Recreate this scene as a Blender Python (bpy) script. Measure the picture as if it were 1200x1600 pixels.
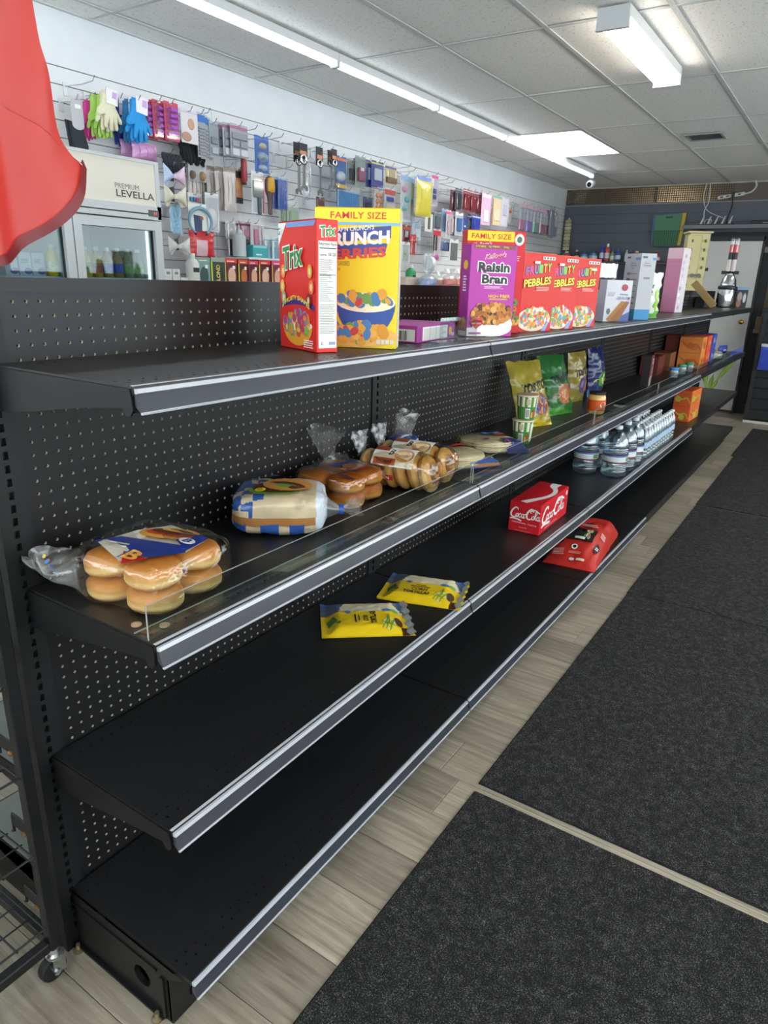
import bpy, bmesh, math, random
from mathutils import Vector, Matrix
random.seed(7)
SC = bpy.context.scene
for o in list(bpy.data.objects): bpy.data.objects.remove(o, do_unlink=True)
COL = SC.collection

# ------------------------------------------------------------------ camera
cam_d = bpy.data.cameras.new('camera'); cam = bpy.data.objects.new('camera', cam_d); COL.objects.link(cam)
cam.location = (1.2529, -0.6458, 1.52); cam.rotation_euler = (1.2454, -0.0285, 0.5852)
cam_d.sensor_fit = 'VERTICAL'; cam_d.sensor_height = 32.0; cam_d.lens = 1075.8 / 1600 * 32.0
cam_d.clip_start = 0.02; SC.camera = cam
# ------------------------------------------------------------------ world, exposure
W = bpy.data.worlds.new('world'); SC.world = W; W.use_nodes = True
W.node_tree.nodes['Background'].inputs[0].default_value = (1.0, 0.985, 0.955, 1)
W.node_tree.nodes['Background'].inputs[1].default_value = 2.1
vs = SC.view_settings; vs.view_transform = 'Standard'; vs.look = 'None'; vs.gamma = 1.0; vs.use_curve_mapping = False
vs.exposure = 1.34
LAMP_POWER = 1.0       # scales every luminous fixture
try:
    SC.cycles.use_denoising = True; SC.cycles.max_bounces = 8; SC.cycles.transparent_max_bounces = 24
    SC.cycles.sample_clamp_indirect = 6.0; SC.cycles.caustics_reflective = False; SC.cycles.caustics_refractive = False
except Exception: pass

# ------------------------------------------------------------------ materials
MATS = {}
def lin(c):
    if isinstance(c, str):
        c = c.lstrip('#'); c = [int(c[i:i+2], 16) / 255 for i in (0, 2, 4)]
    return [(x / 12.92 if x <= 0.04045 else ((x + 0.055) / 1.055) ** 2.4) for x in c]
def nodes(m):
    nt = m.node_tree
    return nt, nt.nodes, nt.links, nt.nodes['Principled BSDF']
def mat(col, rough=0.5, metal=0.0, var=0.0, scale=40.0, bump=0.0, coat=0.0, spec=0.5, trans=0.0, ior=1.45, sss=0.0, key=None, stretch=None):
    k = key or (str(col), rough, metal, var, scale, bump, coat, spec, trans, ior, sss, stretch)
    if k in MATS: return MATS[k]
    m = bpy.data.materials.new('m%03d' % len(MATS)); m.use_nodes = True; MATS[k] = m
    nt, N, L, b = nodes(m); c = lin(col)
    b.inputs['Base Color'].default_value = (*c, 1); b.inputs['Roughness'].default_value = rough
    b.inputs['Metallic'].default_value = metal; b.inputs['Specular IOR Level'].default_value = spec
    b.inputs['Coat Weight'].default_value = coat; b.inputs['Coat Roughness'].default_value = 0.08
    b.inputs['Transmission Weight'].default_value = trans; b.inputs['IOR'].default_value = ior
    if var or bump:
        tc = N.new('ShaderNodeTexCoord'); n = N.new('ShaderNodeTexNoise'); n.inputs['Scale'].default_value = scale; n.inputs['Detail'].default_value = 5
        if stretch:
            mp = N.new('ShaderNodeMapping'); mp.inputs['Scale'].default_value = stretch; L.new(tc.outputs['Object'], mp.inputs[0]); L.new(mp.outputs[0], n.inputs['Vector'])
        else: L.new(tc.outputs['Object'], n.inputs['Vector'])
        if var:
            mx = N.new('ShaderNodeMix'); mx.data_type = 'RGBA'
            mx.inputs['A'].default_value = (*[x * (1 - var) for x in c], 1); mx.inputs['B'].default_value = (*[min(1, x * (1 + var)) for x in c], 1)
            rp = N.new('ShaderNodeMapRange'); rp.inputs[1].default_value = .3; rp.inputs[2].default_value = .7
            L.new(n.outputs['Fac'], rp.inputs[0]); L.new(rp.outputs[0], mx.inputs['Factor']); L.new(mx.outputs['Result'], b.inputs['Base Color'])
        if bump:
            bp = N.new('ShaderNodeBump'); bp.inputs['Strength'].default_value = bump; bp.inputs['Distance'].default_value = 0.004
            L.new(n.outputs['Fac'], bp.inputs['Height']); L.new(bp.outputs[0], b.inputs['Normal'])
    return m
def emit(col, s):
    k = ('e', str(col), s)
    if k in MATS: return MATS[k]
    m = bpy.data.materials.new('lamp%03d' % len(MATS)); m.use_nodes = True; MATS[k] = m
    nt, N, L, b = nodes(m)
    b.inputs['Base Color'].default_value = (*[.8*q for q in lin(col)], 1)
    b.inputs['Emission Color'].default_value = (*lin(col), 1); b.inputs['Emission Strength'].default_value = s
    return m
def film(tint='#ffffff', gloss=0.12, rough=0.12, wrinkle=0.0, scale=30, haze=0.0):
    """thin clear plastic: mostly see-through with a shiny skin"""
    k = ('film', tint, gloss, rough, wrinkle, scale, haze)
    if k in MATS: return MATS[k]
    m = bpy.data.materials.new('film%03d' % len(MATS)); m.use_nodes = True; MATS[k] = m
    nt = m.node_tree; N, L = nt.nodes, nt.links; N.clear()
    out = N.new('ShaderNodeOutputMaterial'); t = N.new('ShaderNodeBsdfTransparent'); t.inputs[0].default_value = (*lin(tint), 1)
    g = N.new('ShaderNodeBsdfGlossy'); g.inputs['Roughness'].default_value = rough; g.inputs[0].default_value = (.95, .95, .95, 1)
    fr = N.new('ShaderNodeLayerWeight'); pw = N.new('ShaderNodeMath'); pw.operation = 'POWER'; pw.inputs[1].default_value = 4.0; L.new(fr.outputs['Facing'], pw.inputs[0])
    ma = N.new('ShaderNodeMath'); ma.operation = 'MULTIPLY_ADD'; ma.inputs[1].default_value = 0.6; ma.inputs[2].default_value = gloss; ma.use_clamp = True
    mx = N.new('ShaderNodeMixShader'); L.new(pw.outputs[0], ma.inputs[0]); L.new(ma.outputs[0], mx.inputs[0]); L.new(t.outputs[0], mx.inputs[1]); L.new(g.outputs[0], mx.inputs[2])
    last = mx
    if haze:
        d = N.new('ShaderNodeBsdfDiffuse'); d.inputs[0].default_value = (*lin(tint), 1); m2 = N.new('ShaderNodeMixShader'); m2.inputs[0].default_value = haze
        L.new(mx.outputs[0], m2.inputs[1]); L.new(d.outputs[0], m2.inputs[2]); last = m2
    if wrinkle:
        tc = N.new('ShaderNodeTexCoord'); n = N.new('ShaderNodeTexNoise'); n.inputs['Scale'].default_value = scale; n.inputs['Detail'].default_value = 3; n.inputs['Distortion'].default_value = 1.5
        L.new(tc.outputs['Object'], n.inputs['Vector']); bp = N.new('ShaderNodeBump'); bp.inputs['Strength'].default_value = wrinkle; bp.inputs['Distance'].default_value = .003
        L.new(n.outputs['Fac'], bp.inputs['Height']); L.new(bp.outputs[0], g.inputs['Normal']); L.new(bp.outputs[0], fr.inputs['Normal'])
    L.new(last.outputs[0], out.inputs[0])
    return m

# ------------------------------------------------------------------ mesh builder
class MB:
    def __init__(s): s.v = []; s.f = []; s.m = []
    def add(s, vs_, fs, mi=0):
        b = len(s.v); s.v += [tuple(x) for x in vs_]; s.f += [tuple(i + b for i in f) for f in fs]
        s.m += [mi] * len(fs) if isinstance(mi, int) else list(mi)
        return s
    def box(s, x0, x1, y0, y1, z0, z1, mi=0):
        v = [(x, y, z) for z in (z0, z1) for y in (y0, y1) for x in (x0, x1)]
        return s.add(v, [(0, 2, 3, 1), (4, 5, 7, 6), (0, 1, 5, 4), (2, 6, 7, 3), (0, 4, 6, 2), (1, 3, 7, 5)], mi)
    def cbox(s, x0, x1, y0, y1, z0, z1, c, mi=0):
        """box with chamfered edges"""
        v = []; c = min(c, (x1-x0)*.45, (y1-y0)*.45, (z1-z0)*.45)
        for ax in range(3):
            for sx in (0, 1):
                for sy in (0, 1):
                    for sz in (0, 1):
                        p = [(x0, x1)[sx], (y0, y1)[sy], (z0, z1)[sz]]
                        for a2, sg in zip(range(3), (sx, sy, sz)):
                            if a2 != ax: p[a2] += c if sg == 0 else -c
                        v.append(p)
        bm = bmesh.new(); [bm.verts.new(p) for p in v]; r = bmesh.ops.convex_hull(bm, input=bm.verts)
        bmesh.ops.dissolve_limit(bm, angle_limit=.01, verts=bm.verts, edges=bm.edges)
        bm.verts.index_update(); s.add([tuple(q.co) for q in bm.verts], [tuple(q.index for q in f.verts) for f in bm.faces], mi); bm.free(); return s
    def prism(s, poly, d0, d1, axis='y', mi=0, caps=True):
        """poly in the two other axes (x,z / y,z / x,y), extruded along axis"""
        n = len(poly)
        def P(a, b, d): return (a, d, b) if axis == 'y' else ((d, a, b) if axis == 'x' else (a, b, d))
        v = [P(a, b, d0) for a, b in poly] + [P(a, b, d1) for a, b in poly]
        f = [(i, (i+1) % n, n + (i+1) % n, n + i) for i in range(n)]
        if caps: f += [tuple(range(n))[::-1], tuple(range(n, 2*n))]
        return s.add(v, f, mi)
    def lathe(s, prof, n=16, c=(0, 0, 0), mi=0, cap=True, sx=1, sy=1):
        v = []; f = []; k = len(prof); mis = []
        for i, (r, z) in enumerate(prof):
            for j in range(n):
                a = 2*math.pi*j/n; v.append((c[0] + r*math.cos(a)*sx, c[1] + r*math.sin(a)*sy, c[2] + z))
        for i in range(k-1):
            for j in range(n):
                f.append((i*n+j, i*n+(j+1) % n, (i+1)*n+(j+1) % n, (i+1)*n+j)); mis.append(mi if isinstance(mi, int) else mi[i])
        if cap:
            f.append(tuple(range(n))[::-1]); mis.append(mi if isinstance(mi, int) else mi[0]); f.append(tuple(range((k-1)*n, k*n))); mis.append(mi if isinstance(mi, int) else mi[-1])
        return s.add(v, f, mis)
    def tube(s, pts, r, n=6, mi=0, cap=True):
        pts = [Vector(p) for p in pts]; rings = []; prev = None
        for i, p in enumerate(pts):
            t = (pts[min(i+1, len(pts)-1)] - pts[max(i-1, 0)]).normalized()
            if prev is None: a = t.orthogonal().normalized()
            else:
                a = prev - t * prev.dot(t); a = a.normalized() if a.length > 1e-6 else t.orthogonal().normalized()
            prev = a; b = t.cross(a); rr = r[i] if isinstance(r, (list, tuple)) else r
            rings.append([p + (a*math.cos(2*math.pi*j/n) + b*math.sin(2*math.pi*j/n))*rr for j in range(n)])
        v = [q for R in rings for q in R]; f = []
        for i in range(len(rings)-1):
            for j in range(n): f.append((i*n+j, i*n+(j+1) % n, (i+1)*n+(j+1) % n, (i+1)*n+j))
        if cap: f += [tuple(range(n))[::-1], tuple(range((len(rings)-1)*n, len(rings)*n))]
        return s.add(v, f, mi)
    def grid(s, S, nu, nv, mi=0, wrapu=False):
        """surface S(u,v), u,v in 0..1; mi int or function(u,v)"""
        cu = nu if wrapu else nu+1
        v = [S(i/nu, j/nv) for j in range(nv+1) for i in range(cu)]; f = []; mis = []
        for j in range(nv):
            for i in range(nu):
                f.append((j*cu+i, j*cu+(i+1) % cu, (j+1)*cu+(i+1) % cu, (j+1)*cu+i))
                mis.append(mi if isinstance(mi, int) else mi((i+.5)/nu, (j+.5)/nv))
        return s.add(v, f, mis)
    def perf(s, P, u0, u1, v0, v1, nu, nv, ru, rv, depth, n=8, mi=0, mw=1, stagger=0):
        """plate cut by nu x nv holes. P(u,v,d) maps plate coordinates to 3D, d = depth behind the face"""
        du = (u1-u0)/nu; dv = (v1-v0)/nv
        for j in range(nv):
            off = stagger*du if j % 2 else 0
            for i in range(nu):
                cu = u0+(i+.5)*du; cv = v0+(j+.5)*dv; hu = du/2; hv = dv/2; O = []; I = []
                for k in range(8):
                    a = math.pi*2*k/8; c, q = math.cos(a), math.sin(a); m = max(abs(c), abs(q))
                    O.append((cu + hu*c/m, cv + hv*q/m))
                    if n == 8: I.append((cu+off + ru*c, cv + rv*q))
                    else: I.append((cu+off + ru*c/m, cv + rv*q/m))
                v = [P(a, b, 0) for a, b in O] + [P(a, b, 0) for a, b in I] + [P(a, b, depth) for a, b in I]
                f = [(k, (k+1) % 8, 8+(k+1) % 8, 8+k) for k in range(8)] + [(8+k, 8+(k+1) % 8, 16+(k+1) % 8, 16+k) for k in range(8)]
                s.add(v, f, [mi]*8 + [mw]*8)
        return s
    def xf(s, M, start=0):
        s.v = s.v[:start] + [tuple(M @ Vector(p)) for p in s.v[start:]]; return s
    def mesh(s, name, mats, smooth=None):
        me = bpy.data.meshes.new(name); me.from_pydata(s.v, [], s.f)
        for m in (mats if isinstance(mats, (list, tuple)) else [mats]): me.materials.append(m)
        me.polygons.foreach_set('material_index', s.m)
        if smooth is not None:
            me.polygons.foreach_set('use_smooth', [True]*len(me.polygons))
            if smooth < 180: me.set_sharp_from_angle(angle=math.radians(smooth))
        me.update(); return me
    def build(s, name, mats, parent=None, smooth=None):
        return link(name, s.mesh(name, mats, smooth), parent)
def link(name, me, parent=None):
    o = bpy.data.objects.new(name, me); COL.objects.link(o)
    if parent is not None: o.parent = parent
    return o
def tag(o, label, cat, group=None):
    o['label'] = label; o['category'] = cat
    if group: o['group'] = group
    return o
def struct(o, label=None):
    o['kind'] = 'structure'
    if label: o['label'] = label
    return o
def thing(name, label, cat, loc=(0, 0, 0), rz=0.0, group=None):
    o = bpy.data.objects.new(name, None); COL.objects.link(o); o.location = loc; o.rotation_euler = (0, 0, rz); o.empty_display_size = .05
    return tag(o, label, cat, group)
def copy_tree(o, loc=None, rz=None, label=None, parent=None):
    c = o.copy(); COL.objects.link(c)
    if parent is not None: c.parent = parent
    for ch in o.children: copy_tree(ch, parent=c)
    if loc is not None: c.location = loc
    if rz is not None: c.rotation_euler = (c.rotation_euler[0], c.rotation_euler[1], rz)
    if label: c['label'] = label
    return c
R = math.radians
def lerp(a, b, t): return a + (b-a)*t
def sm(t): t = max(0, min(1, t)); return t*t*(3-2*t)
from mathutils import noise as MN
def nz(x, y=0, z=0): return MN.noise(Vector((x, y, z)))

# ------------------------------------------------------------------ lettering (default vector font -> flat mesh)
TXT = {}
def glyphs(s, bold=0.0, shear=0.0):
    k = (s, bold, shear)
    if k not in TXT:
        c = bpy.data.curves.new('t', 'FONT'); c.body = s; c.size = 1.0; c.offset = bold; c.shear = shear; c.resolution_u = 2; c.fill_mode = 'FRONT'
        o = bpy.data.objects.new('t', c); COL.objects.link(o)
        me = o.to_mesh(); v = [(q.co.x, q.co.y) for q in me.vertices]; f = [tuple(p.vertices) for p in me.polygons]
        o.to_mesh_clear(); bpy.data.objects.remove(o); bpy.data.curves.remove(c)
        if not v: v = [(0, 0), (.1, 0), (0, .1)]; f = [(0, 1, 2)]
        x0 = min(a for a, b in v); x1 = max(a for a, b in v); y0 = min(b for a, b in v); y1 = max(b for a, b in v)
        TXT[k] = ([((a-x0)/(x1-x0), (b-y0)/(y1-y0)) for a, b in v], f)
    return TXT[k]

class Decal:
    """flat print on a surface: S(u, v, d) in metres, d = offset off the surface"""
    def __init__(s, S, base=.0005, step=.00025): s.S = S; s.art = MB(); s.let = MB(); s.am = []; s.lm = []; s.d = base; s.step = step
    def _mi(s, L, m):
        if m not in L: L.append(m)
        return L.index(m)
    def up(s): s.d += s.step; return s
    def poly(s, pts, m, let=False):
        b, L = (s.let, s.lm) if let else (s.art, s.am)
        b.add([s.S(u, v, s.d) for u, v in pts], [tuple(range(len(pts)))], s._mi(L, m)); return s
    def rect(s, u0, v0, u1, v1, m): return s.poly([(u0, v0), (u1, v0), (u1, v1), (u0, v1)], m)
    def ell(s, cu, cv, ru, rv, m, n=16, a=0):
        P = []
        for k in range(n):
            x = ru*math.cos(2*math.pi*k/n); y = rv*math.sin(2*math.pi*k/n); P.append((cu + x*math.cos(a) - y*math.sin(a), cv + x*math.sin(a) + y*math.cos(a)))
        return s.poly(P, m)
    def text(s, t, u0, v0, u1, v1, m, bold=0.012, shear=0, tilt=0.0, arc=0.0):
        V, F = glyphs(t, bold, shear)
        P = [s.S(lerp(u0, u1, a), lerp(v0, v1, b) + tilt*(a-.5) + arc*(1-(2*a-1)**2), s.d) for a, b in V]
        s.let.add(P, F, s._mi(s.lm, m)); return s
    def lines(s, u0, v0, u1, v1, n, m, fill=.45, ragged=.25):
        h = (v1-v0)/n
        for i in range(n):
            v = v0 + h*i; s.rect(u0, v, lerp(u0, u1, 1 - ragged*random.random()), v + h*fill, m)
        return s
    def done(s, parent):
        if s.art.f: s.art.build('printed_art', s.am, parent)['kind'] = 'stuff'
        if s.let.f: s.let.build('lettering', s.lm, parent)['kind'] = 'stuff'
    def vtext(s, t, u0, v0, u1, v1, m, bold=.012):
        V, F = glyphs(t, bold); s.let.add([s.S(lerp(u1, u0, b), lerp(v0, v1, a), s.d) for a, b in V], F, s._mi(s.lm, m)); return s
# ================================================================== THE ROOM
XL, YB, H, XR, YF = -2.42, 9.40, 2.77, 3.6, -2.6
def floor_mat(seed=0.0):
    k = 'plankmat'
    if k in MATS: return MATS[k]
    m = bpy.data.materials.new('vinyl_plank'); m.use_nodes = True; MATS[k] = m; nt, N, L, b = nodes(m)
    oi = N.new('ShaderNodeObjectInfo'); tc = N.new('ShaderNodeTexCoord'); mp = N.new('ShaderNodeMapping'); mp.inputs['Scale'].default_value = (1.6, 22, 1)
    ad = N.new('ShaderNodeVectorMath'); ad.operation = 'ADD'; ml = N.new('ShaderNodeVectorMath'); ml.operation = 'SCALE'; ml.inputs['Scale'].default_value = 37.0
    cb = N.new('ShaderNodeCombineXYZ'); L.new(oi.outputs['Random'], cb.inputs[0]); L.new(oi.outputs['Random'], cb.inputs[1]); L.new(cb.outputs[0], ml.inputs[0])
    L.new(tc.outputs['Object'], mp.inputs[0]); L.new(mp.outputs[0], ad.inputs[0]); L.new(ml.outputs[0], ad.inputs[1])
    n = N.new('ShaderNodeTexNoise'); n.inputs['Scale'].default_value = 2.2; n.inputs['Detail'].default_value = 8; n.inputs['Roughness'].default_value = .65; n.inputs['Distortion'].default_value = .6
    L.new(ad.outputs[0], n.inputs['Vector'])
    r = N.new('ShaderNodeValToRGB'); e = r.color_ramp.elements; e[0].position = .28; e[0].color = (*lin('#7d7462'), 1); e[1].position = .72; e[1].color = (*lin('#beb4a0'), 1)
    x = e.new(.5); x.color = (*lin('#a09685'), 1)
    L.new(n.outputs['Fac'], r.inputs[0])
    hv = N.new('ShaderNodeHueSaturation'); mr = N.new('ShaderNodeMapRange'); mr.inputs[3].default_value = .70; mr.inputs[4].default_value = 1.10
    L.new(oi.outputs['Random'], mr.inputs[0]); L.new(mr.outputs[0], hv.inputs['Value']); L.new(r.outputs[0], hv.inputs['Color']); L.new(hv.outputs[0], b.inputs['Base Color'])
    b.inputs['Roughness'].default_value = .42
    bp = N.new('ShaderNodeBump'); bp.inputs['Strength'].default_value = .12; bp.inputs['Distance'].default_value = .002; L.new(n.outputs['Fac'], bp.inputs['Height']); L.new(bp.outputs[0], b.inputs['Normal'])
    return m
fl = MB().box(XL-.1, XR+.1, YF-.1, YB+.9, -.06, -.004).build('floor', mat('#6d675b', .5, var=.15, scale=3)); struct(fl, 'grey wood-look vinyl plank floor')
PW, PL = .183, 1.22
pk = MB().cbox(.0010, PL-.0010, .0009, PW-.0009, -.004, 0, .0012).mesh('plank', floor_mat())
for j in range(-8, 53):
    y = 1.22 + (j-8)*PW
    off = (.43, -.31, .12, -.55, .3, -.12, .55)[j % 7]
    xs = (-1,) if y > YB else ((-1, 0, 1) if y < 1.3 else (-1, 0))
    for i in xs:
        o = link('plank', pk, fl); o.location = (i*PL + off*.6 + .15, y, 0)
# ---- ceiling: lay-in tiles on a T-bar grid
def tile_mat():
    m = bpy.data.materials.new('ceiling_tile'); m.use_nodes = True; nt, N, L, b = nodes(m); b.inputs['Roughness'].default_value = .9
    tc = N.new('ShaderNodeTexCoord'); n = N.new('ShaderNodeTexNoise'); n.inputs['Scale'].default_value = 95; n.inputs['Detail'].default_value = 3
    mp = N.new('ShaderNodeMapping'); mp.inputs['Scale'].default_value = (1, .45, 1); L.new(tc.outputs['Object'], mp.inputs[0]); L.new(mp.outputs[0], n.inputs['Vector'])
    r = N.new('ShaderNodeValToRGB'); e = r.color_ramp.elements; e[0].position = .33; e[0].color = (*lin('#d6d3ce'), 1); e[1].position = .41; e[1].color = (*lin('#f3f1ed'), 1)
    L.new(n.outputs['Fac'], r.inputs[0]); L.new(r.outputs[0], b.inputs['Base Color'])
    bp = N.new('ShaderNodeBump'); bp.inputs['Strength'].default_value = .35; bp.inputs['Distance'].default_value = .003; L.new(n.outputs['Fac'], bp.inputs['Height']); L.new(bp.outputs[0], b.inputs['Normal'])
    return m
ce = MB().box(XL-.1, XR+.1, YF-.1, YB+.9, H+.10, H+.16).build('ceiling', mat('#9a9894', .9)); struct(ce, 'suspended ceiling of white lay-in tiles')
GX = [XL, -2.22] + [-1.61 + .62*k for k in range(9)]; GX[-1] = XR
GY = [YF, -1.68, -.45] + [.78 + 1.235*k for k in range(7)] + [YB+.02]
TROFFERS = {(2, 7)}      # grid cells that hold a light panel instead of a tile
tm = tile_mat(); tcache = {}
for i in range(len(GX)-1):
    for j in range(len(GY)-1):
        if (i, j) in TROFFERS: continue
        w, d = round(GX[i+1]-GX[i], 3), round(GY[j+1]-GY[j], 3)
        if (w, d) not in tcache: tcache[(w, d)] = MB().cbox(.006, w-.006, .006, d-.006, .002, .016, .004).mesh('ceiling_tile', tm)
        o = link('ceiling_tile', tcache[(w, d)], ce); o.location = (GX[i], GY[j], H + random.choice((0, 0, .001, .003))); o.rotation_euler = (random.uniform(-.002, .002), random.uniform(-.003, .003), 0)
gm = mat('#c9cac9', .55); rb = MB().box(-.012, .012, YF, YB, H-.004, H+.001).box(-.002, .002, YF, YB, H, H+.03).mesh('runner_bar', gm)
for x in GX[1:-1]: o = link('runner_bar', rb, ce); o.location = (x, 0, 0)
for y in GY[1:-1]:
    for i in range(len(GX)-1):
        w = GX[i+1]-GX[i]; MB().box(GX[i]+.012, GX[i+1]-.012, y-.011, y+.011, H-.0035, H+.001).build('cross_bar', gm, ce)
MB().box(XL, XL+.022, YF, YB, H-.006, H+.002).build('wall_angle', gm, ce)
# ---- left wall: painted plaster over slatwall
wl = MB().box(XL-.12, XL-.012, YF-.1, YB+.9, 0, H+.1).box(XL-.012, XL, YF, YB+.05, 2.513, H+.1).build('wall_left', mat('#e3e6e8', .7, var=.03, scale=6, bump=.05)); struct(wl, 'white wall with slat panels below painted plaster')
prof = [(-.012, .0), (-.0001, .0), (-.0001, .078), (-.007, .078), (-.007, .0825), (-.012, .0825)]
segs = [(YF, -1.96), (-1.96, .42), (.42, 2.86), (2.86, 5.25), (5.25, 7.69), (7.69, YB+.05)]
for s0, s1 in segs:
    me = MB().prism([(XL+a, b) for a, b in prof], s0+.0015, s1-.0015, 'y').mesh('slat', mat('#dfe1e2', .38))
    gv = MB().box(XL-.0115, XL-.0065, s0+.001, s1-.001, .0785, .0822).mesh('groove_strip', mat('#6f5b45', .7))
    for k in range(13 if s0 > 0 else 5):
        z = 2.513 - .0828*(k+1); o = link('slat', me, wl); o.location = (0, 0, z)
        o = link('groove_strip', gv, wl); o.location = (0, 0, z)
MB().box(XL-.012, XL, YF, YB+.05, .1, 1.43).build('lower_panel', mat('#d5d7d8', .4), wl)
# ---- back wall: dark slatwall, timber lattice above
dk = mat('#5a606a', .5, var=.08, scale=3)
wb = MB().box(XL-.1, -.62, YB+.014, YB+.10, 0, 2.56).box(-.62, .22, YB+.014, YB+.10, 2.10, 2.56).box(.22, XR+.1, YB+.014, YB+.10, 1.99, H+.1).box(.62, XR+.1, YB+.014, YB+.10, 0, 1.99).build('wall_back', mat('#33373d', .6)); struct(wb, 'dark grey slatwall at the back of the shop')
prof = [(0, 0), (0, .112), (.008, .112), (.008, .118), (.012, .118), (.012, 0)]
me = MB().prism([(YB+a, b) for a, b in prof], XL-.05, -.60, 'x').mesh('slat', dk)
for k in range(11): o = link('slat', me, wb); o.location = (0, 0, 2.56-.119*(k+1))
me2 = MB().prism([(YB+a, b) for a, b in prof], -.60, 1.6, 'x').mesh('slat', dk)
for k in range(3): o = link('slat', me2, wb); o.location = (0, 0, 2.56-.119*(k+1))
br = mat('#5c514b', .6, var=.2, scale=12); lt = MB()
x = XL-.02
while x < -.30: lt.box(x, x+.0085, YB+.012, YB+.022, 2.56, H+.002); x += .0265
for k in range(9): lt.box(XL-.03, -.30, YB+.004, YB+.013, 2.562+.0262*k, 2.5705+.0262*k)
lo = lt.build('lattice', br, wb); lo['kind'] = 'stuff'
MB().box(-.30, XR, YB+.004, YB+.02, 2.56, H+.002).build('lattice_board', mat('#6a5f59', .65), wb)
MB().box(XL, XR, YB-.006, YB+.02, 2.548, 2.562).build('ledge', mat('#8b8d8f', .5), wb)
MB().box(XL, XR, YB-.004, YB+.02, H-.012, H+.004).build('wall_angle', mat('#b9b4a8', .6), wb)
# room behind the lattice
MB().box(XL-.1, XR, YB+.85, YB+.9, 0, H+.1).build('wall_stockroom', mat('#a89c84', .7))
struct(bpy.data.objects['wall_stockroom'], 'stockroom wall glimpsed through the lattice')
t = thing('stockroom_light', 'bright stockroom lamp glowing through the lattice', 'lamp', (-1.24, YB+.45, 2.40))
MB().tube([(.05, 0, .08), (.05, 0, .47)], .006, 6).build('hanger', mat('#999999'), t)
MB().cbox(-.12, .22, .10, .16, -.02, .05, .01).build('tube', emit('#fff3d6', 14.0*LAMP_POWER), t); MB().cbox(-.3, .40, -.04, .10, .0, .09, .01).build('housing', mat('#dddddd'), t)
po = MB().cbox(-1.275, -1.235, YB+.10, YB+.14, 0, H+.1, .004).build('stockroom_post', mat('#ecebe6', .5)); tag(po, 'white post standing right behind the lattice', 'post')
# ---- right and front walls (behind and beside the photographer)
wr = MB().box(XR, XR+.1, YF-.1, YB+.9, 0, 1.0).box(XR, XR+.1, YF-.1, YB+.9, 2.5, H+.1).box(XR, XR+.1, 7.6, YB+.9, 1.0, 2.5).build('wall_right', mat('#dcdcda', .8)); struct(wr, 'pale right wall with tall shop windows')
for n, (a, b) in enumerate([(YF, -.05), (-.05, 2.5), (2.5, 5.05), (5.05, 7.6)]):
    w_ = MB().box(XR+.02, XR+.08, a, a+.05, 1.0, 2.5).box(XR+.02, XR+.08, b-.05, b, 1.0, 2.5).box(XR+.02, XR+.08, a+.05, b-.05, 1.0, 1.05).box(XR+.02, XR+.08, a+.05, b-.05, 2.45, 2.5).build('window_%d' % (n+4), mat('#8f9498', .4, .6)); struct(w_)
    MB().box(XR+.05, XR+.055, a+.05, b-.05, 1.05, 2.45).build('pane', film('#f4fbff', .02, .02), w_)
wf = MB().box(XL-.1, XR+.1, YF-.1, YF, 0, 1.0).box(XL-.1, XR+.1, YF-.1, YF, 2.45, H+.1).build('wall_front', mat('#c9cacb', .8)); struct(wf, 'shop front wall with display windows')
for n, (a, b) in enumerate([(XL, -.5), (-.5, 1.5), (1.5, XR)]):
    w_ = MB().box(a, a+.05, YF-.08, YF-.02, 1.0, 2.45).box(b-.05, b, YF-.08, YF-.02, 1.0, 2.45).box(a, b, YF-.08, YF-.02, 1.0, 1.05).box(a, b, YF-.08, YF-.02, 2.4, 2.45).build('window_%d' % (n+1), mat('#8f9498', .4, .6)); struct(w_)
    MB().box(a+.05, b-.05, YF-.055, YF-.05, 1.05, 2.4).build('pane', film('#f4fbff', .02, .02), w_)
# ---- white door at the far end + dark doorway
dr = MB().cbox(-.62, .13, YB-.06, YB-.015, .03, 2.095, .003).build('door_1', mat('#d9d9d7', .5, var=.04, scale=2)); struct(dr, 'plain white door standing at the back')
kb = MB().lathe([(.028, 0), (.028, .006), (.012, .008), (.011, .03), (.024, .04), (.03, .052), (.026, .064), (.01, .070)], 16).xf(Matrix.Translation((.055, YB-.06, 1.145)) @ Matrix.Rotation(R(90), 4, 'X')).build('door_knob', mat('#b58f3c', .22, 1.0), dr, 40); kb['label'] = 'round brass door knob'
MB().box(-.62, .15, YB-.07, YB, 2.10, 2.15).box(.135, .155, YB-.07, YB, 0, 2.15).build('trim_1', mat('#2d3035', .5)); struct(bpy.data.objects['trim_1'])
MB().box(.15, 1.2, YB-.03, YB+.015, 1.965, 2.03).build('trim_2', mat('#8b8980', .6)); struct(bpy.data.objects['trim_2'])
MB().box(.16, .26, YB-.02, YB+.01, 0, 1.965).build('trim_3', mat('#23262b', .6)); struct(bpy.data.objects['trim_3'])
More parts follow.
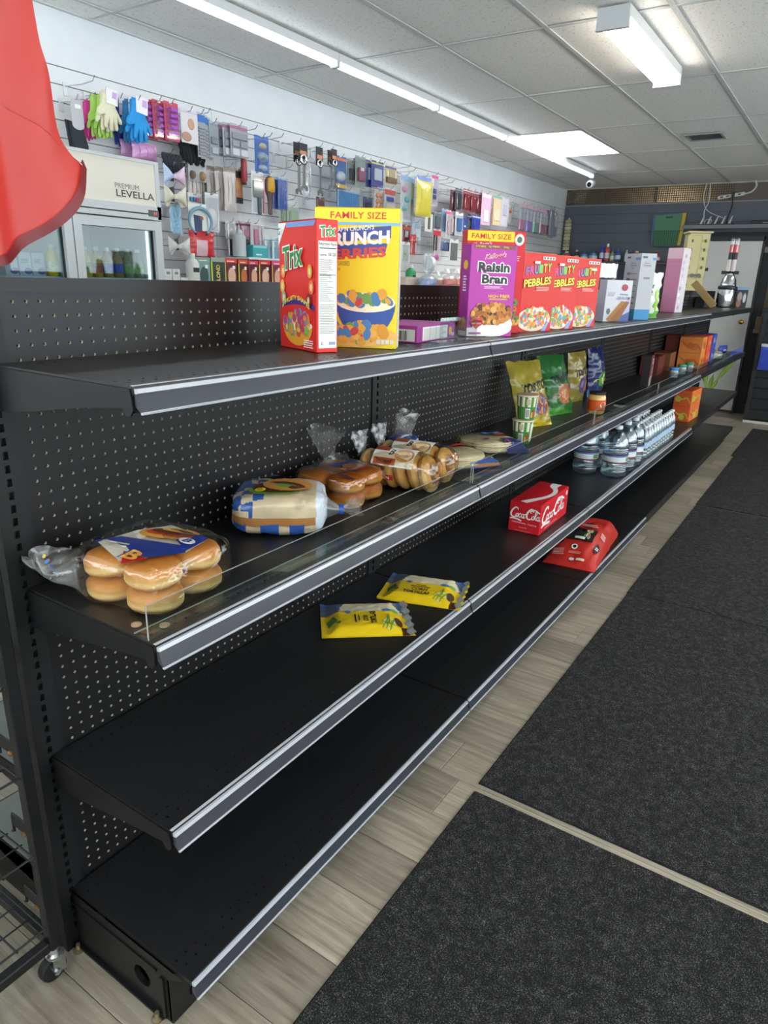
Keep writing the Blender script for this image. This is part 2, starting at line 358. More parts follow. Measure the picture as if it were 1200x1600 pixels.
# ---- floor mats
def mat_mat():
    m = bpy.data.materials.new('carpet_mat'); m.use_nodes = True; nt, N, L, b = nodes(m); b.inputs['Roughness'].default_value = .95; b.inputs['Specular IOR Level'].default_value = .15
    tc = N.new('ShaderNodeTexCoord'); n = N.new('ShaderNodeTexNoise'); n.inputs['Scale'].default_value = 330; n.inputs['Detail'].default_value = 4; n.inputs['Roughness'].default_value = .8
    n2 = N.new('ShaderNodeTexNoise'); n2.inputs['Scale'].default_value = 45; n2.inputs['Detail'].default_value = 3
    L.new(tc.outputs['Object'], n.inputs['Vector']); L.new(tc.outputs['Object'], n2.inputs['Vector'])
    r = N.new('ShaderNodeValToRGB'); e = r.color_ramp.elements; e[0].position = .40; e[0].color = (*lin('#1a1a1a'), 1); e[1].position = .70; e[1].color = (*lin('#9c9b99'), 1); e2 = e.new(.54); e2.color = (*lin('#2e2e2d'), 1)
    ad = N.new('ShaderNodeMath'); ad.operation = 'MULTIPLY_ADD'; ad.inputs[1].default_value = .18; L.new(n2.outputs['Fac'], ad.inputs[0])
    sb = N.new('ShaderNodeMath'); sb.operation = 'MULTIPLY_ADD'; sb.inputs[1].default_value = 1.0; sb.inputs[2].default_value = -.10; L.new(n.outputs['Fac'], sb.inputs[0]); L.new(sb.outputs[0], ad.inputs[2])
    L.new(ad.outputs[0], r.inputs[0]); L.new(r.outputs[0], b.inputs['Base Color'])
    bp = N.new('ShaderNodeBump'); bp.inputs['Strength'].default_value = .8; bp.inputs['Distance'].default_value = .006; L.new(n.outputs['Fac'], bp.inputs['Height']); L.new(bp.outputs[0], b.inputs['Normal'])
    return m
mm = mat_mat(); mw = MATS.setdefault('matweave', mm)
edge = mat('#151617', .85)
for (y0, y1, x0, lab) in [(-.80, 1.012, .550, 'charcoal floor mat nearest the camera'), (1.055, 2.812, .545, 'charcoal floor mat second from the camera, beyond the wide gap'), (2.819, 4.690, .540, 'charcoal floor mat third from the camera, mid aisle'), (4.722, 6.630, .535, 'charcoal floor mat fourth from the camera'), (6.640, 8.30, .508, 'charcoal floor mat farthest down the aisle')]:
    o = thing('floor_mat', lab, 'floor mat', (x0, y0, 0), 0, 'charcoal mats along the aisle')
    MB().cbox(0, 1.50, 0, y1-y0, .0015, .0085, .002).build('pile', mm, o); MB().cbox(-.004, 1.504, -.002, y1-y0+.002, 0, .0035, .001).build('rubber_backing', edge, o)
# ---- luminous fixtures
def led_tube(y0, y1, lab):
    t = thing('led_tube', lab, 'ceiling light', (-1.60, y0, H), 0, 'linked LED tubes')
    l = y1-y0
    MB().box(-.028, .028, .0, l, -.046, -.004).build('housing', mat('#d6dadd', .4), t)
    MB().prism([(.023*math.cos(a), -.058+.015*math.sin(a)) for a in [2*math.pi*k/12 for k in range(12)]], .012, l-.012, 'y').build('diffuser', emit('#eaf4ff', 5.2*LAMP_POWER), t, 60)
    for a in (0.0, l-.014): MB().cbox(-.027, .027, a, a+.014, -.078, -.040, .004).build('end_cap', mat('#c3c8cc', .4), t)
ys = [-.55+1.21*k for k in range(8)]
for k in range(7): led_tube(ys[k], ys[k+1]-.004, 'bright LED tube under the ceiling, %s in the line from the camera' % ('first', 'second', 'third', 'fourth', 'fifth', 'sixth', 'last')[k])
LABT = {(2, 7): 'square-edged glowing light panel set in the far ceiling grid', (6, 2): 'light panel in the ceiling above the aisle near the entrance', (6, 5): 'light panel in the ceiling above the aisle mats', (7, 8): 'light panel in the far ceiling beside the aisle', (8, 0): 'light panel in the ceiling corner by the shop front', (4, 0): 'light panel in the ceiling by the shop front', (8, 4): 'light panel in the ceiling near the right wall'}
for (i, j) in TROFFERS:
    t = thing('light_panel', LABT[(i, j)], 'ceiling light', (GX[i], GY[j], H)); w = GX[i+1]-GX[i]; d = GY[j+1]-GY[j]
    MB().box(.012, w-.012, .012, .03, -.003, .05).box(.012, w-.012, d-.03, d-.012, -.003, .05).box(.012, .03, .03, d-.03, -.003, .05).box(w-.03, w-.012, .03, d-.03, -.003, .05).build('frame', gm, t)
    MB().box(.03, w-.03, .03, d-.03, .004, .010).build('diffuser', emit('#fffaf0', 5.0*LAMP_POWER), t)
def wrap_light(x_, y_, lab):
  t = thing('wraparound_light', lab, 'ceiling light', (x_, y_, H))
  MB().prism([(-.075, -.006), (-.078, -.10), (.078, -.10), (.075, -.006)], 0, .022, 'y').build('end_plate', mat('#c8ccce', .45), t)
  MB().prism([(-.075, -.006), (-.078, -.10), (.078, -.10), (.075, -.006)], 1.128, 1.15, 'y').build('end_plate', mat('#c8ccce', .45), t)
  MB().prism([(-.070, -.050), (-.071, -.07), (-.055, -.094), (.055, -.094), (.071, -.07), (.070, -.050)], .022, 1.128, 'y').build('lens', emit('#fff8ec', 6.5*LAMP_POWER), t, 20)
  MB().box(-.074, .074, .022, 1.128, -.050, -.004).build('back_pan', mat('#d0d2d2', .45), t)
wrap_light(.02, 3.10, 'surface-mounted wraparound ceiling light with glowing lens, in view over the aisle')
for k, (x_, y_) in enumerate([(1.55, .4), (1.55, 3.4), (1.55, 6.2), (.5, -1.9)]): wrap_light(x_, y_, 'added unseen wraparound ceiling light beyond the frame, %s' % ('over the near mats', 'over the middle mats', 'over the far mats', 'by the shop front')[k])  # unseen extra fixtures, added to brighten the ceiling and the aisle side
t = thing('air_vent', 'grey slotted air vent in a ceiling tile', 'vent', (-.29, 6.27, H-.001))
MB().box(0, .30, 0, .025, -.008, .0).box(0, .30, .27, .295, -.008, 0).box(0, .02, .025, .27, -.008, 0).box(.28, .30, .025, .27, -.008, 0).build('frame', mat('#a3a5a6', .5), t)
MB().box(.02, .28, .025, .27, -.001, 0).build('duct_opening', mat('#5a5c5e', .8), t)
for k in range(7): MB().prism([(.035+.034*k, -.007), (.055+.034*k, -.002), (.056+.034*k, -.003), (.036+.034*k, -.008)], .02, .28, 'x').build('louver', mat('#8b8e90', .5), t)
t = thing('security_camera', 'small white bullet security camera under the ceiling corner', 'camera', (-1.62, 7.99, H))
MB().lathe([(.035, -.012), (.035, 0)], 16).build('mount', mat('#dadada', .4), t, 40); MB().tube([(0, 0, -.01), (0, 0, -.06), (.0, -.01, -.085)], .012, 8).build('arm', mat('#dadada', .4), t, 60)
MB().lathe([(.036, 0), (.042, .01), (.042, .10), (.038, .11)], 16).xf(Matrix.Translation((0, .03, -.115)) @ Matrix.Rotation(R(105), 4, 'X')).build('body', mat('#dedede', .4), t, 40)
MB().lathe([(.026, .0), (.026, .004)], 14).xf(Matrix.Translation((0, -.077, -.1445)) @ Matrix.Rotation(R(105), 4, 'X')).build('lens', mat('#15161a', .1), t, 40)
# ================================================================== GONDOLA SHELVING
BL, NB = 1.22, 6
ZT, Z1, Z2, Z3, Z4 = 1.506, 1.36, .928, .537, .17
SD, BD = .383, .402
blk = mat('#111113', .42, var=.12, scale=60, bump=.03); blk2 = mat('#18181a', .40, var=.2, scale=25, spec=.75); edgeb = mat('#141517', .5)
tan = mat('#cdbca6', .85); peg = mat('#141517', .40, var=.1, scale=30)
rail_dk = mat('#3d3e45', .2, coat=.5); rail_lt = mat('#b4b6be', .25, coat=.4)
acry = film('#f0f5f5', .05, .02)
gon = thing('gondola_shelving', 'long run of black metal gondola shelving with pegboard back', 'shelving', (0, 0, 0))
# pegboard panel with real holes
pb = MB().perf(lambda u, v, d: (-d, u, v), .0413, 1.1843, .178, 1.4774, 45, 51, .0033, .0033, .006, 8, 0, 1)
pb.add([(0, .03, .15), (0, .0413, .15), (0, .0413, 1.49), (0, .03, 1.49), (0, 1.1843, .15), (0, 1.19, .15), (0, 1.19, 1.49), (0, 1.1843, 1.49), (0, .0413, .178), (0, 1.1843, .178), (0, .0413, 1.4774), (0, 1.1843, 1.4774)],
       [(0, 1, 2, 3), (4, 5, 6, 7), (1, 4, 9, 8), (10, 11, 7, 2)], 0)
pb.box(-.016, -.0065, .03, 1.19, .15, 1.49, 2)
pbm = pb.mesh('pegboard_panel', [peg, tan, mat('#0c0c0d', .9)])
cap = MB().prism([(-.034, ZT-.03), (-.034, ZT), (.004, ZT), (.004, ZT-.026), (.001, ZT-.026), (.001, ZT-.03)], .002, BL-.002, 'y').mesh('top_cap', peg)
# slotted upright
up = MB().perf(lambda u, v, d: (.004-d, u, v), -.0235, .0235, .05, 1.49, 1, 56, .005, .0075, .012, 4, 0, 1)
up.add([(.004, -.029, 0), (.004, -.0235, 0), (.004, -.0235, ZT), (.004, -.029, ZT), (.004, .0235, 0), (.004, .029, 0), (.004, .029, ZT), (.004, .0235, ZT), (.004, -.0235, .05), (.004, .0235, .05), (.004, -.0235, 1.49), (.004, .0235, 1.49)], [(0, 1, 2, 3), (4, 5, 6, 7), (1, 4, 9, 8), (10, 11, 7, 2)], 0)
up.box(-.034, -.0085, -.029, .029, 0, ZT, 0).box(-.0085, .0035, -.029, -.0255, 0, ZT, 0).box(-.0085, .0035, .0255, .029, 0, ZT, 0)
upm = up.mesh('upright', [edgeb, mat('#08080a', .8)])
# shelf deck (origin at back edge, top face z=0), bays along y
def deck(depth, thick=.012):
    b = MB(); y0, y1 = .004, BL-.004; fl_ = lambda u, v, d: (v, u, -d)
    n = 47
    for a0, a1, hole in [(.006, .028, 0), (.028, .060, 1), (.060, depth-.070, 0), (depth-.070, depth-.026, 2), (depth-.026, depth, 0)]:
        if hole == 0: b.add([(a0, y0, 0), (a1, y0, 0), (a1, y1, 0), (a0, y1, 0)], [(0, 1, 2, 3)], 0)
        else: b.perf(fl_, y0, y1, a0, a1, n, hole, .0028, .0028, .010, 8, 0, 1, stagger=.0 if hole == 1 else .3)
    b.box(.006, depth, y0, y1, -thick-.002, -thick, 1)
    b.add([(depth, y0, 0), (depth, y1, 0), (depth, y1, -.040), (depth, y0, -.040)], [(0, 1, 2, 3)], 0)
    b.add([(.006, y0, 0), (depth, y0, 0), (depth, y0, -thick), (.006, y0, -thick)], [(0, 1, 2, 3)], 0)
    b.add([(.006, y1, 0), (depth, y1, 0), (depth, y1, -thick), (.006, y1, -thick)], [(3, 2, 1, 0)], 0)
    b.add([(depth-.006, y0, -thick), (depth-.006, y1, -thick), (depth-.006, y1, -.040), (depth-.006, y0, -.040), (depth, y0, -.04), (depth, y1, -.04)], [(0, 1, 2, 3), (3, 2, 5, 4)], 0)
    return b.mesh('shelf_deck', [blk2, mat('#060607', .8)])
dk1 = deck(SD); dk2 = deck(BD)
bk = [(.004, -.004), (SD-.006, -.004), (SD-.003, -.018), (SD-.001, -.036), (SD-.008, -.046), (SD-.018, -.046), (SD-.026, -.034), (.26, -.046), (.10, -.072), (.004, -.084)]
bkm = MB().prism(bk, .0, .0035, 'y').mesh('bracket', blk)
# price rail: channel with two bright beads
def rail(depth):
    b = MB(); y0, y1 = .005, BL-.005; x = depth+.0006
    P = [(x, -.004), (x+.004, -.004), (x+.0075, -.010), (x+.0075, -.0105)]
    b.prism([(x, -.0035), (x+.0055, -.0035), (x+.0085, -.0095), (x+.0050, -.0110), (x, -.0110)], y0, y1, 'y', 1)      # top bead
    b.prism([(x, -.0110), (x+.0050, -.0110), (x+.0135, -.0375), (x+.0110, -.0385), (x, -.030)], y0, y1, 'y', 0)        # label face
    b.prism([(x+.0110, -.0385), (x+.0150, -.0370), (x+.0175, -.0385), (x+.0165, -.0410), (x+.0120, -.0415)], y0, y1, 'y', 1)  # bottom bead
    return b.mesh('price_rail', [rail_dk, rail_lt])
r1 = rail(SD); r2 = rail(BD)
strip = MB().box(SD-.006, SD, .004, BL-.004, .0002, .0012).mesh('edge_strip', rail_lt)
fence = MB().box(.3595, .3620, .008, BL-.008, .0006, .0652).box(.322, .3595, .008, BL-.008, .0006, .0022).box(.3595, .3620, .008, BL-.008, .0652, .066, 1).box(.322, .3235, .008, BL-.008, .0006, .0028, 1).box(.3595, .3620, .0068, .008, .0006, .066, 1).box(.3595, .3620, BL-.008, BL-.0068, .0006, .066, 1).mesh('clear_fence', [acry, film('#dfe3e0', .25, .2, 0, 30, .35)])
kick = MB().box(.335, .338, .0, BL, .002, .135).box(.0, .335, .0, BL, .0, .006).mesh('kick_plate', blk)
for b_ in range(NB):
    y = b_*BL
    o = link('pegboard_panel', pbm, gon); o.location = (0, y, 0)
    o = link('top_cap', cap, gon); o.location = (0, y, 0)
    for k, z in enumerate((Z1, Z2, Z3)):
        s = link('shelf', dk1, gon); s.location = (0, y, z)
        if b_ < 4: link('price_rail', r1, s); link('edge_strip', strip, s)
        for yy in (.0005, BL-.004): q = link('bracket', bkm, s); q.location = (0, yy, 0)
        if k == 1: link('clear_fence', fence, s)
    s = link('base_deck', dk2, gon); s.location = (0, y, Z4)
    if b_ < 3: link('price_rail', r2, s)
    link('kick_plate', kick, gon).location = (0, y, 0)
for b_ in range(NB+1): link('upright', upm, gon).location = (0, b_*BL, 0)
# the other side of the gondola (pale decks seen past the near end)
pale = mat('#6b716c', .45, var=.06, scale=10)
bd = MB().box(-.42, -.036, .004, BL-.004, -.012, 0, 0).box(-.425, -.42, .004, BL-.004, -.045, 0, 1).prism([(-.42, -.012), (-.036, -.012), (-.036, -.08), (-.42, -.04)], .0, .004, 'y', 1)
bd.box(-.30, -.29, .1, .12, .0, .0005, 1)
bdm = bd.mesh('rear_shelf', [pale, blk])
bpm = MB().box(-.036, -.0345, .03, 1.19, .1, 1.48).mesh('rear_panel', mat('#2a2b2d', .6))
for b_ in range(NB):
    for z in (1.2, .80, .44, .15): link('rear_shelf', bdm, gon).location = (0, b_*BL, z)
    link('rear_panel', bpm, gon).location = (0, b_*BL, 0)
MB().box(-.34, -.036, 0, BL*NB, 0, .14).build('rear_kick_plate', blk, gon)
# near end of the base: side plate with punched hole, levelling foot
e = MB(); pl = [(.002, .006), (.330, .006), (.330, .125), (.385, .160), (.004, .160)]
hc, hr, n = (.245, .075), .026, 20
ring = [(hc[0]+hr*math.cos(2*math.pi*k/n), hc[1]+hr*1.05*math.sin(2*math.pi*k/n)) for k in range(n)]
def out(px, pz):   # outer boundary point along the ray from the hole centre
    best = 9
    for i in range(len(pl)):
        (ax, az), (bx, bz) = pl[i], pl[(i+1) % len(pl)]; dx, dz = px-hc[0], pz-hc[1]; ex, ez = bx-ax, bz-az; dn = dx*ez-dz*ex
        if abs(dn) < 1e-9: continue
        t_ = ((ax-hc[0])*ez-(az-hc[1])*ex)/dn; u_ = ((ax-hc[0])*dz-(az-hc[1])*dx)/dn
        if t_ > 0 and -1e-6 <= u_ <= 1+1e-6: best = min(best, t_)
    return (hc[0]+(px-hc[0])*best, hc[1]+(pz-hc[1])*best)
n2 = 60; ring = [(hc[0]+hr*math.cos(2*math.pi*k/n2), hc[1]+hr*math.sin(2*math.pi*k/n2)) for k in range(n2)]; ob = [out(*q) for q in ring]
for cx, cz in pl:    # snap nearest boundary sample to true corners
    k = min(range(n2), key=lambda i: (ob[i][0]-cx)**2+(ob[i][1]-cz)**2); ob[k] = (cx, cz)
for y_ in (-.001,):
    e.add([(a, y_, b) for a, b in ob] + [(a, y_, b) for a, b in ring] + [(a, y_+.012, b) for a, b in ring], [(k, (k+1) % n2, n2+(k+1) % n2, n2+k) for k in range(n2)] + [(n2+k, n2+(k+1) % n2, 2*n2+(k+1) % n2, 2*n2+k) for k in range(n2)], 0)
e.box(.0, .30, -.004, -.001, .128, .133).box(.312, .322, -.006, -.001, .01, .125).box(.0, .315, -.010, -.001, .004, .010)
e.build('base_side_plate', blk, gon)
MB().lathe([(.012, 0), (.012, .004), (.005, .006), (.005, .02)], 12, (.02, -.012, 0)).build('levelling_foot', mat('#a89878', .35, .8), gon, 40)
MB().lathe([(.012, 0), (.012, .004), (.005, .006), (.005, .02)], 12, (.30, -.012, 0)).build('levelling_foot', mat('#a89878', .35, .8), gon, 40)
# clear divider fragment on the top shelf
f = MB().box(.318, .3205, 1.045, 1.27, 0, .066).box(.285, .318, 1.045, 1.27, .0, .002).build('shelf_divider', film('#eef3f3', .06, .03)); f.location = (0, 0, Z1+.0006); tag(f, 'low clear acrylic divider on the top shelf by the purple boxes', 'divider')
f = None
# round clear magnets and pins near the front corner of the bread shelf
for (x_, y_, lab) in [(.300, .030, 'small tan fence pin on the bread shelf, rear of the two'), (.345, .055, 'small tan fence pin on the bread shelf, under the clear fence')]:
    o = MB().lathe([(.009, 0), (.009, .003), (.005, .005)], 14).build('fence_pin', mat('#b49a78', .35, .3), None, 40); o.location = (x_, y_, Z2+.0032 if x_ > .32 else Z2+.0008); tag(o, lab, 'pin')
# ================================================================== GOODS ON THE SHELVES
Z1 += .0008; Z2 += .0008; Z3 += .0008; Z4 += .0008      # goods rest a hair above the decks
def spline(P, k=6):
    if len(P) < 3: return P
    Q = []
    for i in range(len(P)-1):
        p0, p1, p2, p3 = P[max(i-1, 0)], P[i], P[i+1], P[min(i+2, len(P)-1)]
        for j in range(k):
            t = j/k; Q.append(tuple(.5*((2*b) + (-a+c)*t + (2*a-5*b+4*c-d)*t*t + (-a+3*b-3*c+d)*t**3) for a, b, c, d in zip(p0, p1, p2, p3)))
    return Q + [P[-1]]
def stroke(dc, P, w, m, taper=True, k=6, let=True):
    Q = spline(P, k); n = len(Q); b, L = (dc.let, dc.lm) if let else (dc.art, dc.am); V = []
    for i, q in enumerate(Q):
        a, c = Q[max(i-1, 0)], Q[min(i+1, n-1)]; dx, dy = c[0]-a[0], c[1]-a[1]; l = math.hypot(dx, dy) or 1
        ww = w/2*((.45+.55*math.sin(math.pi*(i+.5)/n)) if taper else 1); V += [dc.S(q[0]-dy/l*ww, q[1]+dx/l*ww, dc.d), dc.S(q[0]+dy/l*ww, q[1]-dx/l*ww, dc.d)]
    b.add(V, [(2*i, 2*i+1, 2*i+3, 2*i+2) for i in range(n-1)], dc._mi(L, m))
WHT = mat('#f2f1ec', .5); BLKP = mat('#1c1c1e', .5)
def ink(c): return mat(c, .42)
def carton(name, label, cat, w, d, h, loc, rz, col, group=None, top=None, side=None, rough=.5, flaps=True):
    """paperboard box: origin at the middle of the front bottom edge, front faces -Y"""
    b = MB().cbox(-w/2, w/2, 0, d, 0, h, .0012); m0 = mat(col, rough)
    o = b.build(name, [m0]); o.location = loc; o.rotation_euler = (0, 0, rz); tag(o, label, cat, group)
    if side:
        s = MB(); s.add([(w/2+.0003, .001, .001), (w/2+.0003, d-.001, .001), (w/2+.0003, d-.001, h-.001), (w/2+.0003, .001, h-.001)], [(0, 1, 2, 3)]); s.build('side_panel', mat(side, rough), o); s = MB(); s.add([(-w/2-.0003, .001, .001), (-w/2-.0003, d-.001, .001), (-w/2-.0003, d-.001, h-.001), (-w/2-.0003, .001, h-.001)], [(3, 2, 1, 0)]); s.build('side_panel', mat(side, rough), o)
    if flaps:
        MB().box(-w/2+.001, w/2-.001, .0005, d*.55, h+.0002, h+.0012).build('top_flap', mat(top or col, rough), o); MB().box(-w/2+.003, w/2-.003, d*.5, d-.0005, h+.0001, h+.0008).build('top_flap', mat(top or col, rough), o)
    return o
def face(o, w, d, h, f, base=.0006):
    if f == 'F': return Decal(lambda u, v, e: (-w/2+u, -e, v), base)
    if f == 'R': return Decal(lambda u, v, e: (w/2+e, u, v), base)
    if f == 'L': return Decal(lambda u, v, e: (-w/2-e, d-u, v), base)
    if f == 'T': return Decal(lambda u, v, e: (-w/2+u, v, h+.0012+e), base)
def cereal(dc, cu, cv, ru, rv, n, r, cols, ring=False, seed=1):
    rn = random.Random(seed); ms = [mat(c, .55) for c in cols]
    for k in range(n):
        a = rn.uniform(0, 6.283); q = math.sqrt(rn.random()); m = rn.choice(ms)
        u, v = cu+ru*q*math.cos(a), cv+rv*q*math.sin(a); rr = r*rn.uniform(.7, 1.2); dc.d += .000012
        dc.ell(u, v, rr, rr*rn.uniform(.6, 1), m, 9, rn.uniform(0, 3))
        if ring: dc.d += .000012; dc.ell(u, v, rr*.35, rr*.25, mat('#8c4a2a', .6), 7)
def bowl(dc, cu, cv, ru, rv, m, rim=None, m2=None):
    P = [(cu+ru*math.cos(math.pi+math.pi*k/14), cv+rv*math.sin(math.pi+math.pi*k/14)) for k in range(15)]; dc.poly(P, m); dc.up(); dc.ell(cu, cv, ru, rv*.28, rim or m, 20); dc.up()
# ---- 1 red fruit-shape cereal
w, d, h = .176, .053, .277
o = carton('cereal_box', 'red fruit-shapes cereal box turned to show its white nutrition panel', 'cereal box', w, d, h, (.181, .617, Z1), -.373, '#e0352f', side='#e0352f', top='#8f2a28')
dc = face(o, w, d, h, 'F')
dc.poly([(0, h*.82), (w*.22, h-.002), (0, h-.002)], WHT).poly([(w*.22, h*.955), (w*.93, h*.955), (w*.98, h-.002), (w*.22, h-.002)], ink('#7f9fd6')).up()
dc.ell(w*.5, h*.34, w*.46, h*.07, ink('#4b3a86'), 22).up().ell(w*.5, h*.305, w*.44, h*.055, ink('#e0352f'), 22).up()
bowl(dc, w*.5, h*.20, w*.40, h*.17, ink('#eda63a'), ink('#f4ead8'))
cereal(dc, w*.5, h*.215, w*.36, h*.085, 70, .0105, ['#d9484a', '#e8c04a', '#79b259', '#7a8aa5', '#e08a3a', '#b5406e'], seed=3)
for u, v, c in [(.14, .62, '#e7923a'), (.12, .50, '#e8b54c'), (.86, .62, '#e9a13a'), (.90, .50, '#f07f4a'), (.17, .41, '#9fae93'), (.84, .40, '#8a2f3f')]: dc.up(); dc.ell(w*u, h*v, .011, .015, ink(c), 12).up().ell(w*u, h*v, .005, .008, ink('#f3d9a0'), 9)
dc.up(); gt = ink('#2e8a3f')
dc.text('Trix', w*.155, h*.635, w*.715, h*.832, WHT, .07, .0, .012).up(); dc.text('Trix', w*.17, h*.645, w*.70, h*.822, gt, .025, .0, .012).up()
dc.text('6 FRUITY SHAPES', w*.14, h*.325, w*.88, h*.362, ink('#f2e35a'), .02, 0, 0, .02)
dc.text('G', w*.05, h*.90, w*.11, h*.955, ink('#2b3f87'), .02, .2)
dc.lines(w*.72, h*.03, w*.97, h*.10, 4, WHT); dc.done(o)
dc = face(o, w, d, h, 'R'); dc.rect(.004, h*.035, d-.003, h*.845, ink('#f1efe8')).up()
dc.text('Trix', .006, h*.875, d-.005, h*.965, WHT, .08, 0, .004).up().text('Trix', .008, h*.88, d-.007, h*.96, gt, .03, 0, .004)
dc.text('Nutrition Facts', .006, h*.815, d-.005, h*.838, BLKP, .01); dc.rect(.006, h*.79, d-.005, h*.797, BLKP)
dc.text('Calories', .006, h*.737, .024, h*.755, BLKP, .01).text('150 220', .028, h*.737, d-.005, h*.762, BLKP, .01)
dc.lines(.006, h*.40, d-.008, h*.72, 22, mat('#8d8a84', .6), .35, .5); dc.rect(.006, h*.595, d-.005, h*.600, BLKP); dc.rect(.032, h*.36, .0325, h*.72, mat('#8d8a84', .6))
dc.lines(.006, h*.15, d-.006, h*.38, 18, mat('#a19e97', .6), .5, .15); dc.text('G', .010, h*.06, .016, h*.085, ink('#2b3f87'), .02, .2); dc.rect(.03, h*.06, d-.006, h*.085, ink('#8fa0b8')); dc.done(o)
# ---- 2 yellow family-size cereal
w, d, h = .198, .07, .313
o = carton('cereal_box', 'tall yellow family-size berry cereal box standing behind the red one', 'cereal box', w, d, h, (.249, .751, Z1), R(28), '#f0d322', side='#d9d2ae')
dc = face(o, w, d, h, 'F'); dc.rect(0, h*.885, w, h*.905, ink('#7db4d8')).rect(0, h*.905, w, h-.001, ink('#f3dc2a')).up()
dc.text('FAMILY SIZE', w*.185, h*.928, w*.84, h*.975, ink('#cf3a2b'), .014)
blu = ink('#2b4d9b'); navy = ink('#3b4a94')
dc.poly([(w*.05, h*.755), (w*.9, h*.80), (w*.9, h*.885), (w*.05, h*.845)], navy).poly([(w*.05, h*.645), (w*.84, h*.70), (w*.86, h*.765), (w*.05, h*.74)], navy).up()
dc.text("CAP'N CRUNCH'S", w*.23, h*.845, w*.70, h*.878, WHT, .02, 0, .008)
dc.text('CRUNCH', w*.08, h*.745, w*.885, h*.84, WHT, .045, 0, .010).text('BERRIES', w*.08, h*.65, w*.85, h*.725, ink('#d2402f'), .04, 0, .012).up()
dc.text('ARTIFICIALLY FLAVORED', w*.06, h*.60, w*.42, h*.632, mat('#8a7f2a', .5), 0); dc.text('SWEETENED CORN', w*.06, h*.565, w*.30, h*.585, mat('#6b6322', .5), 0).text('& OAT CEREAL', w*.06, h*.54, w*.24, h*.56, mat('#6b6322', .5), 0)
bowl(dc, w*.62, h*.34, w*.36, h*.26, blu, ink('#f1e6c4')); dc.ell(w*.52, h*.09, w*.5, h*.085, ink('#e9b45c'), 24).up()
cereal(dc, w*.62, h*.37, w*.31, h*.045, 40, .0115, ['#c8403a', '#e0a03c', '#4b7db0', '#6f9a4a', '#5a4b74', '#e0a03c'], seed=5)
cereal(dc, w*.46, h*.12, w*.40, h*.075, 60, .0125, ['#c8403a', '#e0a03c', '#4b7db0', '#6f9a4a', '#e6ac52', '#e0a03c', '#d9952f'], seed=6)
for k in range(4): dc.rect(w*(.76+.055*k), h*.035, w*(.805+.055*k), h*.068, ink('#d9d3bd'))
dc.done(o)
dc = face(o, w, d, h, 'R'); dc.rect(.004, .006, d-.004, h*.9, ink('#e7e2cc')); dc.done(o)
# ---- 3 purple raisin cereal lying flat
w, d, h = .275, .17, .045
o = carton('cereal_box', 'purple bran cereal box lying flat on the top shelf', 'cereal box', w, d, h, (.270, 1.118, Z1), R(97), '#a63a93', flaps=False)
dc = face(o, w, d, h, 'F'); dc.rect(w*.12, h*.1, w*.78, h*.9, ink('#f1eee9')).up().lines(w*.14, h*.14, w*.76, h*.84, 9, mat('#a7a3a0', .6), .4, .3); dc.rect(w*.02, h*.1, w*.09, h*.9, ink('#8d2d80'))
for q in (.30, .46, .62): dc.rect(w*q, h*.1, w*q+.0015, h*.9, mat('#6b6866', .6))
dc.ell(w*.86, h*.5, .012, .012, ink('#f0b93a'), 12); dc.lines(w*.90, h*.2, w*.985, h*.4, 2, WHT, .5, .1); dc.done(o)
dc = face(o, w, d, h, 'L'); dc.rect(.006, .004, d-.008, h-.010, ink('#cfd3cf')).up()
x = .06
while x < d-.03: q = random.choice((.001, .002, .003)); dc.rect(x, .006, x+q, h-.014, BLKP); x += q+random.choice((.0012, .002))
dc.done(o)
# ---- 4 purple raisin cereal standing
w, d, h = .160, .055, .268
o = carton('cereal_box', 'upright purple raisin bran cereal box at the shelf edge', 'cereal box', w, d, h, (.305, 1.385, Z1), R(55), '#b43aa2', side='#a8389a', top='#7d4a3a')
dc = face(o, w, d, h, 'F'); dc.rect(w*.06, h*.955, w*.95, h-.002, ink('#7d4a3a')).up(); yl = ink('#f0c23c')
dc.text('8 VITAMINS', w*.09, h*.967, w*.30, h*.988, yl, .01).text('5g FIBER', w*.36, h*.967, w*.60, h*.988, yl, .01).text('20g', w*.68, h*.967, w*.80, h*.988, yl, .01)
dc.text("Kellogg's", w*.30, h*.845, w*.76, h*.915, WHT, .035, .3, .010).up().text("Kellogg's", w*.31, h*.85, w*.75, h*.91, ink('#c22b3a'), .005, .3, .010).up()
dc.text('Raisin', w*.15, h*.70, w*.87, h*.825, WHT, .10, 0, 0).text('Bran', w*.24, h*.575, w*.83, h*.695, WHT, .10).up().text('Raisin', w*.17, h*.71, w*.85, h*.815, ink('#1d2b2a'), .035).text('Bran', w*.26, h*.585, w*.81, h*.685, ink('#1d2b2a'), .035).up()
dc.lines(w*.32, h*.53, w*.75, h*.565, 3, ink('#e3b8dc'), .5); dc.text('HIGH FIBER', w*.42, h*.432, w*.90, h*.468, yl, .02).lines(w*.44, h*.41, w*.92, h*.43, 2, yl)
dc.ell(w*.60, h*.14, w*.395, h*.135, ink('#efece6'), 28).up().ell(w*.55, h*.10, w*.44, h*.10, ink('#efece6'), 28).up().rect(0, h*.006, w*.75, h*.10, ink('#efece6')).up().ell(w*.52, h*.245, w*.46, h*.115, ink('#c98b42'), 26).up()
cereal(dc, w*.52, h*.265, w*.43, h*.11, 90, .009, ['#c98238', '#b86f2c', '#d79a4e', '#a85f28', '#5a3322', '#dba85c'], seed=8)
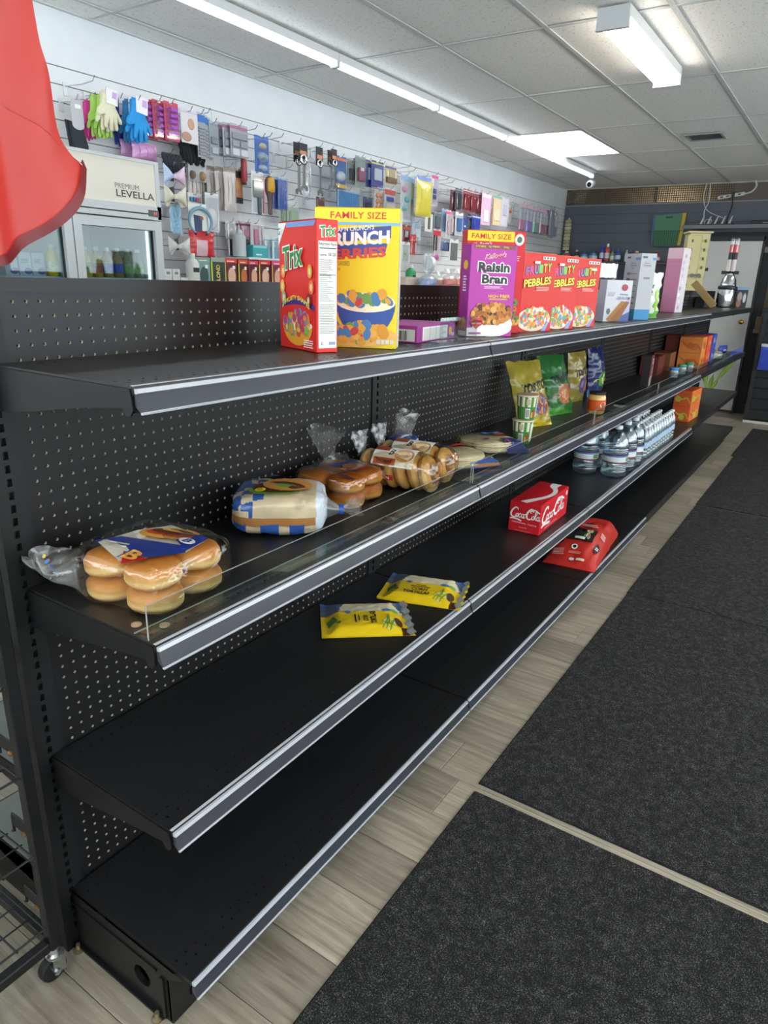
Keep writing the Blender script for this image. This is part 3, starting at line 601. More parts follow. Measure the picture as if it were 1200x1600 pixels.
dc.up().ell(w*.14, h*.165, .012, .012, ink('#d8313a'), 12).ell(w*.26, h*.165, .012, .012, ink('#d8313a'), 12).poly([(w*.075, h*.15), (w*.20, h*.085), (w*.325, h*.15), (w*.30, h*.185), (w*.10, h*.185)], ink('#d8313a')).up().text('HEART HEALTHY', w*.10, h*.14, w*.30, h*.158, WHT, 0)
dc.rect(w*.04, h*.03, w*.3, h*.05, ink('#a8389a')); dc.done(o)
dc = face(o, w, d, h, 'L'); dc.lines(.016, h*.5, .040, h*.68, 6, WHT, .5, .3); dc.ell(d*.5, h*.78, .014, .014, yl, 14); dc.rect(.002, .002, d-.002, h*.06, ink('#efece6')); cereal(dc, d*.5, h*.14, d*.4, h*.06, 20, .008, ['#c98238', '#b86f2c', '#d79a4e'], seed=9); dc.done(o)
# ---- 5 red family-size loops cereal
w, d, h = .197, .060, .318
o = carton('cereal_box', 'tall red family-size loop cereal box behind the purple bran box', 'cereal box', w, d, h, (.236, 1.542, Z1), R(43.7), '#d8222c', side='#c9352f')
dc = face(o, w, d, h, 'F'); dc.rect(0, h*.90, w*.80, h-.001, ink('#f3d01f')).up().text('FAMILY SIZE', w*.07, h*.922, w*.74, h*.972, ink('#c8281f'), .014)
dc.ell(w*.89, h*.925, .016, .018, ink('#e9e6d8'), 14).up().ell(w*.89, h*.925, .009, .010, ink('#4d6a5a'), 10).text("Kellogg's", w*.10, h*.85, w*.42, h*.89, WHT, .01, .3, .006)
cereal(dc, w*.80, h*.30, w*.14, h*.12, 14, .012, ['#6f8f4a', '#e8b23a', '#5a4f9a', '#e07a3a', '#c6c6b0'], True, 4); cereal(dc, w*.6, h*.12, w*.36, h*.09, 34, .012, ['#6f8f4a', '#e8b23a', '#7a5f9a', '#e07a3a'], True, 5); dc.lines(w*.7, h*.72, w*.95, h*.78, 3, ink('#f0b9b0')); dc.done(o)
# ---- 6 three matching crispy rice cereals
for k, (x_, y_, a_) in enumerate([(.326, 1.760, 75), (.338, 1.970, 74.5), (.348, 2.190, 71)]):
    w, d, h = .186, .052, .260
    o = carton('cereal_box', 'red fruity crisp-rice cereal box, %s of three alike' % ('first', 'middle', 'last')[k], 'cereal box', w, d, h, (x_-.02, y_, Z1), R(a_), '#d6281e', 'red fruity cereal boxes in a row', top='#f0a06a')
    dc = face(o, w, d, h, 'F')
    for j, (ch, c) in enumerate(zip('FRUITY', ('#8a5fb0', '#d9529a', '#4aa3dc', '#7cbb4a', '#efc23a', '#9adf4a'))):
        u0 = w*(.08+.128*j); dc.text(ch, u0-.0008, h*(.715+.012*j)-.0008, u0+w*.115+.0008, h*(.83+.012*j)+.0008, ink('#3a2a4a'), .045).up().text(ch, u0, h*(.718+.012*j), u0+w*.115, h*(.827+.012*j), ink(c), .03)
    dc.up(); dc.text('PEBBLES', w*.03, h*.585, w*.87, h*.70, ink('#2a1f1f'), .05, 0, h*.055).up().text('PEBBLES', w*.04, h*.592, w*.86, h*.693, ink('#f2e23a'), .03, 0, h*.055).up()
    dc.lines(w*.42, h*.53, w*.82, h*.585, 3, ink('#f2a79a'), .5); dc.rect(w*.55, h*.925, w*.93, h*.965, ink('#efe3dc')).up()
    for q in range(4): dc.ell(w*(.60+.09*q), h*.945, w*.032, h*.015, mat('#77706e', .6), 10)
    dc.ell(w*.42, h*.16, w*.52, h*.155, ink('#e8d2b4'), 28).up()
    cereal(dc, w*.44, h*.18, w*.42, h*.135, 110, .0085, ['#d9513c', '#e8b23c', '#7fb25a', '#5aa7b8', '#ecd9bd', '#e8892f', '#b98bc0', '#e9dccb'], seed=20+k)
    dc.up().poly([(w*.66, h*.005), (w*.84, h*.13), (w*.90, h*.12), (w*.80, h*.005)], ink('#8fa0d6')); 
    if k != 2: dc.rect(w*.30, h*.87, w*.46, h*.90, WHT)
    else: dc.rect(w*.66, h*.835, w*.84, h*.862, WHT)
    dc.rect(w*.0, h*.0, w, h*.006, ink('#a8201a')); dc.done(o)
# ---- graham crackers, pouches behind
w, d, h = .150, .055, .188
o = carton('cracker_box', 'pale lilac honey graham cracker box', 'box', w, d, h, (.290, 2.83, Z1), R(55), '#d5d3da', side='#c9c5d6')
dc = face(o, w, d, h, 'F'); dc.poly([(w*.25, 0), (w-.001, h*.25), (w-.001, 0)], ink('#4b5a96')).poly([(w*.25, h*.05), (w*.95, h*.62), (w-.001, h*.25), (w*.35, 0)], ink('#b7b3d8')).up()
for k in range(4): dc.poly([(w*(.10+.06*k), h*.06), (w*(.62+.06*k), h*.50), (w*(.86+.03*k), h*.48), (w*(.42+.06*k), h*.02), (w*(.18+.06*k), h*.015)], mat(('#b98550', '#a8743f', '#b07c48', '#9a6836')[k], .6)).up()
dc.ell(w*.70, h*.83, .019, .016, ink('#a64048'), 8).up(); dc.text('Honey', w*.55, h*.63, w*.86, h*.69, ink('#55507a'), .01).text('GRAHAM', w*.42, h*.53, w*.95, h*.62, WHT, .05).up().text('GRAHAM', w*.43, h*.535, w*.94, h*.615, ink('#6a6790'), .01); dc.lines(w*.06, h*.62, w*.36, h*.72, 4, mat('#9d9ba8', .6)).ell(w*.16, h*.25, .011, .014, ink('#5a6b70'), 10); dc.done(o)
def pouch(name, label, cat, w, h, t, loc, rz, colf, mats, nu=22, nv=30, lean=0.0, group=None, crimp=.06, rough_edges=.004, seed=0, lay=None, dfn=None, finish=30):
    """sealed pillow pouch standing on its base, front -Y. colf(u,v)->material index on the front"""
    def prof(u, v):
        a = math.sin(math.pi*min(1, max(0, u)))**.55; b = math.sin(math.pi*min(1, max(0, (v-crimp*.5)/(1-crimp))))**.5 if crimp/2 < v < 1-crimp/2 else 0.0
        return t*.5*a*b
    def S(u, v, side, off=0.0):
        wr = nz(u*5+seed, v*7, seed*.3)*.10*t + nz(u*13+seed, v*15, 3)*.05*t
        q = prof(u, v); y = side*(q*(1) + off) + (wr if q > .0005 else wr*.3)
        ww = w*(1-.06*math.sin(math.pi*v)); x = (u-.5)*ww + nz(v*9, seed, 1)*rough_edges; z = v*h + nz(u*6, seed, 5)*rough_edges*(1 if v > .5 else .2)
        return (x, y + t*.5 + lean*z, z)
    b = MB(); b.grid(lambda u, v: S(u, v, -1), nu, nv, colf); b.grid(lambda u, v: S(1-u, v, 1), nu, nv, lambda u, v: colf(1-u, v))
    o = b.build(name, mats, None, 60); o.location = loc; o.rotation_euler = (0, 0, rz); tag(o, label, cat, group)
    if dfn:
        dc = Decal(lambda u, v, e: S(u, v, -1, e), .0016, .0005); dfn(dc); dc.done(o)
    return o
gloss = lambda c, r=.25: mat(c, r, coat=.3)
pouch('snack_pouch', 'white snack pouch with black label and peaked top', 'pouch', .13, .25, .06, (.205, 2.93, Z1), R(55), lambda u, v: 1 if (.55 < v < .8 and .1 < u < .95) else 0, [gloss('#e6e4df'), gloss('#26282c')], dfn=lambda dc: dc.text('pür', .36, .60, .82, .74, WHT, .02))
pouch('snack_pouch', 'purple and yellow snack pouch behind the graham box', 'pouch', .12, .27, .06, (.175, 3.06, Z1), R(55), lambda u, v: 2 if v < .42+.25*u*.6 else (0 if v < .90 else 1), [gloss('#6a4a9e'), gloss('#ece9e6'), gloss('#f0d829')])
# utensil box: two grey printed faces
w, d, h = .150, .085, .322
o = carton('utensil_box', 'tall grey utensil set box printed with coloured spatulas', 'box', w, d, h, (.238, 3.20, Z1), R(-45), '#b9babf', side='#bfc0c5')
dc = face(o, w, d, h, 'F'); dc.rect(0, 0, w, h*.16, ink('#3f8fc4')).up()
for k, c in enumerate(('#8d7f86', '#7a4a55', '#3f74b0', '#7d8288', '#2f5f9e', '#6a3e4a')):
    v = h*(.70-.09*k); dc.rect(w*.42, v-.002, w*.88, v+.002, ink(c)).ell(w*.32, v, w*.13, .008, ink(c), 12)
dc.text('Nylon', w*.40, h*.845, w*.70, h*.868, ink('#4a4a52'), .01).text('Utensil', w*.36, h*.81, w*.76, h*.838, ink('#4a4a52'), .01).text('Set', w*.45, h*.775, w*.62, h*.80, ink('#4a4a52'), .01)
dc.rect(w*.12, h*.93, w*.34, h*.96, ink('#5a5f7a')).rect(w*.66, h*.905, w*.96, h*.94, ink('#4f93cf')); dc.done(o)
dc = face(o, w, d, h, 'R'); dc.rect(0, 0, d, h*.16, ink('#3f8fc4')); dc.text('Nylon', d*.25, h*.845, d*.62, h*.868, ink('#4a4a52'), .01).text('Utensil', d*.2, h*.81, d*.68, h*.838, ink('#4a4a52'), .01); dc.rect(d*.1, h*.93, d*.4, h*.96, ink('#5a5f7a')).rect(d*.75, h*.905, d*.97, h*.94, ink('#4f93cf')); dc.rect(d*.3, h*.62, d*.72, h*.65, ink('#9a7f8a')); dc.done(o)
def gp(dc):
    dc.rect(.10, .66, .62, .72, gloss('#3f9a3a')).up().rect(.10, .50, .62, .66, mat('#8a6a44', .5)); cereal(dc, .36, .57, .22, .06, 16, .05, ['#a07a4c', '#7c5b38', '#b48f60'], seed=2)
    dc.lines(.08, .18, .6, .46, 8, mat('#9fae9a', .6), .35, .5); dc.ell(.84, .52, .09, .12, gloss('#9fcf3f'), 14).ell(.84, .30, .09, .12, gloss('#9fcf3f'), 14)
pouch('flour_pouch', 'white and green food pouch with crumpled top in front of the utensil box', 'pouch', .15, .235, .06, (.308, 3.36, Z1+.003), R(42), lambda u, v: 1 if (v < .10 or (u > .72 and v < .6 and nz(u*6, v*6) > -.1)) else 0, [gloss('#e9ebe6'), gloss('#7ec05a')], rough_edges=.012, seed=4, dfn=gp)
# pink boxed item
w, d, h = .105, .12, .42
o = carton('pink_box', 'tall pink and white carton with a pleated pink front', 'box', w, d, h, (.14, 4.62, Z1), R(-12), '#c98aa8', side='#d9d0d6', top='#cbb0bd')
dc = face(o, w, d, h, 'F'); dc.rect(0, h*.84, w, h-.001, ink('#d3aebf'))
for k in range(36): dc.rect(.002, h*(.01+.023*k), w-.002, h*(.018+.023*k), ink('#bd6f97'))
dc.done(o)
dc = face(o, w, d, h, 'R')
for k in range(9): dc.ell(d*random.uniform(.2, .8), h*(.08+.1*k), .018, .014, ink(random.choice(('#c7b6c4', '#e6dde2', '#b9a0b0', '#f3eef0'))), 9)
dc.done(o)
# ---- Coca-Cola 12-pack
def coke_script(dc, u0, v0, W_, H_, m, lw):
    f = lambda P: [(u0+W_*a, v0+H_*b) for a, b in P]
    C1 = [(.27, .80), (.25, .98), (.17, 1.0), (.07, .72), (.03, .38), (.07, .14), (.16, .12), (.24, .28)]
    stroke(dc, f(C1), lw*1.6, m); stroke(dc, f([(.0, -.10), (.10, -.02), (.28, -.06), (.40, -.16), (.30, -.13)]), lw*1.4, m)
    def oo(x): stroke(dc, f([(x+.03, .50), (x-.02, .42), (x-.035, .26), (x, .14), (x+.045, .24), (x+.04, .42), (x+.01, .50), (x+.07, .44)]), lw, m)
    def cc(x): stroke(dc, f([(x+.045, .42), (x+.03, .52), (x-.02, .42), (x-.035, .25), (x, .13), (x+.06, .24)]), lw, m)
    def aa(x): oo(x); stroke(dc, f([(x+.055, .52), (x+.04, .25), (x+.06, .13), (x+.10, .24)]), lw, m)
    oo(.235); cc(.335); aa(.43); stroke(dc, f([(.50, .46), (.56, .50)]), lw*1.2, m, False)
    stroke(dc, f([(a+.55, b*1.06) for a, b in C1]), lw*1.7, m); stroke(dc, f([(.80, .84), (.76, .96), (.70, .80), (.76, .72)]), lw, m); oo(.80); stroke(dc, f([(.88, .36), (.93, .72), (.94, .98), (.89, .86), (.88, .40), (.90, .16), (.94, .24)]), lw, m); aa(.97)
    stroke(dc, f([(.74, 1.02), (.86, 1.05), (.97, .90), (1.04, .80)]), lw*1.3, m)
w, d, h = .134, .358, .129
o = carton('soda_carton', 'red twelve-pack carton of cola cans', 'soda carton', w, d, h, (.272, 1.935, Z3), R(1.6), '#cf1a26', flaps=False)
dc = face(o, w, d, h, 'F'); coke_script(dc, w*.03, h*.44, w*.92, h*.36, WHT, .0045)
dc.text('ORIGINAL TASTE', w*.10, h*.285, w*.90, h*.33, ink('#f0c9c6'), .012, 0, -.004).lines(w*.35, h*.15, w*.62, h*.185, 2, ink('#e2a5a3'), .5, .1).rect(w*.2, h*.045, w*.75, h*.055, ink('#e2a5a3')); dc.done(o)
dc = face(o, w, d, h, 'R'); coke_script(dc, d*.06, h*.27, d*.76, h*.52, WHT, .0085); dc.text('ORIGINAL TASTE', d*.18, h*.09, d*.62, h*.14, ink('#f0c9c6'), .012).ell(d*.93, h*.82, .012, .012, ink('#f0d9d6'), 10); dc.done(o)
dc = Decal(lambda u, v, e: (-w/2+u, v, h+e), .0006)
cl_ = spline([(.036, .012), (.060, .060), (.094, .125), (.108, .19), (.098, .25), (.066, .30), (.060, .355)], 5); cr_ = spline([(.070, .004), (.092, .060), (.118, .125), (.128, .19), (.120, .25), (.100, .30), (.103, .355)], 5)
for a, b_, c, e_ in zip(cl_, cl_[1:], cr_, cr_[1:]): dc.poly([a, c, e_, b_], WHT)
dc.done(o)
# ---- bread -------------------------------------------------------------
def bread_mat():
    m = bpy.data.materials.new('bun_crust'); m.use_nodes = True; nt, N, L, b = nodes(m); b.inputs['Roughness'].default_value = .5
    tc = N.new('ShaderNodeTexCoord'); sx = N.new('ShaderNodeSeparateXYZ'); L.new(tc.outputs['Object'], sx.inputs[0])
    n = N.new('ShaderNodeTexNoise'); n.inputs['Scale'].default_value = 55; n.inputs['Detail'].default_value = 5; L.new(tc.outputs['Object'], n.inputs['Vector'])
    ad = N.new('ShaderNodeMath'); ad.operation = 'MULTIPLY_ADD'; ad.inputs[1].default_value = .010; L.new(n.outputs['Fac'], ad.inputs[0]); L.new(sx.outputs['Z'], ad.inputs[2])
    mr = N.new('ShaderNodeMapRange'); mr.inputs[1].default_value = .002; mr.inputs[2].default_value = .052; L.new(ad.outputs[0], mr.inputs[0])
    r = N.new('ShaderNodeValToRGB'); e = r.color_ramp.elements; e[0].position = 0; e[0].color = (*lin('#b98447'), 1); e[1].position = 1; e[1].color = (*lin('#b8712f'), 1)
    for p_, c in ((.14, '#c9954f'), (.30, '#e3be82'), (.42, '#dcae6c'), (.62, '#cf8f47')): q = e.new(p_); q.color = (*lin(c), 1)
    L.new(mr.outputs[0], r.inputs[0]); L.new(r.outputs[0], b.inputs['Base Color'])
    bp = N.new('ShaderNodeBump'); bp.inputs['Strength'].default_value = .25; bp.inputs['Distance'].default_value = .003; L.new(n.outputs['Fac'], bp.inputs['Height']); L.new(bp.outputs[0], b.inputs['Normal'])
    b.inputs['Subsurface Weight'].default_value = .0
    return m
BM = bread_mat()
def bun_mesh(r=.052, h=.046, seed=0):
    pr = [(0, 0), (r*.7, 0), (r*.90, .002), (r*.985, .009), (r*.995, .0155), (r*.975, .018), (r*1.0, .0215), (r*.98, h*.62), (r*.86, h*.83), (r*.62, h*.95), (r*.3, h*.995), (.0005, h)]
    b = MB().lathe(pr, 26, cap=False)
    b.v = [(x*(1+.05*nz(x*30+seed, y*30, z*20)), y*(1+.05*nz(x*30+seed, y*30+4, z*20)), z*(1+.06*nz(x*25, y*25+seed))) for x, y, z in b.v]
    return b.mesh('bun', BM, 60)
BUN = bun_mesh()
def hull(S0, hx, hy, hz, seed=0, e=.32, n=(44, 28), amp=.006, shrink=None):
    """soft wrinkled bag surface around a half-extent box; parametrised like a sphere with the poles on +-X. Returns function S(u,v,off)"""
    def S(u, v, off=0.0):
        a = 2*math.pi*u; b = math.pi*(v-.5); cb, sb = math.cos(b), math.sin(b)
        pw = lambda t, q: math.copysign(abs(t)**q, t)
        x = hx*pw(sb, e*1.2); y = hy*pw(cb, e)*pw(math.cos(a), e); z = hz*pw(cb, e)*pw(math.sin(a), e)
        r = Vector((x/hx, y/hy, z/hz)); r.normalize()
        q = amp*(nz(x*22+seed, y*22, z*30) + .8*abs(nz(x*40+seed, y*40+2, z*46+7)) + .35*abs(nz(x*95+seed, y*90, z*100+3))) + off
        return (x + r.x*q, y + r.y*q, max(-hz, z + r.z*q))
    return S
def gather(b, base, neck, tip, r0, rn, rt, mi=0, n=54, seed=0, flat=.45):
    """twisted bag end: cone from r0 down to the neck, then a fluted flare"""
    base, neck, tip = Vector(base), Vector(neck), Vector(tip); ax = (neck-base).normalized(); s1 = ax.cross(Vector((0, 0, 1))).normalized(); s2 = s1.cross(ax)
    ax2 = (tip-neck).normalized(); t1 = ax2.cross(Vector((0, 0, 1)));  t1 = t1.normalized() if t1.length > .1 else Vector((1, 0, 0)); t2 = t1.cross(ax2)
    K1, K2 = 7, 10
    def S(u, v):
        a = 2*math.pi*u; k = v*(K1+K2)
        if k <= K1:
            t = k/K1; r = lerp(r0, rn, t**.55)*(1+.10*t*math.sin(5*a+seed)); p = base.lerp(neck, t)
            return tuple(p + (s1*math.cos(a) + s2*math.sin(a))*r)
        t = (k-K1)/K2; r = lerp(rn, rt, t**.8)*(1+.26*t*math.sin(3*a+seed) + .10*t*math.sin(5*a+2*seed)); p = neck.lerp(tip, t)
        return tuple(p + (t1*math.cos(a)*1.0 + t2*math.sin(a)*flat)*r + Vector((nz(a, t*4, seed), nz(a+5, t*4, seed), nz(a+9, t*4, seed)))*.012*t)
    b.grid(S, n, K1+K2, mi, wrapu=True)
CLR = film('#fbfbf8', .10, .09, .5, 40)
CLR2 = film('#f4f4f4', .10, .22, 0, 30, .07)
# pack 1: eight hamburger buns in a clear bag
p1 = thing('bun_pack', 'clear bag of hamburger buns at the near end of the shelf', 'bread', (.205, .150, Z2), R(6))
k = 0
for lz in (0, .0465):
    for (x_, y_) in [(-.050, -.053), (.053, -.052), (-.048, .052), (.055, .051)]:
        q = link('bun', BUN, p1); q.location = (x_, y_, .002+lz); q.rotation_euler = (random.uniform(-.05, .05), random.uniform(-.05, .05), k*1.3); k += 1
S = hull(None, .119, .119, .0520, 3, .36, amp=.007); b = MB().grid(lambda u, v: (lambda p: (p[0], p[1], p[2]+.0530))(S(u, v)), 120, 76, 0, wrapu=True)
gather(b, (-.085, -.095, .050), (-.125, -.128, .045), (-.165, -.105, .075), .045, .012, .048, 1, seed=2)
b.build('bag', [CLR, CLR2], p1, 180)
tp = lambda u, v, e: (u, v, .1075+e-.9*(u*u+v*v))
dc = Decal(tp, .001, .0004); rd, bl_, cr = ink('#c62a35'), ink('#2a3f9c'), ink('#eee9dd')
dc.poly([(-.085, -.055), (.020, -.100), (.095, -.012), (.080, .070), (-.030, .085), (-.060, .02)], cr).up()
dc.poly([(-.105, -.050), (.058, -.066), (.095, -.012), (.080, .01), (-.06, -.02)], bl_).poly([(.0, -.07), (.030, -.105), (.060, -.07)], rd).poly([(.04, .02), (.09, -.005), (.08, .07), (.02, .08)], bl_).up()
dc.ell(.005, .032, .055, .030, mat('#d99a3c', .5), 20, .3).up().ell(.01, .038, .050, .018, mat('#c6402f', .5), 18, .3).up().ell(.012, .046, .046, .016, mat('#5a3322', .5), 18, .3).up().ell(.02, .058, .04, .012, mat('#d6a24a', .5), 16, .3).up()
dc.ell(.066, .025, .017, .013, WHT, 14).up().text('B', .058, .017, .074, .034, bl_, .03, .1)
dc.text('B', .008, -.098, .050, -.058, ink('#2a3f9c'), .12, .1).up().text('B', .013, -.093, .046, -.062, ink('#efb04a'), .03, .1).lines(-.075, -.062, .008, -.044, 2, ink('#e9e2d2'), .45, .2)
dc.done(p1)
MB().cbox(-.005, .005, -.004, .004, 0, .003, .001).xf(Matrix.Translation((-.122, -.125, .052))).build('closure_tag', ink('#8fc3dd'), p1)
for (x_, y_, z_, c) in [(-.150, -.125, .080, '#e8d23a'), (-.147, -.120, .070, '#d84a8a'), (-.140, -.128, .072, '#3a8ad0'), (-.143, -.118, .058, '#2a4fb0')]: MB().lathe([(.004, 0), (.004, .0015)], 10).xf(Matrix.Translation((x_, y_, z_)) @ Matrix.Rotation(.9, 4, 'X')).build('printed_dot', ink(c), p1)
# pack 2: printed white and blue bag
WB = mat('#c9b594', .3, coat=.4, var=.18, scale=18); 
p2 = thing('bun_pack', 'white and blue checked bag of hamburger buns with twisted end', 'bread', (.150, .582, Z2), R(38))
S = hull(None, .112, .098, .050, 11, .42, amp=.005)
def c2(u, v):
    p = S(u, v); x, y, z = p
    if x > .088: return 3
    if z > .012 and x < -.035: return 1 if ((int((x+1)*34) + int((y+1)*34)) % 2 or x < -.075 and y > -.02) else 0
    if z < -.018 and y < 0 and abs(((x+.2) % .07)-.035) < .016: return 1
    if y < -.05 and -.02 < z < .005: return 2
    return 0
b = MB().grid(lambda u, v: (lambda p: (p[0], p[1], p[2]+.0505))(S(u, v)), 96, 64, c2, wrapu=True)
gather(b, (.096, -.01, .05), (.145, -.012, .045), (.200, -.005, .048), .05, .010, .045, 4, seed=1)
b.build('bag', [WB, gloss('#33599f'), mat('#a8713c', .5), gloss('#cfd6e0'), CLR2], p2, 180)
dc = Decal(lambda u, v, e: (u, v, .1075+e-.9*(u*u+v*v)), .003, .0006)
dc.ell(-.010, -.045, .064, .036, mat('#6f9a3a', .5), 14).up().ell(-.002, -.032, .064, .040, mat('#5a3022', .5), 18).up().ell(.018, -.012, .060, .048, mat('#d08f45', .5), 22).up().ell(-.045, -.052, .013, .012, ink('#ecd83a'), 14).up().text('8', -.052, -.061, -.039, -.043, ink('#c79a1a'), .04)
dc.text('B', -.035, .058, -.008, .085, ink('#24346f'), .06, .1); dc.done(p2)
MB().lathe([(.013, 0), (.014, .006), (.013, .012)], 12).xf(Matrix.Translation((.144, -.012, .045)) @ Matrix.Rotation(R(90), 4, 'Y')).build('bag_tie', gloss('#3457b0'), p2, 40)
# pack 3: brown buns behind
p3 = thing('bun_pack', 'clear bag of browned buns behind the blue checked pack', 'bread', (.128, .858, Z2), R(5))
for k, (x_, y_) in enumerate([(-.049, -.049), (.049, -.049), (-.049, .049), (.049, .049)]):
    for lz in (0, .042): q = link('bun', BUN, p3); q.location = (x_, y_, .002+lz); q.rotation_euler = (0, 0, k*.8); q.scale = (1, 1, .95)
S3 = hull(None, .106, .104, .047, 21, .40, amp=.005); b = MB().grid(lambda u, v: (lambda p: (p[0], p[1], p[2]+.0475))(S3(u, v)), 100, 60, 0, wrapu=True)
gather(b, (-.07, .075, .07), (-.080, .050, .105), (-.070, .015, .185), .05, .018, .050, 1, seed=5)
b.build('bag', [film('#ead9bd', .10, .09, .5, 40), CLR2], p3, 180)
dc = Decal(lambda u, v, e: (u, v, .0975+e-1.0*(u*u+v*v)), .001, .0004)
dc.poly([(-.03, -.03), (.045, -.045), (.075, .03), (.0, .06)], ink('#b38a5c')).up().poly([(-.03, -.03), (.0, -.036), (.03, .05), (.0, .06)], ink('#3a4fa0')).poly([(.035, -.043), (.045, -.045), (.075, .03), (.066, .034)], ink('#c4343a')).up().ell(.03, .0, .02, .026, mat('#8a5a34', .5), 14); dc.lines(-.07, -.055, -.02, -.045, 1, mat('#4a3b30', .6)); dc.lines(.045, -.085, .095, -.068, 2, ink('#2a2f8a'), .5, .2); dc.done(p3)
# bagels: two bags
BGM = mat('#d3a866', .5, var=.22, scale=18, bump=.1)
def bagel_pack(label, loc, rz):
    t = thing('bagel_pack', label, 'bread', loc, rz, 'bagel bags'); bg = MB()
    bg.grid(lambda u, v: ((.037+.018*math.cos(2*math.pi*v))*math.cos(2*math.pi*u), (.037+.018*math.cos(2*math.pi*v))*math.sin(2*math.pi*u), .0175*math.sin(2*math.pi*v)), 26, 12, 0, wrapu=True); bm_ = bg.mesh('bagel', BGM, 80)
    for k in range(6):
        q = link('bagel', bm_, t); q.location = (-.098+.037*k, 0, .055); q.rotation_euler = (random.uniform(-.1, .1), R(78+random.uniform(-5, 5)), 0)
    Sb = hull(None, .126, .058, .057, 5+loc[1]*10, .62, amp=.004); b = MB()
    wrap_w = lambda u, v: 1 if (abs(v-.46) < .14 and .08 < u < .40) or (v > .80 and (u % .25) < .17) else 0
    b.grid(lambda u, v: (lambda p: (p[0], p[1], p[2]+.057))(Sb(u, v)), 100, 70, 0, wrapu=True); gather(b, (-.10, 0, .06), (-.135, .01, .085), (-.150, .02, .155), .035, .010, .028, 2, seed=3)
    b.build('bag', [film('#f3ead8', .10, .09, .5, 40), CLR2, CLR2], t, 180)
    ring_ = lambda u, v, e: (u, -(.0585+e)*math.cos(v/.0585), .057+(.0585+e)*math.sin(v/.0585))     # wraps round the roll: v = arc length up from the front
    dc = Decal(ring_, .0035, .0008)
    def panel(u0, u1, v0, v1, m):
        for k in range(8): a, c = lerp(v0, v1, k/8), lerp(v0, v1, (k+1)/8); dc.poly([(u0, a), (u1, a), (u1, c), (u0, c)], m)
    panel(-.075, .055, .020, .115, WHT); dc.up(); panel(-.075, -.03, .070, .100, ink('#a8502f')); panel(-.068, .0, .024, .044, ink('#b85a34')); dc.up()
    dc.text("THOMAS'", -.060, .028, -.010, .040, ink('#3a2a22'), .02).text('B', -.028, .055, -.010, .078, BLKP, .01, .3); 
    dc.ell(.022, .06, .030, .024, ink('#d9a06a'), 18).up().ell(.022, .06, .018, .012, ink('#e9c9a0'), 14)
    panel(-.068, .0, -.018, -.003, ink('#c02a2f')); dc.up().text('PLAIN', -.060, -.015, -.012, -.006, WHT, .02)
    dc.done(t)
    en = Decal(lambda u, v, e: (.117+e-5.5*(u*u+(v-.057)**2), u, v), .002, .0006)
    en.poly([(-.035, .020), (.028, .020), (.028, .044), (-.035, .044)], WHT).up().poly([(-.030, .024), (.015, .024), (.015, .040), (-.030, .040)], ink('#c9312f')).up().text('PLAIN', -.027, .027, .012, .037, WHT, .02).poly([(-.01, .06), (.04, .05), (.045, .085), (.0, .09)], ink('#d8823c')); en.done(t)
bagel_pack("bag of plain bagels in front", (.212, 1.045, Z2), R(10)); bagel_pack('second bag of plain bagels, behind the first', (.196, 1.172, Z2), R(8))
# blue and clear bread bag end
t = thing('bread_bag', 'blue bread bag with a clear crinkled top behind the bagels', 'bread', (.066, 1.283, Z2), R(20)); S5 = hull(None, .052, .050, .050, 31, .45)
MB().grid(lambda u, v: (lambda p: (p[0], p[1], p[2]+.0505))(S5(u, v)), 40, 26, lambda u, v: 1 if (v > .8) else 0, wrapu=True).build('loaf_wrapper', [gloss('#28478f'), gloss('#e6e2d6')], t, 80)
b = MB(); gather(b, (-.0, .0, .085), (-.0, -.005, .10), (.015, -.015, .18), .045, .035, .050, 0, seed=9); b.build('bag_end', CLR2, t, 180)
# flour tortillas lying flat
def tort_pack(label, loc, rz, seed, art):
    t = thing('tortilla_pack', label, 'tortillas', loc, rz, 'flat bags of flour tortillas'); tm_ = mat('#e6d8b6', .65, var=.12, scale=35)
    for k in range(6):
        b = MB().lathe([(0, 0), (.098, 0), (.102, .0022), (.1, .0045), (.0005, .005)], 30, cap=False); b.v = [(x*(1+.02*nz(seed+k, x*9, y*9)), y*(1+.02*nz(seed+k+3, x*9, y*9)), z+.002*nz(x*14, y*14, k+seed)) for x, y, z in b.v]
        q = b.build('tortilla', tm_, t, 60); q.location = (random.uniform(-.004, .004), random.uniform(-.004, .004), .003+.0056*k)
    def Sx(u, v, off=0):
        x = (u-.5)*.262; y = (v-.5)*.222; r = max(abs(u-.5)*2, abs(v-.5)*2); z = .0405*(1-sm((r-.66)/.34))+.0008
        return (x, y, max(.0008, z + .004*nz(u*9+seed, v*9)*(r < .99)) + off)
    b = MB().grid(lambda u, v: Sx(u, v), 30, 26, 0); b.build('bag', film('#f6f4ea', .09, .15, .35, 16), t, 80)
    dc = Decal(lambda u, v, e: Sx(u, v, e), .0012, .0005); art(dc); dc.done(t)
def quadp(dc, u0, v0, u1, v1, m, n=6):
    for i in range(n):
        for j in range(n): dc.rect(lerp(u0, u1, i/n), lerp(v0, v1, j/n), lerp(u0, u1, (i+1)/n), lerp(v0, v1, (j+1)/n), m)
def ta1(dc):
    quadp(dc, .0, .86, .5, 1, ink('#e2b93a')); dc.up(); quadp(dc, .20, .72, .36, .90, ink('#c9312c')); quadp(dc, .36, .70, .52, .86, ink('#2f5fa6')); quadp(dc, .60, .74, .86, .84, ink('#d8472f')); quadp(dc, .5, .0, 1, .10, ink('#3757a8')); dc.up(); dc.lines(.22, .75, .34, .87, 2, WHT, .5, .1); quadp(dc, .55, .02, .95, .06, ink('#d98a5a')); dc.ell(.12, .25, .03, .035, ink('#8a3a8a'), 12)
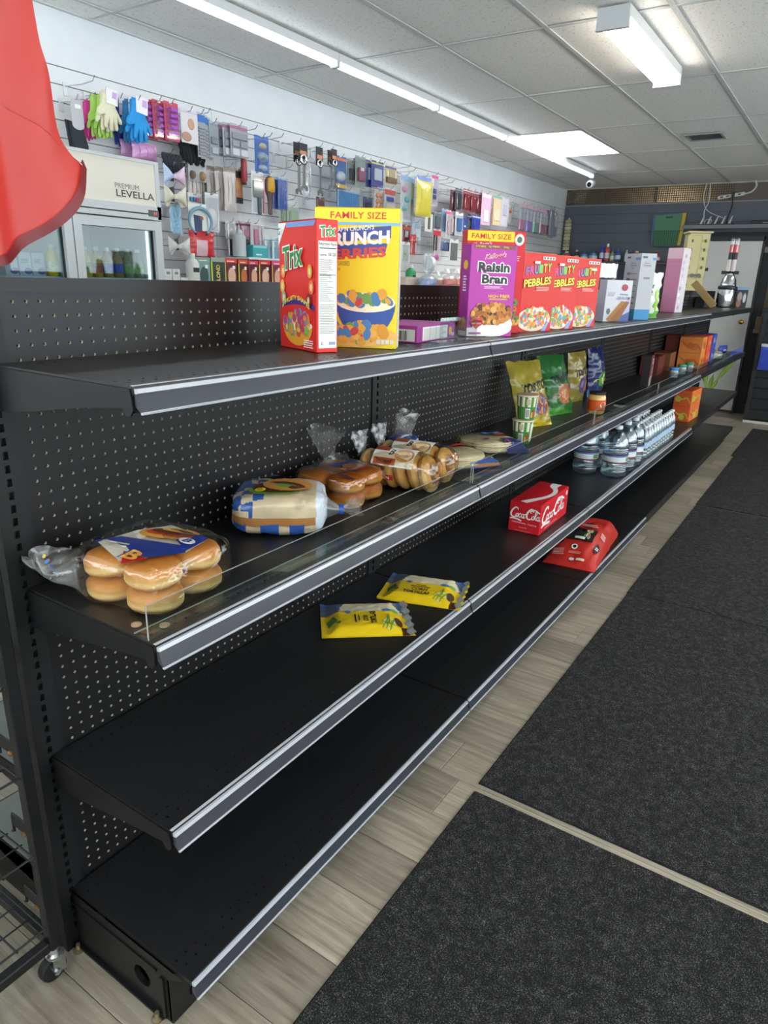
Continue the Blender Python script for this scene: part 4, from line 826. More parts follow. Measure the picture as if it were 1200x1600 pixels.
def ta2(dc):
    quadp(dc, .60, .0, 1.0, .34, ink('#2b3372')); quadp(dc, .55, .72, .95, .86, ink('#4a7fc4')); quadp(dc, .2, .88, .7, 1, ink('#e2c63a')); dc.up(); quadp(dc, .7, .60, .98, .72, ink('#d8552f')); dc.ell(.42, .38, .045, .055, ink('#8a3a8a'), 14).up(); dc.ell(.67, .17, .03, .06, ink('#d84a4a'), 10).lines(.72, .1, .95, .25, 2, mat('#8f93b8', .6))
tort_pack('flat clear bag of flour tortillas with red and blue print, nearest the bagels', (.196, 1.415, Z2+.003), R(62), 2, ta1); tort_pack('flat bag of flour tortillas with a navy end, beyond the other tortillas', (.190, 1.690, Z2+.003), R(55), 7, ta2)
# corn tortillas in yellow bags on the shelf below
def corn_pack(label, loc, rz, seed, vert=False):
    w_, l_ = .212, .272
    def Sx(u, v, off=0):
        x = (u-.5)*l_; y = (v-.5)*w_; r = max(abs(u-.48)*2.3, abs(v-.5)*2.0); z = .019*(1-sm((r-.62)/.40)) + .0012 + .0035*abs(nz(u*8+seed, v*8)) + (.010*sm((u-.93)/.07)) + .004*sm((.08-u)/.08)
        if u > .90: x += .004*math.sin(v*30+seed)
        return (x, y, z+off)
    def cf(u, v):
        if u > .925: return 2
        if u > .86 and v < .2: return 5
        if v > .90: return 3
        d = math.hypot((u-.56)/.36, (v-.55)/.47)
        if v < .58: return 0
        if d < 1: return 4
        return 1
    b = MB().grid(lambda u, v: Sx(u, v), 60, 48, cf); b.grid(lambda u, v: (lambda p: (p[0], p[1], .0006))(Sx(1-u, v)), 12, 10, 0)
    o = b.build('corn_tortilla_pack', [gloss('#ecc71f', .3), gloss('#55667f', .3), mat('#cfd6da', .18, .5, bump=.5, scale=60), gloss('#3a68b8', .3), mat('#d8ccab', .5, var=.08, scale=40), gloss('#4a2c1f', .3)], None, 60)
    o.location = loc; o.rotation_euler = (0, 0, rz); tag(o, label, 'tortillas', 'yellow bags of corn tortillas')
    dc = Decal(lambda u, v, e: Sx(u, v, e), .0014, .0005)
    if vert: dc.vtext('CORN', .46, .28, .52, .46, BLKP, .03).vtext('TORTILLAS', .54, .20, .61, .56, BLKP, .04).rect(.37, .26, .385, .50, BLKP).rect(.41, .30, .422, .46, BLKP)
    else: dc.text('CORN', .36, .30, .56, .39, BLKP, .03).text('TORTILLAS', .28, .18, .60, .27, BLKP, .04)
    if not vert: dc.rect(.40, .48, .52, .50, BLKP).rect(.34, .42, .58, .445, BLKP)
    gr = ink('#5f9a3a'); stroke(dc, [(.66, .12), (.72, .30), (.74, .46)], .018, gr, let=False); stroke(dc, [(.74, .08), (.78, .24), (.82, .40)], .018, gr, let=False); stroke(dc, [(.66, .30), (.72, .20), (.80, .14)], .014, gr, let=False)
    dc.ell(.74, .22, .07, .14, ink('#e0d39a'), 14).up(); stroke(dc, [(.70, .10), (.74, .26), (.75, .44)], .016, gr, let=False); dc.ell(.85, .30, .045, .13, ink('#4a2f25'), 12).ell(.74, .60, .055, .045, ink('#3a7fc0'), 12).ell(.83, .62, .045, .05, ink('#6fae4a'), 12)
    dc.poly([(.08, .22), (.18, .34), (.14, .50), (.06, .38)], ink('#4f7a2f')).poly([(.10, .40), (.22, .30), (.20, .22)], ink('#4f7a2f')).ell(.30, .56, .035, .04, ink('#5d6fa0'), 12); dc.done(o)
corn_pack('yellow bag of corn tortillas lying nearer the front edge', (.192, .905, Z3), R(40), 1, True)
corn_pack('yellow bag of corn tortillas lying farther along, tip over the edge', (.232, 1.190, Z3), R(18), 6)
# ---- cup, dip, chips
def noodle_cup(label, loc, rz):
    t = thing('noodle_cup', label, 'cup', loc, rz, 'stacked noodle cups')
    pr = [(.031, 0), (.0325, .003), (.0395, .088), (.0425, .089), (.043, .093), (.0405, .094)]
    MB().lathe(pr, 28, mi=[0, 0, 1, 1, 1]).build('cup', [mat('#4d8a3f', .4), mat('#e4dcc4', .4)], t, 50)
    MB().lathe([(.0405, .0942), (.041, .0950), (.001, .0956)], 28, cap=False).build('lid', mat('#c7a98a', .35, var=.2, scale=30), t, 50)
    SW = lambda u, v, e: ((.0325+.0077*v/.088+e+.0004)*math.sin(u), -(.0325+.0077*v/.088+e+.0004)*math.cos(u), v)
    dc = Decal(SW, .0004, .0003)
    def band(a0, a1, v0, v1, m):
        for k in range(10): dc.rect(lerp(a0, a1, k/10), v0, lerp(a0, a1, (k+1)/10), v1, m)
    band(-3.14, 3.14, .050, .087, ink('#e4dcc4')); band(-.35, .15, .006, .044, WHT); dc.up(); band(.9, 1.9, .01, .08, ink('#d9e6c9')); dc.up()
    for k in range(9): dc.rect(-.3+.045*k, .01, -.28+.045*k, .04, BLKP)
    band(.28, .48, .01, .03, ink('#e0a83a')); band(.52, .72, .012, .04, ink('#c8452f')); dc.lines(1.0, .03, 1.8, .06, 3, gloss('#3f8a3a'), .5, .1); band(-.3, .1, .058, .080, ink('#bfb39a')); dc.done(t)
noodle_cup('green and cream noodle cup standing on the shelf', (.252, 1.872, Z2), R(20)); noodle_cup('green and cream noodle cup stacked on top of another', (.258, 1.880, Z2+.0957), R(35))
def chips(label, loc, rz, lean, base, art_cols, txt, seed, w=.215, h=.272):
    def cf(u, v):
        d1 = math.hypot((u-.62)/.30, (v-.36)/.18)
        if d1 < 1: return 1
        if v < .10+.05*math.sin(u*5): return 2
        if .20+.5*u*.2 < v < .30+.12*u and u > .45: return 3
        return 0
    def art(dc):
        m = ink('#20242c')
        if txt: dc.text(txt, .16, .56, 1.0, .70, m, .05, .12, .07)
        cereal(dc, .62, .34, .20, .10, 14, .06, art_cols, seed=seed)
        stroke(dc, [(.1, .30), (.3, .36), (.5, .27)], .02, gloss(base[3]), let=False)
    o = pouch('chip_bag', label, 'chips', w, h, .085, loc, rz, cf, [gloss(c, .3) for c in base], 28, 36, lean, 'leaning bags of chips', .05, .006, seed, dfn=art)
    return o
chips('yellow bag of tortilla chips leaning, nearest the cups', (.215, 2.20, Z2), R(70), .40, ('#a8963a', '#a8562c', '#d9bf2a', '#3a5a98'), ['#c4622f', '#8a3028', '#d9a05a', '#5a5f9a'], 'TOSTITOS', 3)
chips('green bag of tortilla chips leaning behind the yellow one', (.195, 2.57, Z2), R(75), .34, ('#2f6a32', '#b06a42', '#4f963a', '#9a4030'), ['#c77a4a', '#b0402f', '#d9b08a', '#c9a25a'], 'TOSTITOS', 5)
chips('mustard bag of chips standing narrowly behind the green bag', (.125, 2.99, Z2), R(84), .06, ('#94823a', '#5f466a', '#a8964a', '#46568a'), ['#8a5a6a', '#6a5a9a', '#b8904a'], 'TOSTITOS', 9, .21, .262)
chips('dark blue bag of chips farthest along the shelf', (.135, 3.31, Z2), R(84), .10, ('#232a5f', '#4a8a3a', '#2f5fa8', '#d8c93a'), ['#c9c23a', '#5a9a4a', '#e0d9a0'], None, 12, .205, .265)
t = thing('dip_jar', 'jar of cheese dip with an orange label and black lid', 'jar', (.277, 2.735, Z2), R(30), None)
MB().lathe([(.036, 0), (.041, .004), (.0425, .012), (.0425, .082), (.038, .090), (.036, .094)], 28, mi=0).build('jar', mat('#e5b86a', .15, coat=.5), t, 50); MB().lathe([(.037, .0935), (.0395, .094), (.0395, .106), (.037, .108)], 28).build('lid', mat('#1d1d1f', .35), t, 40)
dc = Decal(lambda u, v, e: ((.0427+e)*math.sin(u), -(.0427+e)*math.cos(u), v), .0006, .0003)
for k in range(20): dc.rect(-2.2+.22*k, .018, -2.2+.22*(k+1), .070, ink('#dd5b24'))
dc.up().ell(.62, .046, .42, .015, WHT, 16).up(); dc.lines(.35, .041, .9, .051, 2, ink('#5a8a4a'), .5, .1); dc.done(t)
# slim dark box, small jars, cartons farther along
w, d, h = .050, .12, .19
o = carton('slim_box', 'slim dark red and black box standing alone on the second shelf', 'box', w, d, h, (.215, 3.93, Z2), R(5), '#2a2024', side='#5e2428')
dc = face(o, w, d, h, 'R'); dc.rect(.01, .0, .05, h, ink('#7a2a2c')).rect(.0, .0, .07, h*.3, ink('#d9cfc6')); 
for k in range(5): dc.ell(.09, h*(.3+.13*k), .012, .012, ink('#c9c0a8'), 10)
dc.lines(.06, h*.72, .10, h*.92, 2, WHT, .6, .1); dc.done(o)
def small_jar(label, loc, c):
    t = thing('small_jar', label, 'jar', loc, 0, 'little jars with coloured lids')
    MB().lathe([(.027, 0), (.030, .004), (.031, .045), (.026, .052)], 20).build('jar', mat('#b9c2c4', .12, coat=.5), t, 50); MB().lathe([(.029, .050), (.0305, .052), (.0305, .066), (.028, .068)], 20).build('lid', mat(c, .35), t, 40)
    MB().lathe([(.0315, .012), (.0315, .038)], 20, cap=False).build('paper_label', mat('#8a8f93', .5), t, 60)
small_jar('little jar with a light blue lid, nearest of three', (.262, 4.55, Z2), '#4f9fd6'); small_jar('little jar with a green lid, middle of three', (.262, 4.82, Z2), '#53b08a'); small_jar('little jar with a green lid, farthest of three', (.275, 5.02, Z2), '#4fa97c')
def drink_carton(label, loc, rz, dims, c, c2, group, seed, fr=None):
    w, d, h = dims; o = carton('drink_carton', label, 'drink carton', w, d, h, loc, rz, c, group, flaps=False, side=c2)
    for f_, W2 in (('F', w), ('R', d)):
        dc = face(o, w, d, h, f_); rn = random.Random(seed)
        if fr:
            for k in range(3): dc.ell(W2*rn.uniform(.2, .8), h*rn.uniform(.25, .7), W2*.18, h*.2, ink(fr[k % len(fr)]), 12).up()
        stroke(dc, [(W2*.05, h*.75), (W2*.4, h*.45), (W2*.75, h*.55), (W2*.95, h*.2)], h*.10, ink(fr[-1] if fr else c2), let=False)
        dc.done(o)
og = ('#d8402a', '#e2662a', '#c9c04a')
for k in range(2):
    drink_carton('orange fruit drink carton in the pair on the third shelf, %s' % ('lower one', 'upper one')[k], (.257, 5.087, Z3+.119*k), R(-2), (.128, .33, .118), '#e2622c', '#ec7a3a', 'orange drink cartons, third shelf', 3+k, og)
    for j, (y_, c, c2, nm, f_) in enumerate([(5.25, '#d98038', '#e8923f', 'orange', ('#d9762c', '#c9702a', '#b85f28')), (5.485, '#d6482c', '#ea5a36', 'red-orange', ('#e8863a', '#c93a2a', '#efa04a')), (5.72, '#3d4aa8', '#4250b8', 'blue', ('#6a74c9', '#2f3a8a', '#a9b0e0'))]):
        drink_carton('%s drink carton in the stacks on the second shelf, %s' % (nm, ('lower one', 'upper one')[k]), (.222, y_, Z2+.1195*k), R(2), (.165, .228, .1185), c, c2, 'drink carton stacks, second shelf', 10*j+k, f_)
for k, (x_, y_, c, lab) in enumerate([(.090, 4.55, '#6a2a26', 'dark red carton at the back of the second shelf'), (.092, 4.92, '#7a4a28', 'brown carton at the back of the second shelf')]):
    drink_carton(lab, (x_, y_, Z2), R(3), (.12, .25, .13), c, c, None, 40+k)
for k, (x_, y_, z_, c, lab) in enumerate([(.074, 5.30, Z2, '#6a2420', 'dark red carton under another, behind the orange stack'), (.074, 5.30, Z2+.1195, '#722a24', 'dark red carton on top of another, behind the orange stack')]):
    drink_carton(lab, (x_, y_, z_), R(1), (.10, .25, .1185), c, c, None, 50+k)
# paper plates / wrapped bits at the far end of shelf two
t = thing('wrapped_bundle', 'pale wrapped bundle with green twist near the shelf end', 'packet', (.22, 6.35, Z2), R(10))
MB().grid(lambda u, v: (lambda p: (p[0], p[1], p[2]+.03))(hull(None, .09, .16, .03, 8, .5)(u, v)), 30, 18, lambda u, v: 1 if (u % .3 < .05) else 0, wrapu=True).build('wrapper', [gloss('#c9cfc4'), gloss('#8f9a5a')], t, 80)
MB().lathe([(.02, .055), (.028, .07), (.012, .095), (.004, .11)], 10).build('twist', gloss('#6f8a4a'), t, 60)
o = pouch('blue_pouch', 'blue pouch lying at the very end of the second shelf', 'pouch', .20, .26, .05, (.235, 7.02, Z2), R(75), lambda u, v: 1 if (.3 < u < .7 and .3 < v < .5) else 0, [gloss('#4654b4'), gloss('#c9cdda')], 16, 18, seed=3); o.scale = (1, 1, .28)
# ---- water
PET = film('#dcebf0', .22, .06, .4, 60, .025); WATER = PET; PET2 = film('#e6f1f5', .25, .08, .5, 90, .07)
lab_w = mat('#e6ebee', .4); 
def jug_mesh():
    pr = [(.050, .0), (.060, .004), (.066, .014), (.0675, .030)]
    for k in range(4): z = .034+.010*k; pr += [(.0675, z), (.0645, z+.004), (.0675, z+.008)]
    pr += [(.066, .078), (.066, .128)]
    for k in range(3): z = .132+.011*k; pr += [(.0675, z), (.0645, z+.0045), (.0675, z+.009)]
    pr += [(.066, .175), (.058, .205), (.042, .230), (.024, .246), (.018, .250), (.018, .262)]
    return pr
jb = MB().lathe(jug_mesh(), 24).mesh('bottle', PET, 50); jl = MB().lathe([(.0668, .079), (.0668, .086)], 24, cap=False, mi=1).lathe([(.0668, .086), (.0668, .098)], 24, cap=False, mi=0).lathe([(.0668, .098), (.0668, .114)], 24, cap=False, mi=0).lathe([(.0668, .114), (.0668, .122)], 24, cap=False, mi=2).lathe([(.0668, .122), (.0668, .1265)], 24, cap=False, mi=1)
jl.add([( .0672*math.sin(a), -.0672*math.cos(a), z) for z in (.090, .112) for a in [.2+.08*k for k in range(7)]], [(k, k+1, k+8, k+7) for k in range(6)], 3)
jlm = jl.mesh('paper_label', [lab_w, ink('#7a2a3a'), ink('#4f7fc4'), ink('#6aa04a')], 60); jc = MB().lathe([(.0205, .258), (.0205, .274), (.018, .277)], 18).mesh('cap', mat('#e9edf0', .4), 40)
for k, (x_, y_, lab) in enumerate([(.155, 3.085, 'gallon water jug at the back of the front pair'), (.305, 3.115, 'gallon water jug nearest the shelf edge'), (.310, 3.275, 'gallon water jug second along the shelf edge'), (.312, 3.43, 'gallon water jug third along the shelf edge'), (.160, 3.26, 'gallon water jug second in the back row')]):
    t = thing('water_jug', lab, 'water jug', (x_, y_, Z3), R(40+20*k), 'gallon water jugs'); link('bottle', jb, t); link('paper_label', jlm, t); link('cap', jc, t)
pr = [(.022, 0), (.029, .003), (.0315, .012), (.0315, .030), (.029, .034), (.0315, .038), (.0315, .050), (.029, .054), (.0315, .058), (.030, .066), (.030, .106), (.0315, .112), (.031, .126), (.026, .150), (.016, .172), (.0125, .178), (.0125, .190)]
wb_ = MB().lathe(pr, 16).mesh('bottle', PET2, 50); wl_ = MB().lathe([(.0306, .068), (.0306, .104)], 16, cap=False).mesh('paper_label', mat('#b7cfe8', .35), 60); wc = MB().lathe([(.014, .186), (.014, .198), (.013, .200)], 14).mesh('cap', mat('#eef1f3', .4), 40)
n = 0
for r_, x_ in enumerate((.332, .266, .200)):
    for k in range(12 - r_*2):
        t = thing('water_bottle', 'small clear water bottle in the %s row, %s from the jugs' % (('front', 'middle', 'back')[r_], ('first', 'second', 'third', 'fourth', 'fifth', 'sixth', 'seventh', 'eighth', 'ninth', 'tenth', 'eleventh', 'twelfth')[k]), 'water bottle', (x_ + random.uniform(-.002, .002), 3.62+.0665*k+.0665*r_, Z3), random.uniform(0, 6), 'small water bottles, %s row' % ('front', 'middle', 'back')[r_])
        link('bottle', wb_, t); link('paper_label', wl_, t); link('cap', wc, t)
# ---- red charcoal bag lying on the base deck
def ch_S(u, v, off=0.0, seed=2):
    x = (u-.5)*.262; y = (v-.5)*.62; e = max(abs(u-.5)*2, 0); a = max(0, 1-(abs(u-.5)*2)**5)**.6; b_ = max(0, 1-(abs(v-.5)*2)**9)**.6
    z = .105*a*b_*(.22+.78*sm(v/.42)) + .006 + .012*nz(u*5, v*7, 1) * (a*b_) + (.020 if v > .97 else 0)*(.5+.5*nz(u*9, 2))
    return (x + .006*nz(v*8, 3), y, max(.001, z + off))
b = MB().grid(lambda u, v: ch_S(u, v), 34, 46, lambda u, v: 0); b.grid(lambda u, v: (lambda p: (p[0], p[1], .001))(ch_S(1-u, v)), 10, 12, 0)
o = b.build('charcoal_bag', [mat('#c9332a', .4, coat=.15, bump=.15, scale=14)], None, 70); o.location = (.262, 2.86, Z4); o.rotation_euler = (0, 0, R(5)); tag(o, 'red paper charcoal bag lying on the bottom deck', 'bag')
dc = Decal(lambda u, v, e: ch_S(u, v, e), .005, .0008)
def gridq(pts_u, pts_v, m):
    for i in range(len(pts_u)-1):
        for j in range(len(pts_v)-1): dc.rect(pts_u[i], pts_v[j], pts_u[i+1], pts_v[j+1], m)
rng = lambda a, b_, n: [a+(b_-a)*k/n for k in range(n+1)]
gridq(rng(.08, .78, 8), rng(.28, .50, 5), mat('#2a2624', .5)); dc.up()
cereal(dc, .34, .39, .22, .09, 26, .035, ['#3a3634', '#1c1a19', '#55504c'], seed=4); cereal(dc, .66, .40, .09, .07, 12, .03, ['#b9a07a', '#d9cdb0', '#7a8a4a', '#e6dfc9'], seed=6); dc.up()
gridq(rng(.42, .62, 4), rng(.30, .34, 2), WHT); dc.ell(.16, .23, .10, .032, BLKP, 16).ell(.50, .20, .060, .024, WHT, 14).up().ell(.50, .20, .034, .014, BLKP, 12).lines(.10, .22, .22, .24, 2, WHT, .5, .1)
dc.lines(.12, .10, .34, .17, 4, ink('#eeb0a4'), .5, .1).lines(.42, .13, .66, .155, 2, ink('#eeb0a4'), .4, .1).lines(.40, .56, .74, .62, 2, ink('#f2d3cb'), .6, .1); dc.ell(.52, .07, .05, .018, ink('#d9dbe8'), 12); gridq(rng(.60, .76, 3), [.06, .085], ink('#efd9c9')); dc.ell(.90, .25, .045, .06, BLKP, 14).up().lines(.87, .23, .93, .27, 2, WHT, .5, .1).lines(.86, .42, .95, .52, 4, ink('#f2d3cb'), .5, .1); dc.done(o)
MB().cbox(-.112, .112, -.008, .008, .0, .018, .004).xf(Matrix.Translation((.0, .308, .012))).build('folded_top', mat('#c85a48', .4), o)
# ================================================================== SLATWALL GOODS
WALL = [
('sock', 'sock_pack', 'black ankle socks on a grey rounded hang card above the cooler', 'socks', -2.3, 1.808, 2.117, 0.127, 0.225, {}),
('glove', 'glove_pair', 'hot pink knit gloves, first on the glove hook', 'gloves', -2.354, 1.923, 2.186, 0.098, 0.191, {'c': '#e0489a'}),
('glove', 'glove_pair', 'lime green knit gloves between the pink and cream pairs', 'gloves', -2.27, 1.958, 2.193, 0.13, 0.208, {'c': '#b4dc6a', 'copies': [(-2.312, 1.947, 2.196)]}),
('glove', 'glove_pair', 'cream knit gloves at the front of the hook', 'gloves', -2.21, 1.942, 2.219, 0.157, 0.193, {'c': '#e6dfc0', 'tag': 1}),
('glove', 'glove_pair', 'navy knit gloves hanging behind the light blue ones', 'gloves', -2.386, 2.147, 2.195, 0.132, 0.23, {'c': '#3a4aa0', 'tag': 1}),
('glove', 'glove_pair', 'sky blue knit gloves behind another blue pair', 'gloves', -2.306, 2.15, 2.201, 0.15, 0.22, {'c': '#3f93cc', 'tag': 1}),
('glove', 'glove_pair', 'bright sky blue knit gloves with a white tag at the front', 'gloves', -2.2, 2.119, 2.192, 0.173, 0.219, {'c': '#2f9ae0', 'tag': 1}),
('pack', 'lilac_bag', 'lilac bagged towels tucked over the cooler', 'bag', -2.26, 2.192, 2.119, 0.176, 0.085, {'c': '#d9a2d2', 'fc': '#c98ac6', 'copies': [(-2.366, 2.199, 2.138)]}),
('card', 'curler_card', 'red card of purple hair curlers', 'hair curlers', -2.2, 2.345, 2.235, 0.102, 0.196, {'c': '#c94a66', 'hc': '#d23a52', 'items': [(0.55, 0.2, 0.5, 0.13, '#b04ac0', 0.02, 'cyl'), (0.55, 0.36, 0.5, 0.13, '#b04ac0', 0.02, 'cyl'), (0.55, 0.52, 0.5, 0.13, '#b04ac0', 0.02, 'cyl'), (0.55, 0.67, 0.5, 0.13, '#b04ac0', 0.02, 'cyl'), (0.55, 0.84, 0.5, 0.13, '#b04ac0', 0.02, 'cyl')], 'copies': [(-2.23, 2.29, 2.235), (-2.26, 2.235, 2.235)]}),
('card', 'cap_card', 'white card with a face, holding a sleep cap', 'sleep cap', -2.2, 2.475, 2.242, 0.126, 0.175, {'c': '#d9d4d6', 'hc': '#c9b9d2', 'items': [(0.6, 0.62, 0.4, 0.36, '#c99a80', 0.004, 'ell'), (0.3, 0.2, 0.6, 0.3, '#b58a78', 0.004, 'ell')]}),
('lace', 'lace_cap', 'black ruffled lace caps hanging under the white card', 'sleep cap', -2.296, 2.544, 2.174, 0.181, 0.098, {'c': '#26262a'}),
('card', 'comb_card', 'blue and yellow card of silver hair combs', 'combs', -2.208, 2.571, 2.183, 0.066, 0.24, {'c': '#b9bcc0', 'hc': '#2f6fc0', 'hf': 0.22, 'items': [(0.5, 0.4, 0.8, 0.7, '#a3a8ad', 0.012, 'ribs')], 'copies': [(-2.23, 2.613, 2.181), (-2.264, 2.667, 2.182)]}),
('card', 'clip_card', 'clear blister of silver hair clips', 'hair clips', -2.24, 2.7, 2.203, 0.074, 0.197, {'c': '#b4b7bd', 'hc': '#7f8ea8', 'items': [(0.5, 0.5, 0.7, 0.2, '#8a8e99', 0.012, 'box'), (0.5, 0.2, 0.7, 0.2, '#c0c4c9', 0.012, 'box')], 'copies': [(-2.286, 2.686, 2.207)]}),
('card', 'lash_card', 'clear blister with a mauve header, six compartments', 'beauty pack', -2.19, 2.865, 2.223, 0.151, 0.185, {'c': '#b5b3bb', 'hc': '#a86a86', 'hf': 0.16, 'items': [(0.27, 0.15, 0.4, 0.22, '#e2e4e6', 0.012, 'box'), (0.73, 0.15, 0.4, 0.22, '#e2e4e6', 0.012, 'box'), (0.27, 0.42, 0.4, 0.2, '#a7a9b2', 0.012, 'box'), (0.73, 0.42, 0.4, 0.2, '#a7a9b2', 0.012, 'box'), (0.5, 0.67, 0.85, 0.2, '#9c9ea8', 0.012, 'box')], 'copies': [(-2.218, 2.83, 2.223), (-2.262, 2.811, 2.227), (-2.31, 2.797, 2.232), (-2.334, 2.758, 2.231)]}),
('card', 'scrub_card', 'tall blue blister with two round clear domes', 'blister pack', -2.22, 3.101, 2.167, 0.134, 0.217, {'c': '#3f72c4', 'hc': '#5a86cc', 'items': [(0.55, 0.78, 0.5, 0.2, '#c9c3a6', 0.02, 'ell'), (0.5, 0.46, 0.7, 0.3, '#9fb0c6', 0.035, 'ell'), (0.5, 0.14, 0.55, 0.2, '#b3bfcf', 0.03, 'ell')]}),
('wrench', 'wrench', 'chrome wrench on a black header, leftmost of the tools', 'wrench', -2.256, 3.508, 2.08, 0.091, 0.333, {}),
('wrench', 'wrench', 'chrome wrench on a black header beside the coiled chain', 'wrench', -2.2, 3.497, 2.102, 0.091, 0.301, {}),
('chain', 'chain_coil', 'coiled chrome chain hanging among the wrenches', 'chain', -2.236, 3.582, 2.046, 0.107, 0.268, {}),
('wrench', 'wrench', 'single long chrome wrench hanging alone', 'wrench', -2.22, 3.704, 2.091, 0.075, 0.321, {}),
('wrench', 'wrench', 'short chrome wrench, left one of a close pair', 'wrench', -2.24, 3.859, 2.152, 0.062, 0.263, {}),
('wrench', 'wrench', 'short chrome wrench, right one of a close pair', 'wrench', -2.2, 3.854, 2.145, 0.062, 0.275, {}),
('card', 'lamp_card', 'orange and blue card with a clear bulb shape', 'blister pack', -2.22, 3.96, 2.162, 0.144, 0.228, {'c': '#3f6fb0', 'hc': '#d8703a', 'hf': 0.14, 'items': [(0.5, 0.42, 0.7, 0.34, '#c3ccd6', 0.03, 'ell'), (0.5, 0.1, 0.9, 0.14, '#d9ac3a', 0.004, 'box')]}),
('card', 'gadget_card', 'grey-green blister with a black gadget', 'blister pack', -2.23, 4.113, 2.216, 0.117, 0.17, {'c': '#8f9c94', 'hc': '#7d8c84', 'items': [(0.5, 0.42, 0.6, 0.5, '#2c2f33', 0.02, 'box')]}),
('card', 'gadget_card', 'grey-green blister with a maroon gadget', 'blister pack', -2.2, 4.19, 2.196, 0.138, 0.225, {'c': '#93a098', 'hc': '#84938b', 'items': [(0.5, 0.45, 0.6, 0.45, '#8a3a5f', 0.02, 'box'), (0.5, 0.62, 0.35, 0.12, '#d9d4d6', 0.022, 'box')]}),
('card', 'blue_card', 'blue and yellow fanned card pack', 'blister pack', -2.2, 4.426, 2.232, 0.174, 0.186, {'c': '#3a4f9a', 'hc': '#d9cf4a', 'hf': 0.12, 'items': [(0.5, 0.5, 0.6, 0.5, '#b9bfd0', 0.012, 'box')], 'copies': [(-2.23, 4.386, 2.232), (-2.26, 4.346, 2.232), (-2.29, 4.306, 2.232)]}),
('card', 'brush_card', 'blue-topped yellow pack with brown bristles', 'blister pack', -2.21, 4.639, 2.276, 0.165, 0.143, {'c': '#d9c98a', 'hc': '#4a55a0', 'hf': 0.2, 'items': [(0.5, 0.22, 0.9, 0.3, '#8a5a44', 0.02, 'box')]}),
('pack', 'pen_bundle', 'bundle of blue plastic rods in a sleeve', 'bag', -2.22, 3.296, 1.959, 0.093, 0.21, {'c': '#3f62b0', 'rods': 1, 'copies': [(-2.248, 3.274, 1.959)]}),
('pack', 'straw_bundle', 'wide sleeve of light blue rods', 'bag', -2.24, 4.087, 2.03, 0.277, 0.137, {'c': '#5f9ac6', 'rods': 1}),
('card', 'phone_card', 'dark blue boxed gadget on the slat wall', 'box', -2.24, 4.356, 2.026, 0.136, 0.123, {'c': '#33446a', 'hc': '#3f6a9a', 'items': [(0.5, 0.5, 0.6, 0.4, '#20283a', 0.01, 'box')]}),
('card', 'disc_card', 'card with rows of orange discs', 'blister pack', -2.244, 4.523, 2.07, 0.133, 0.15, {'c': '#d9cfc4', 'hc': '#c9bfb4', 'items': [(0.3, 0.15, 0.36, 0.24, '#d98a5a', 0.012, 'ell'), (0.7, 0.15, 0.36, 0.24, '#d98a5a', 0.012, 'ell'), (0.3, 0.44, 0.36, 0.24, '#d98a5a', 0.012, 'ell'), (0.7, 0.44, 0.36, 0.24, '#d98a5a', 0.012, 'ell'), (0.3, 0.75, 0.36, 0.24, '#d98a5a', 0.012, 'ell'), (0.7, 0.75, 0.36, 0.24, '#d98a5a', 0.012, 'ell')]}),
('card', 'badge_card', 'red and blue card on a hook beside the orange discs', 'blister pack', -2.22, 4.651, 2.071, 0.157, 0.176, {'c': '#c9c9cf', 'hc': '#b0443a', 'hf': 0.3, 'items': [(0.5, 0.55, 0.7, 0.2, '#3a4f9a', 0.008, 'box'), (0.5, 0.2, 0.8, 0.3, '#cfc4b0', 0.01, 'box')]}),
('bow', 'hair_bow', 'pastel pink and blue hair bow beside the cooler', 'hair bow', -2.12, 2.251, 1.982, 0.146, 0.1, {'c': '#dcc0d8', 'c2': '#b5c9e6'}),
('bow', 'hair_bow', 'ivory satin hair bow under the pastel bow', 'hair bow', -2.12, 2.249, 1.876, 0.152, 0.101, {'c': '#e2dcc8', 'c2': '#d9d3bd'}),
('ruffle', 'ruffle_bow', 'light blue ruffled ribbon hanging', 'hair bow', -2.156, 2.288, 1.741, 0.095, 0.146, {'c': '#a9cfe6'}),
('bow', 'hair_bow', 'plain white hair bow, lowest of the bows', 'hair bow', -2.12, 2.256, 1.623, 0.151, 0.084, {'c': '#dcdad6', 'c2': '#cfcdc8'}),
('lace', 'lace_cap', 'black gauze bow hanging by the cooler corner', 'hair bow', -2.16, 2.282, 2.087, 0.142, 0.072, {'c': '#33343a'}),
('card', 'clip_card', 'clear card of tortoiseshell hair claws', 'hair clips', -2.26, 2.571, 2.056, 0.143, 0.093, {'c': '#c3c4c8', 'hc': '#d9d9d9', 'items': [(0.2, 0.35, 0.25, 0.6, '#7a5236', 0.03, 'ell'), (0.75, 0.35, 0.3, 0.65, '#a8834a', 0.03, 'ell')]}),
('pack', 'braid_pack', 'long grey synthetic hair packs in a row', 'hair pack', -2.2, 2.781, 1.904, 0.106, 0.252, {'c': '#c9c0bc', 'fc': '#8f8478', 'copies': [(-2.248, 2.754, 1.906), (-2.296, 2.727, 1.909), (-2.344, 2.697, 1.911), (-2.288, 2.568, 1.904)]}),
('card', 'face_card', 'beauty card with a bronze face and dark hair', 'card', -2.28, 2.936, 1.967, 0.076, 0.206, {'c': '#b57a52', 'hc': '#26201f', 'hf': 0.26, 'items': [(0.4, 0.55, 0.6, 0.3, '#c98a5a', 0.004, 'ell'), (0.5, 0.1, 0.95, 0.18, '#2a2a33', 0.003, 'box')]}),
('stick', 'hair_rod', 'long red hair rod hanging alone', 'hair tool', -2.26, 2.962, 2.091, 0.053, 0.144, {'c': '#a8424c'}),
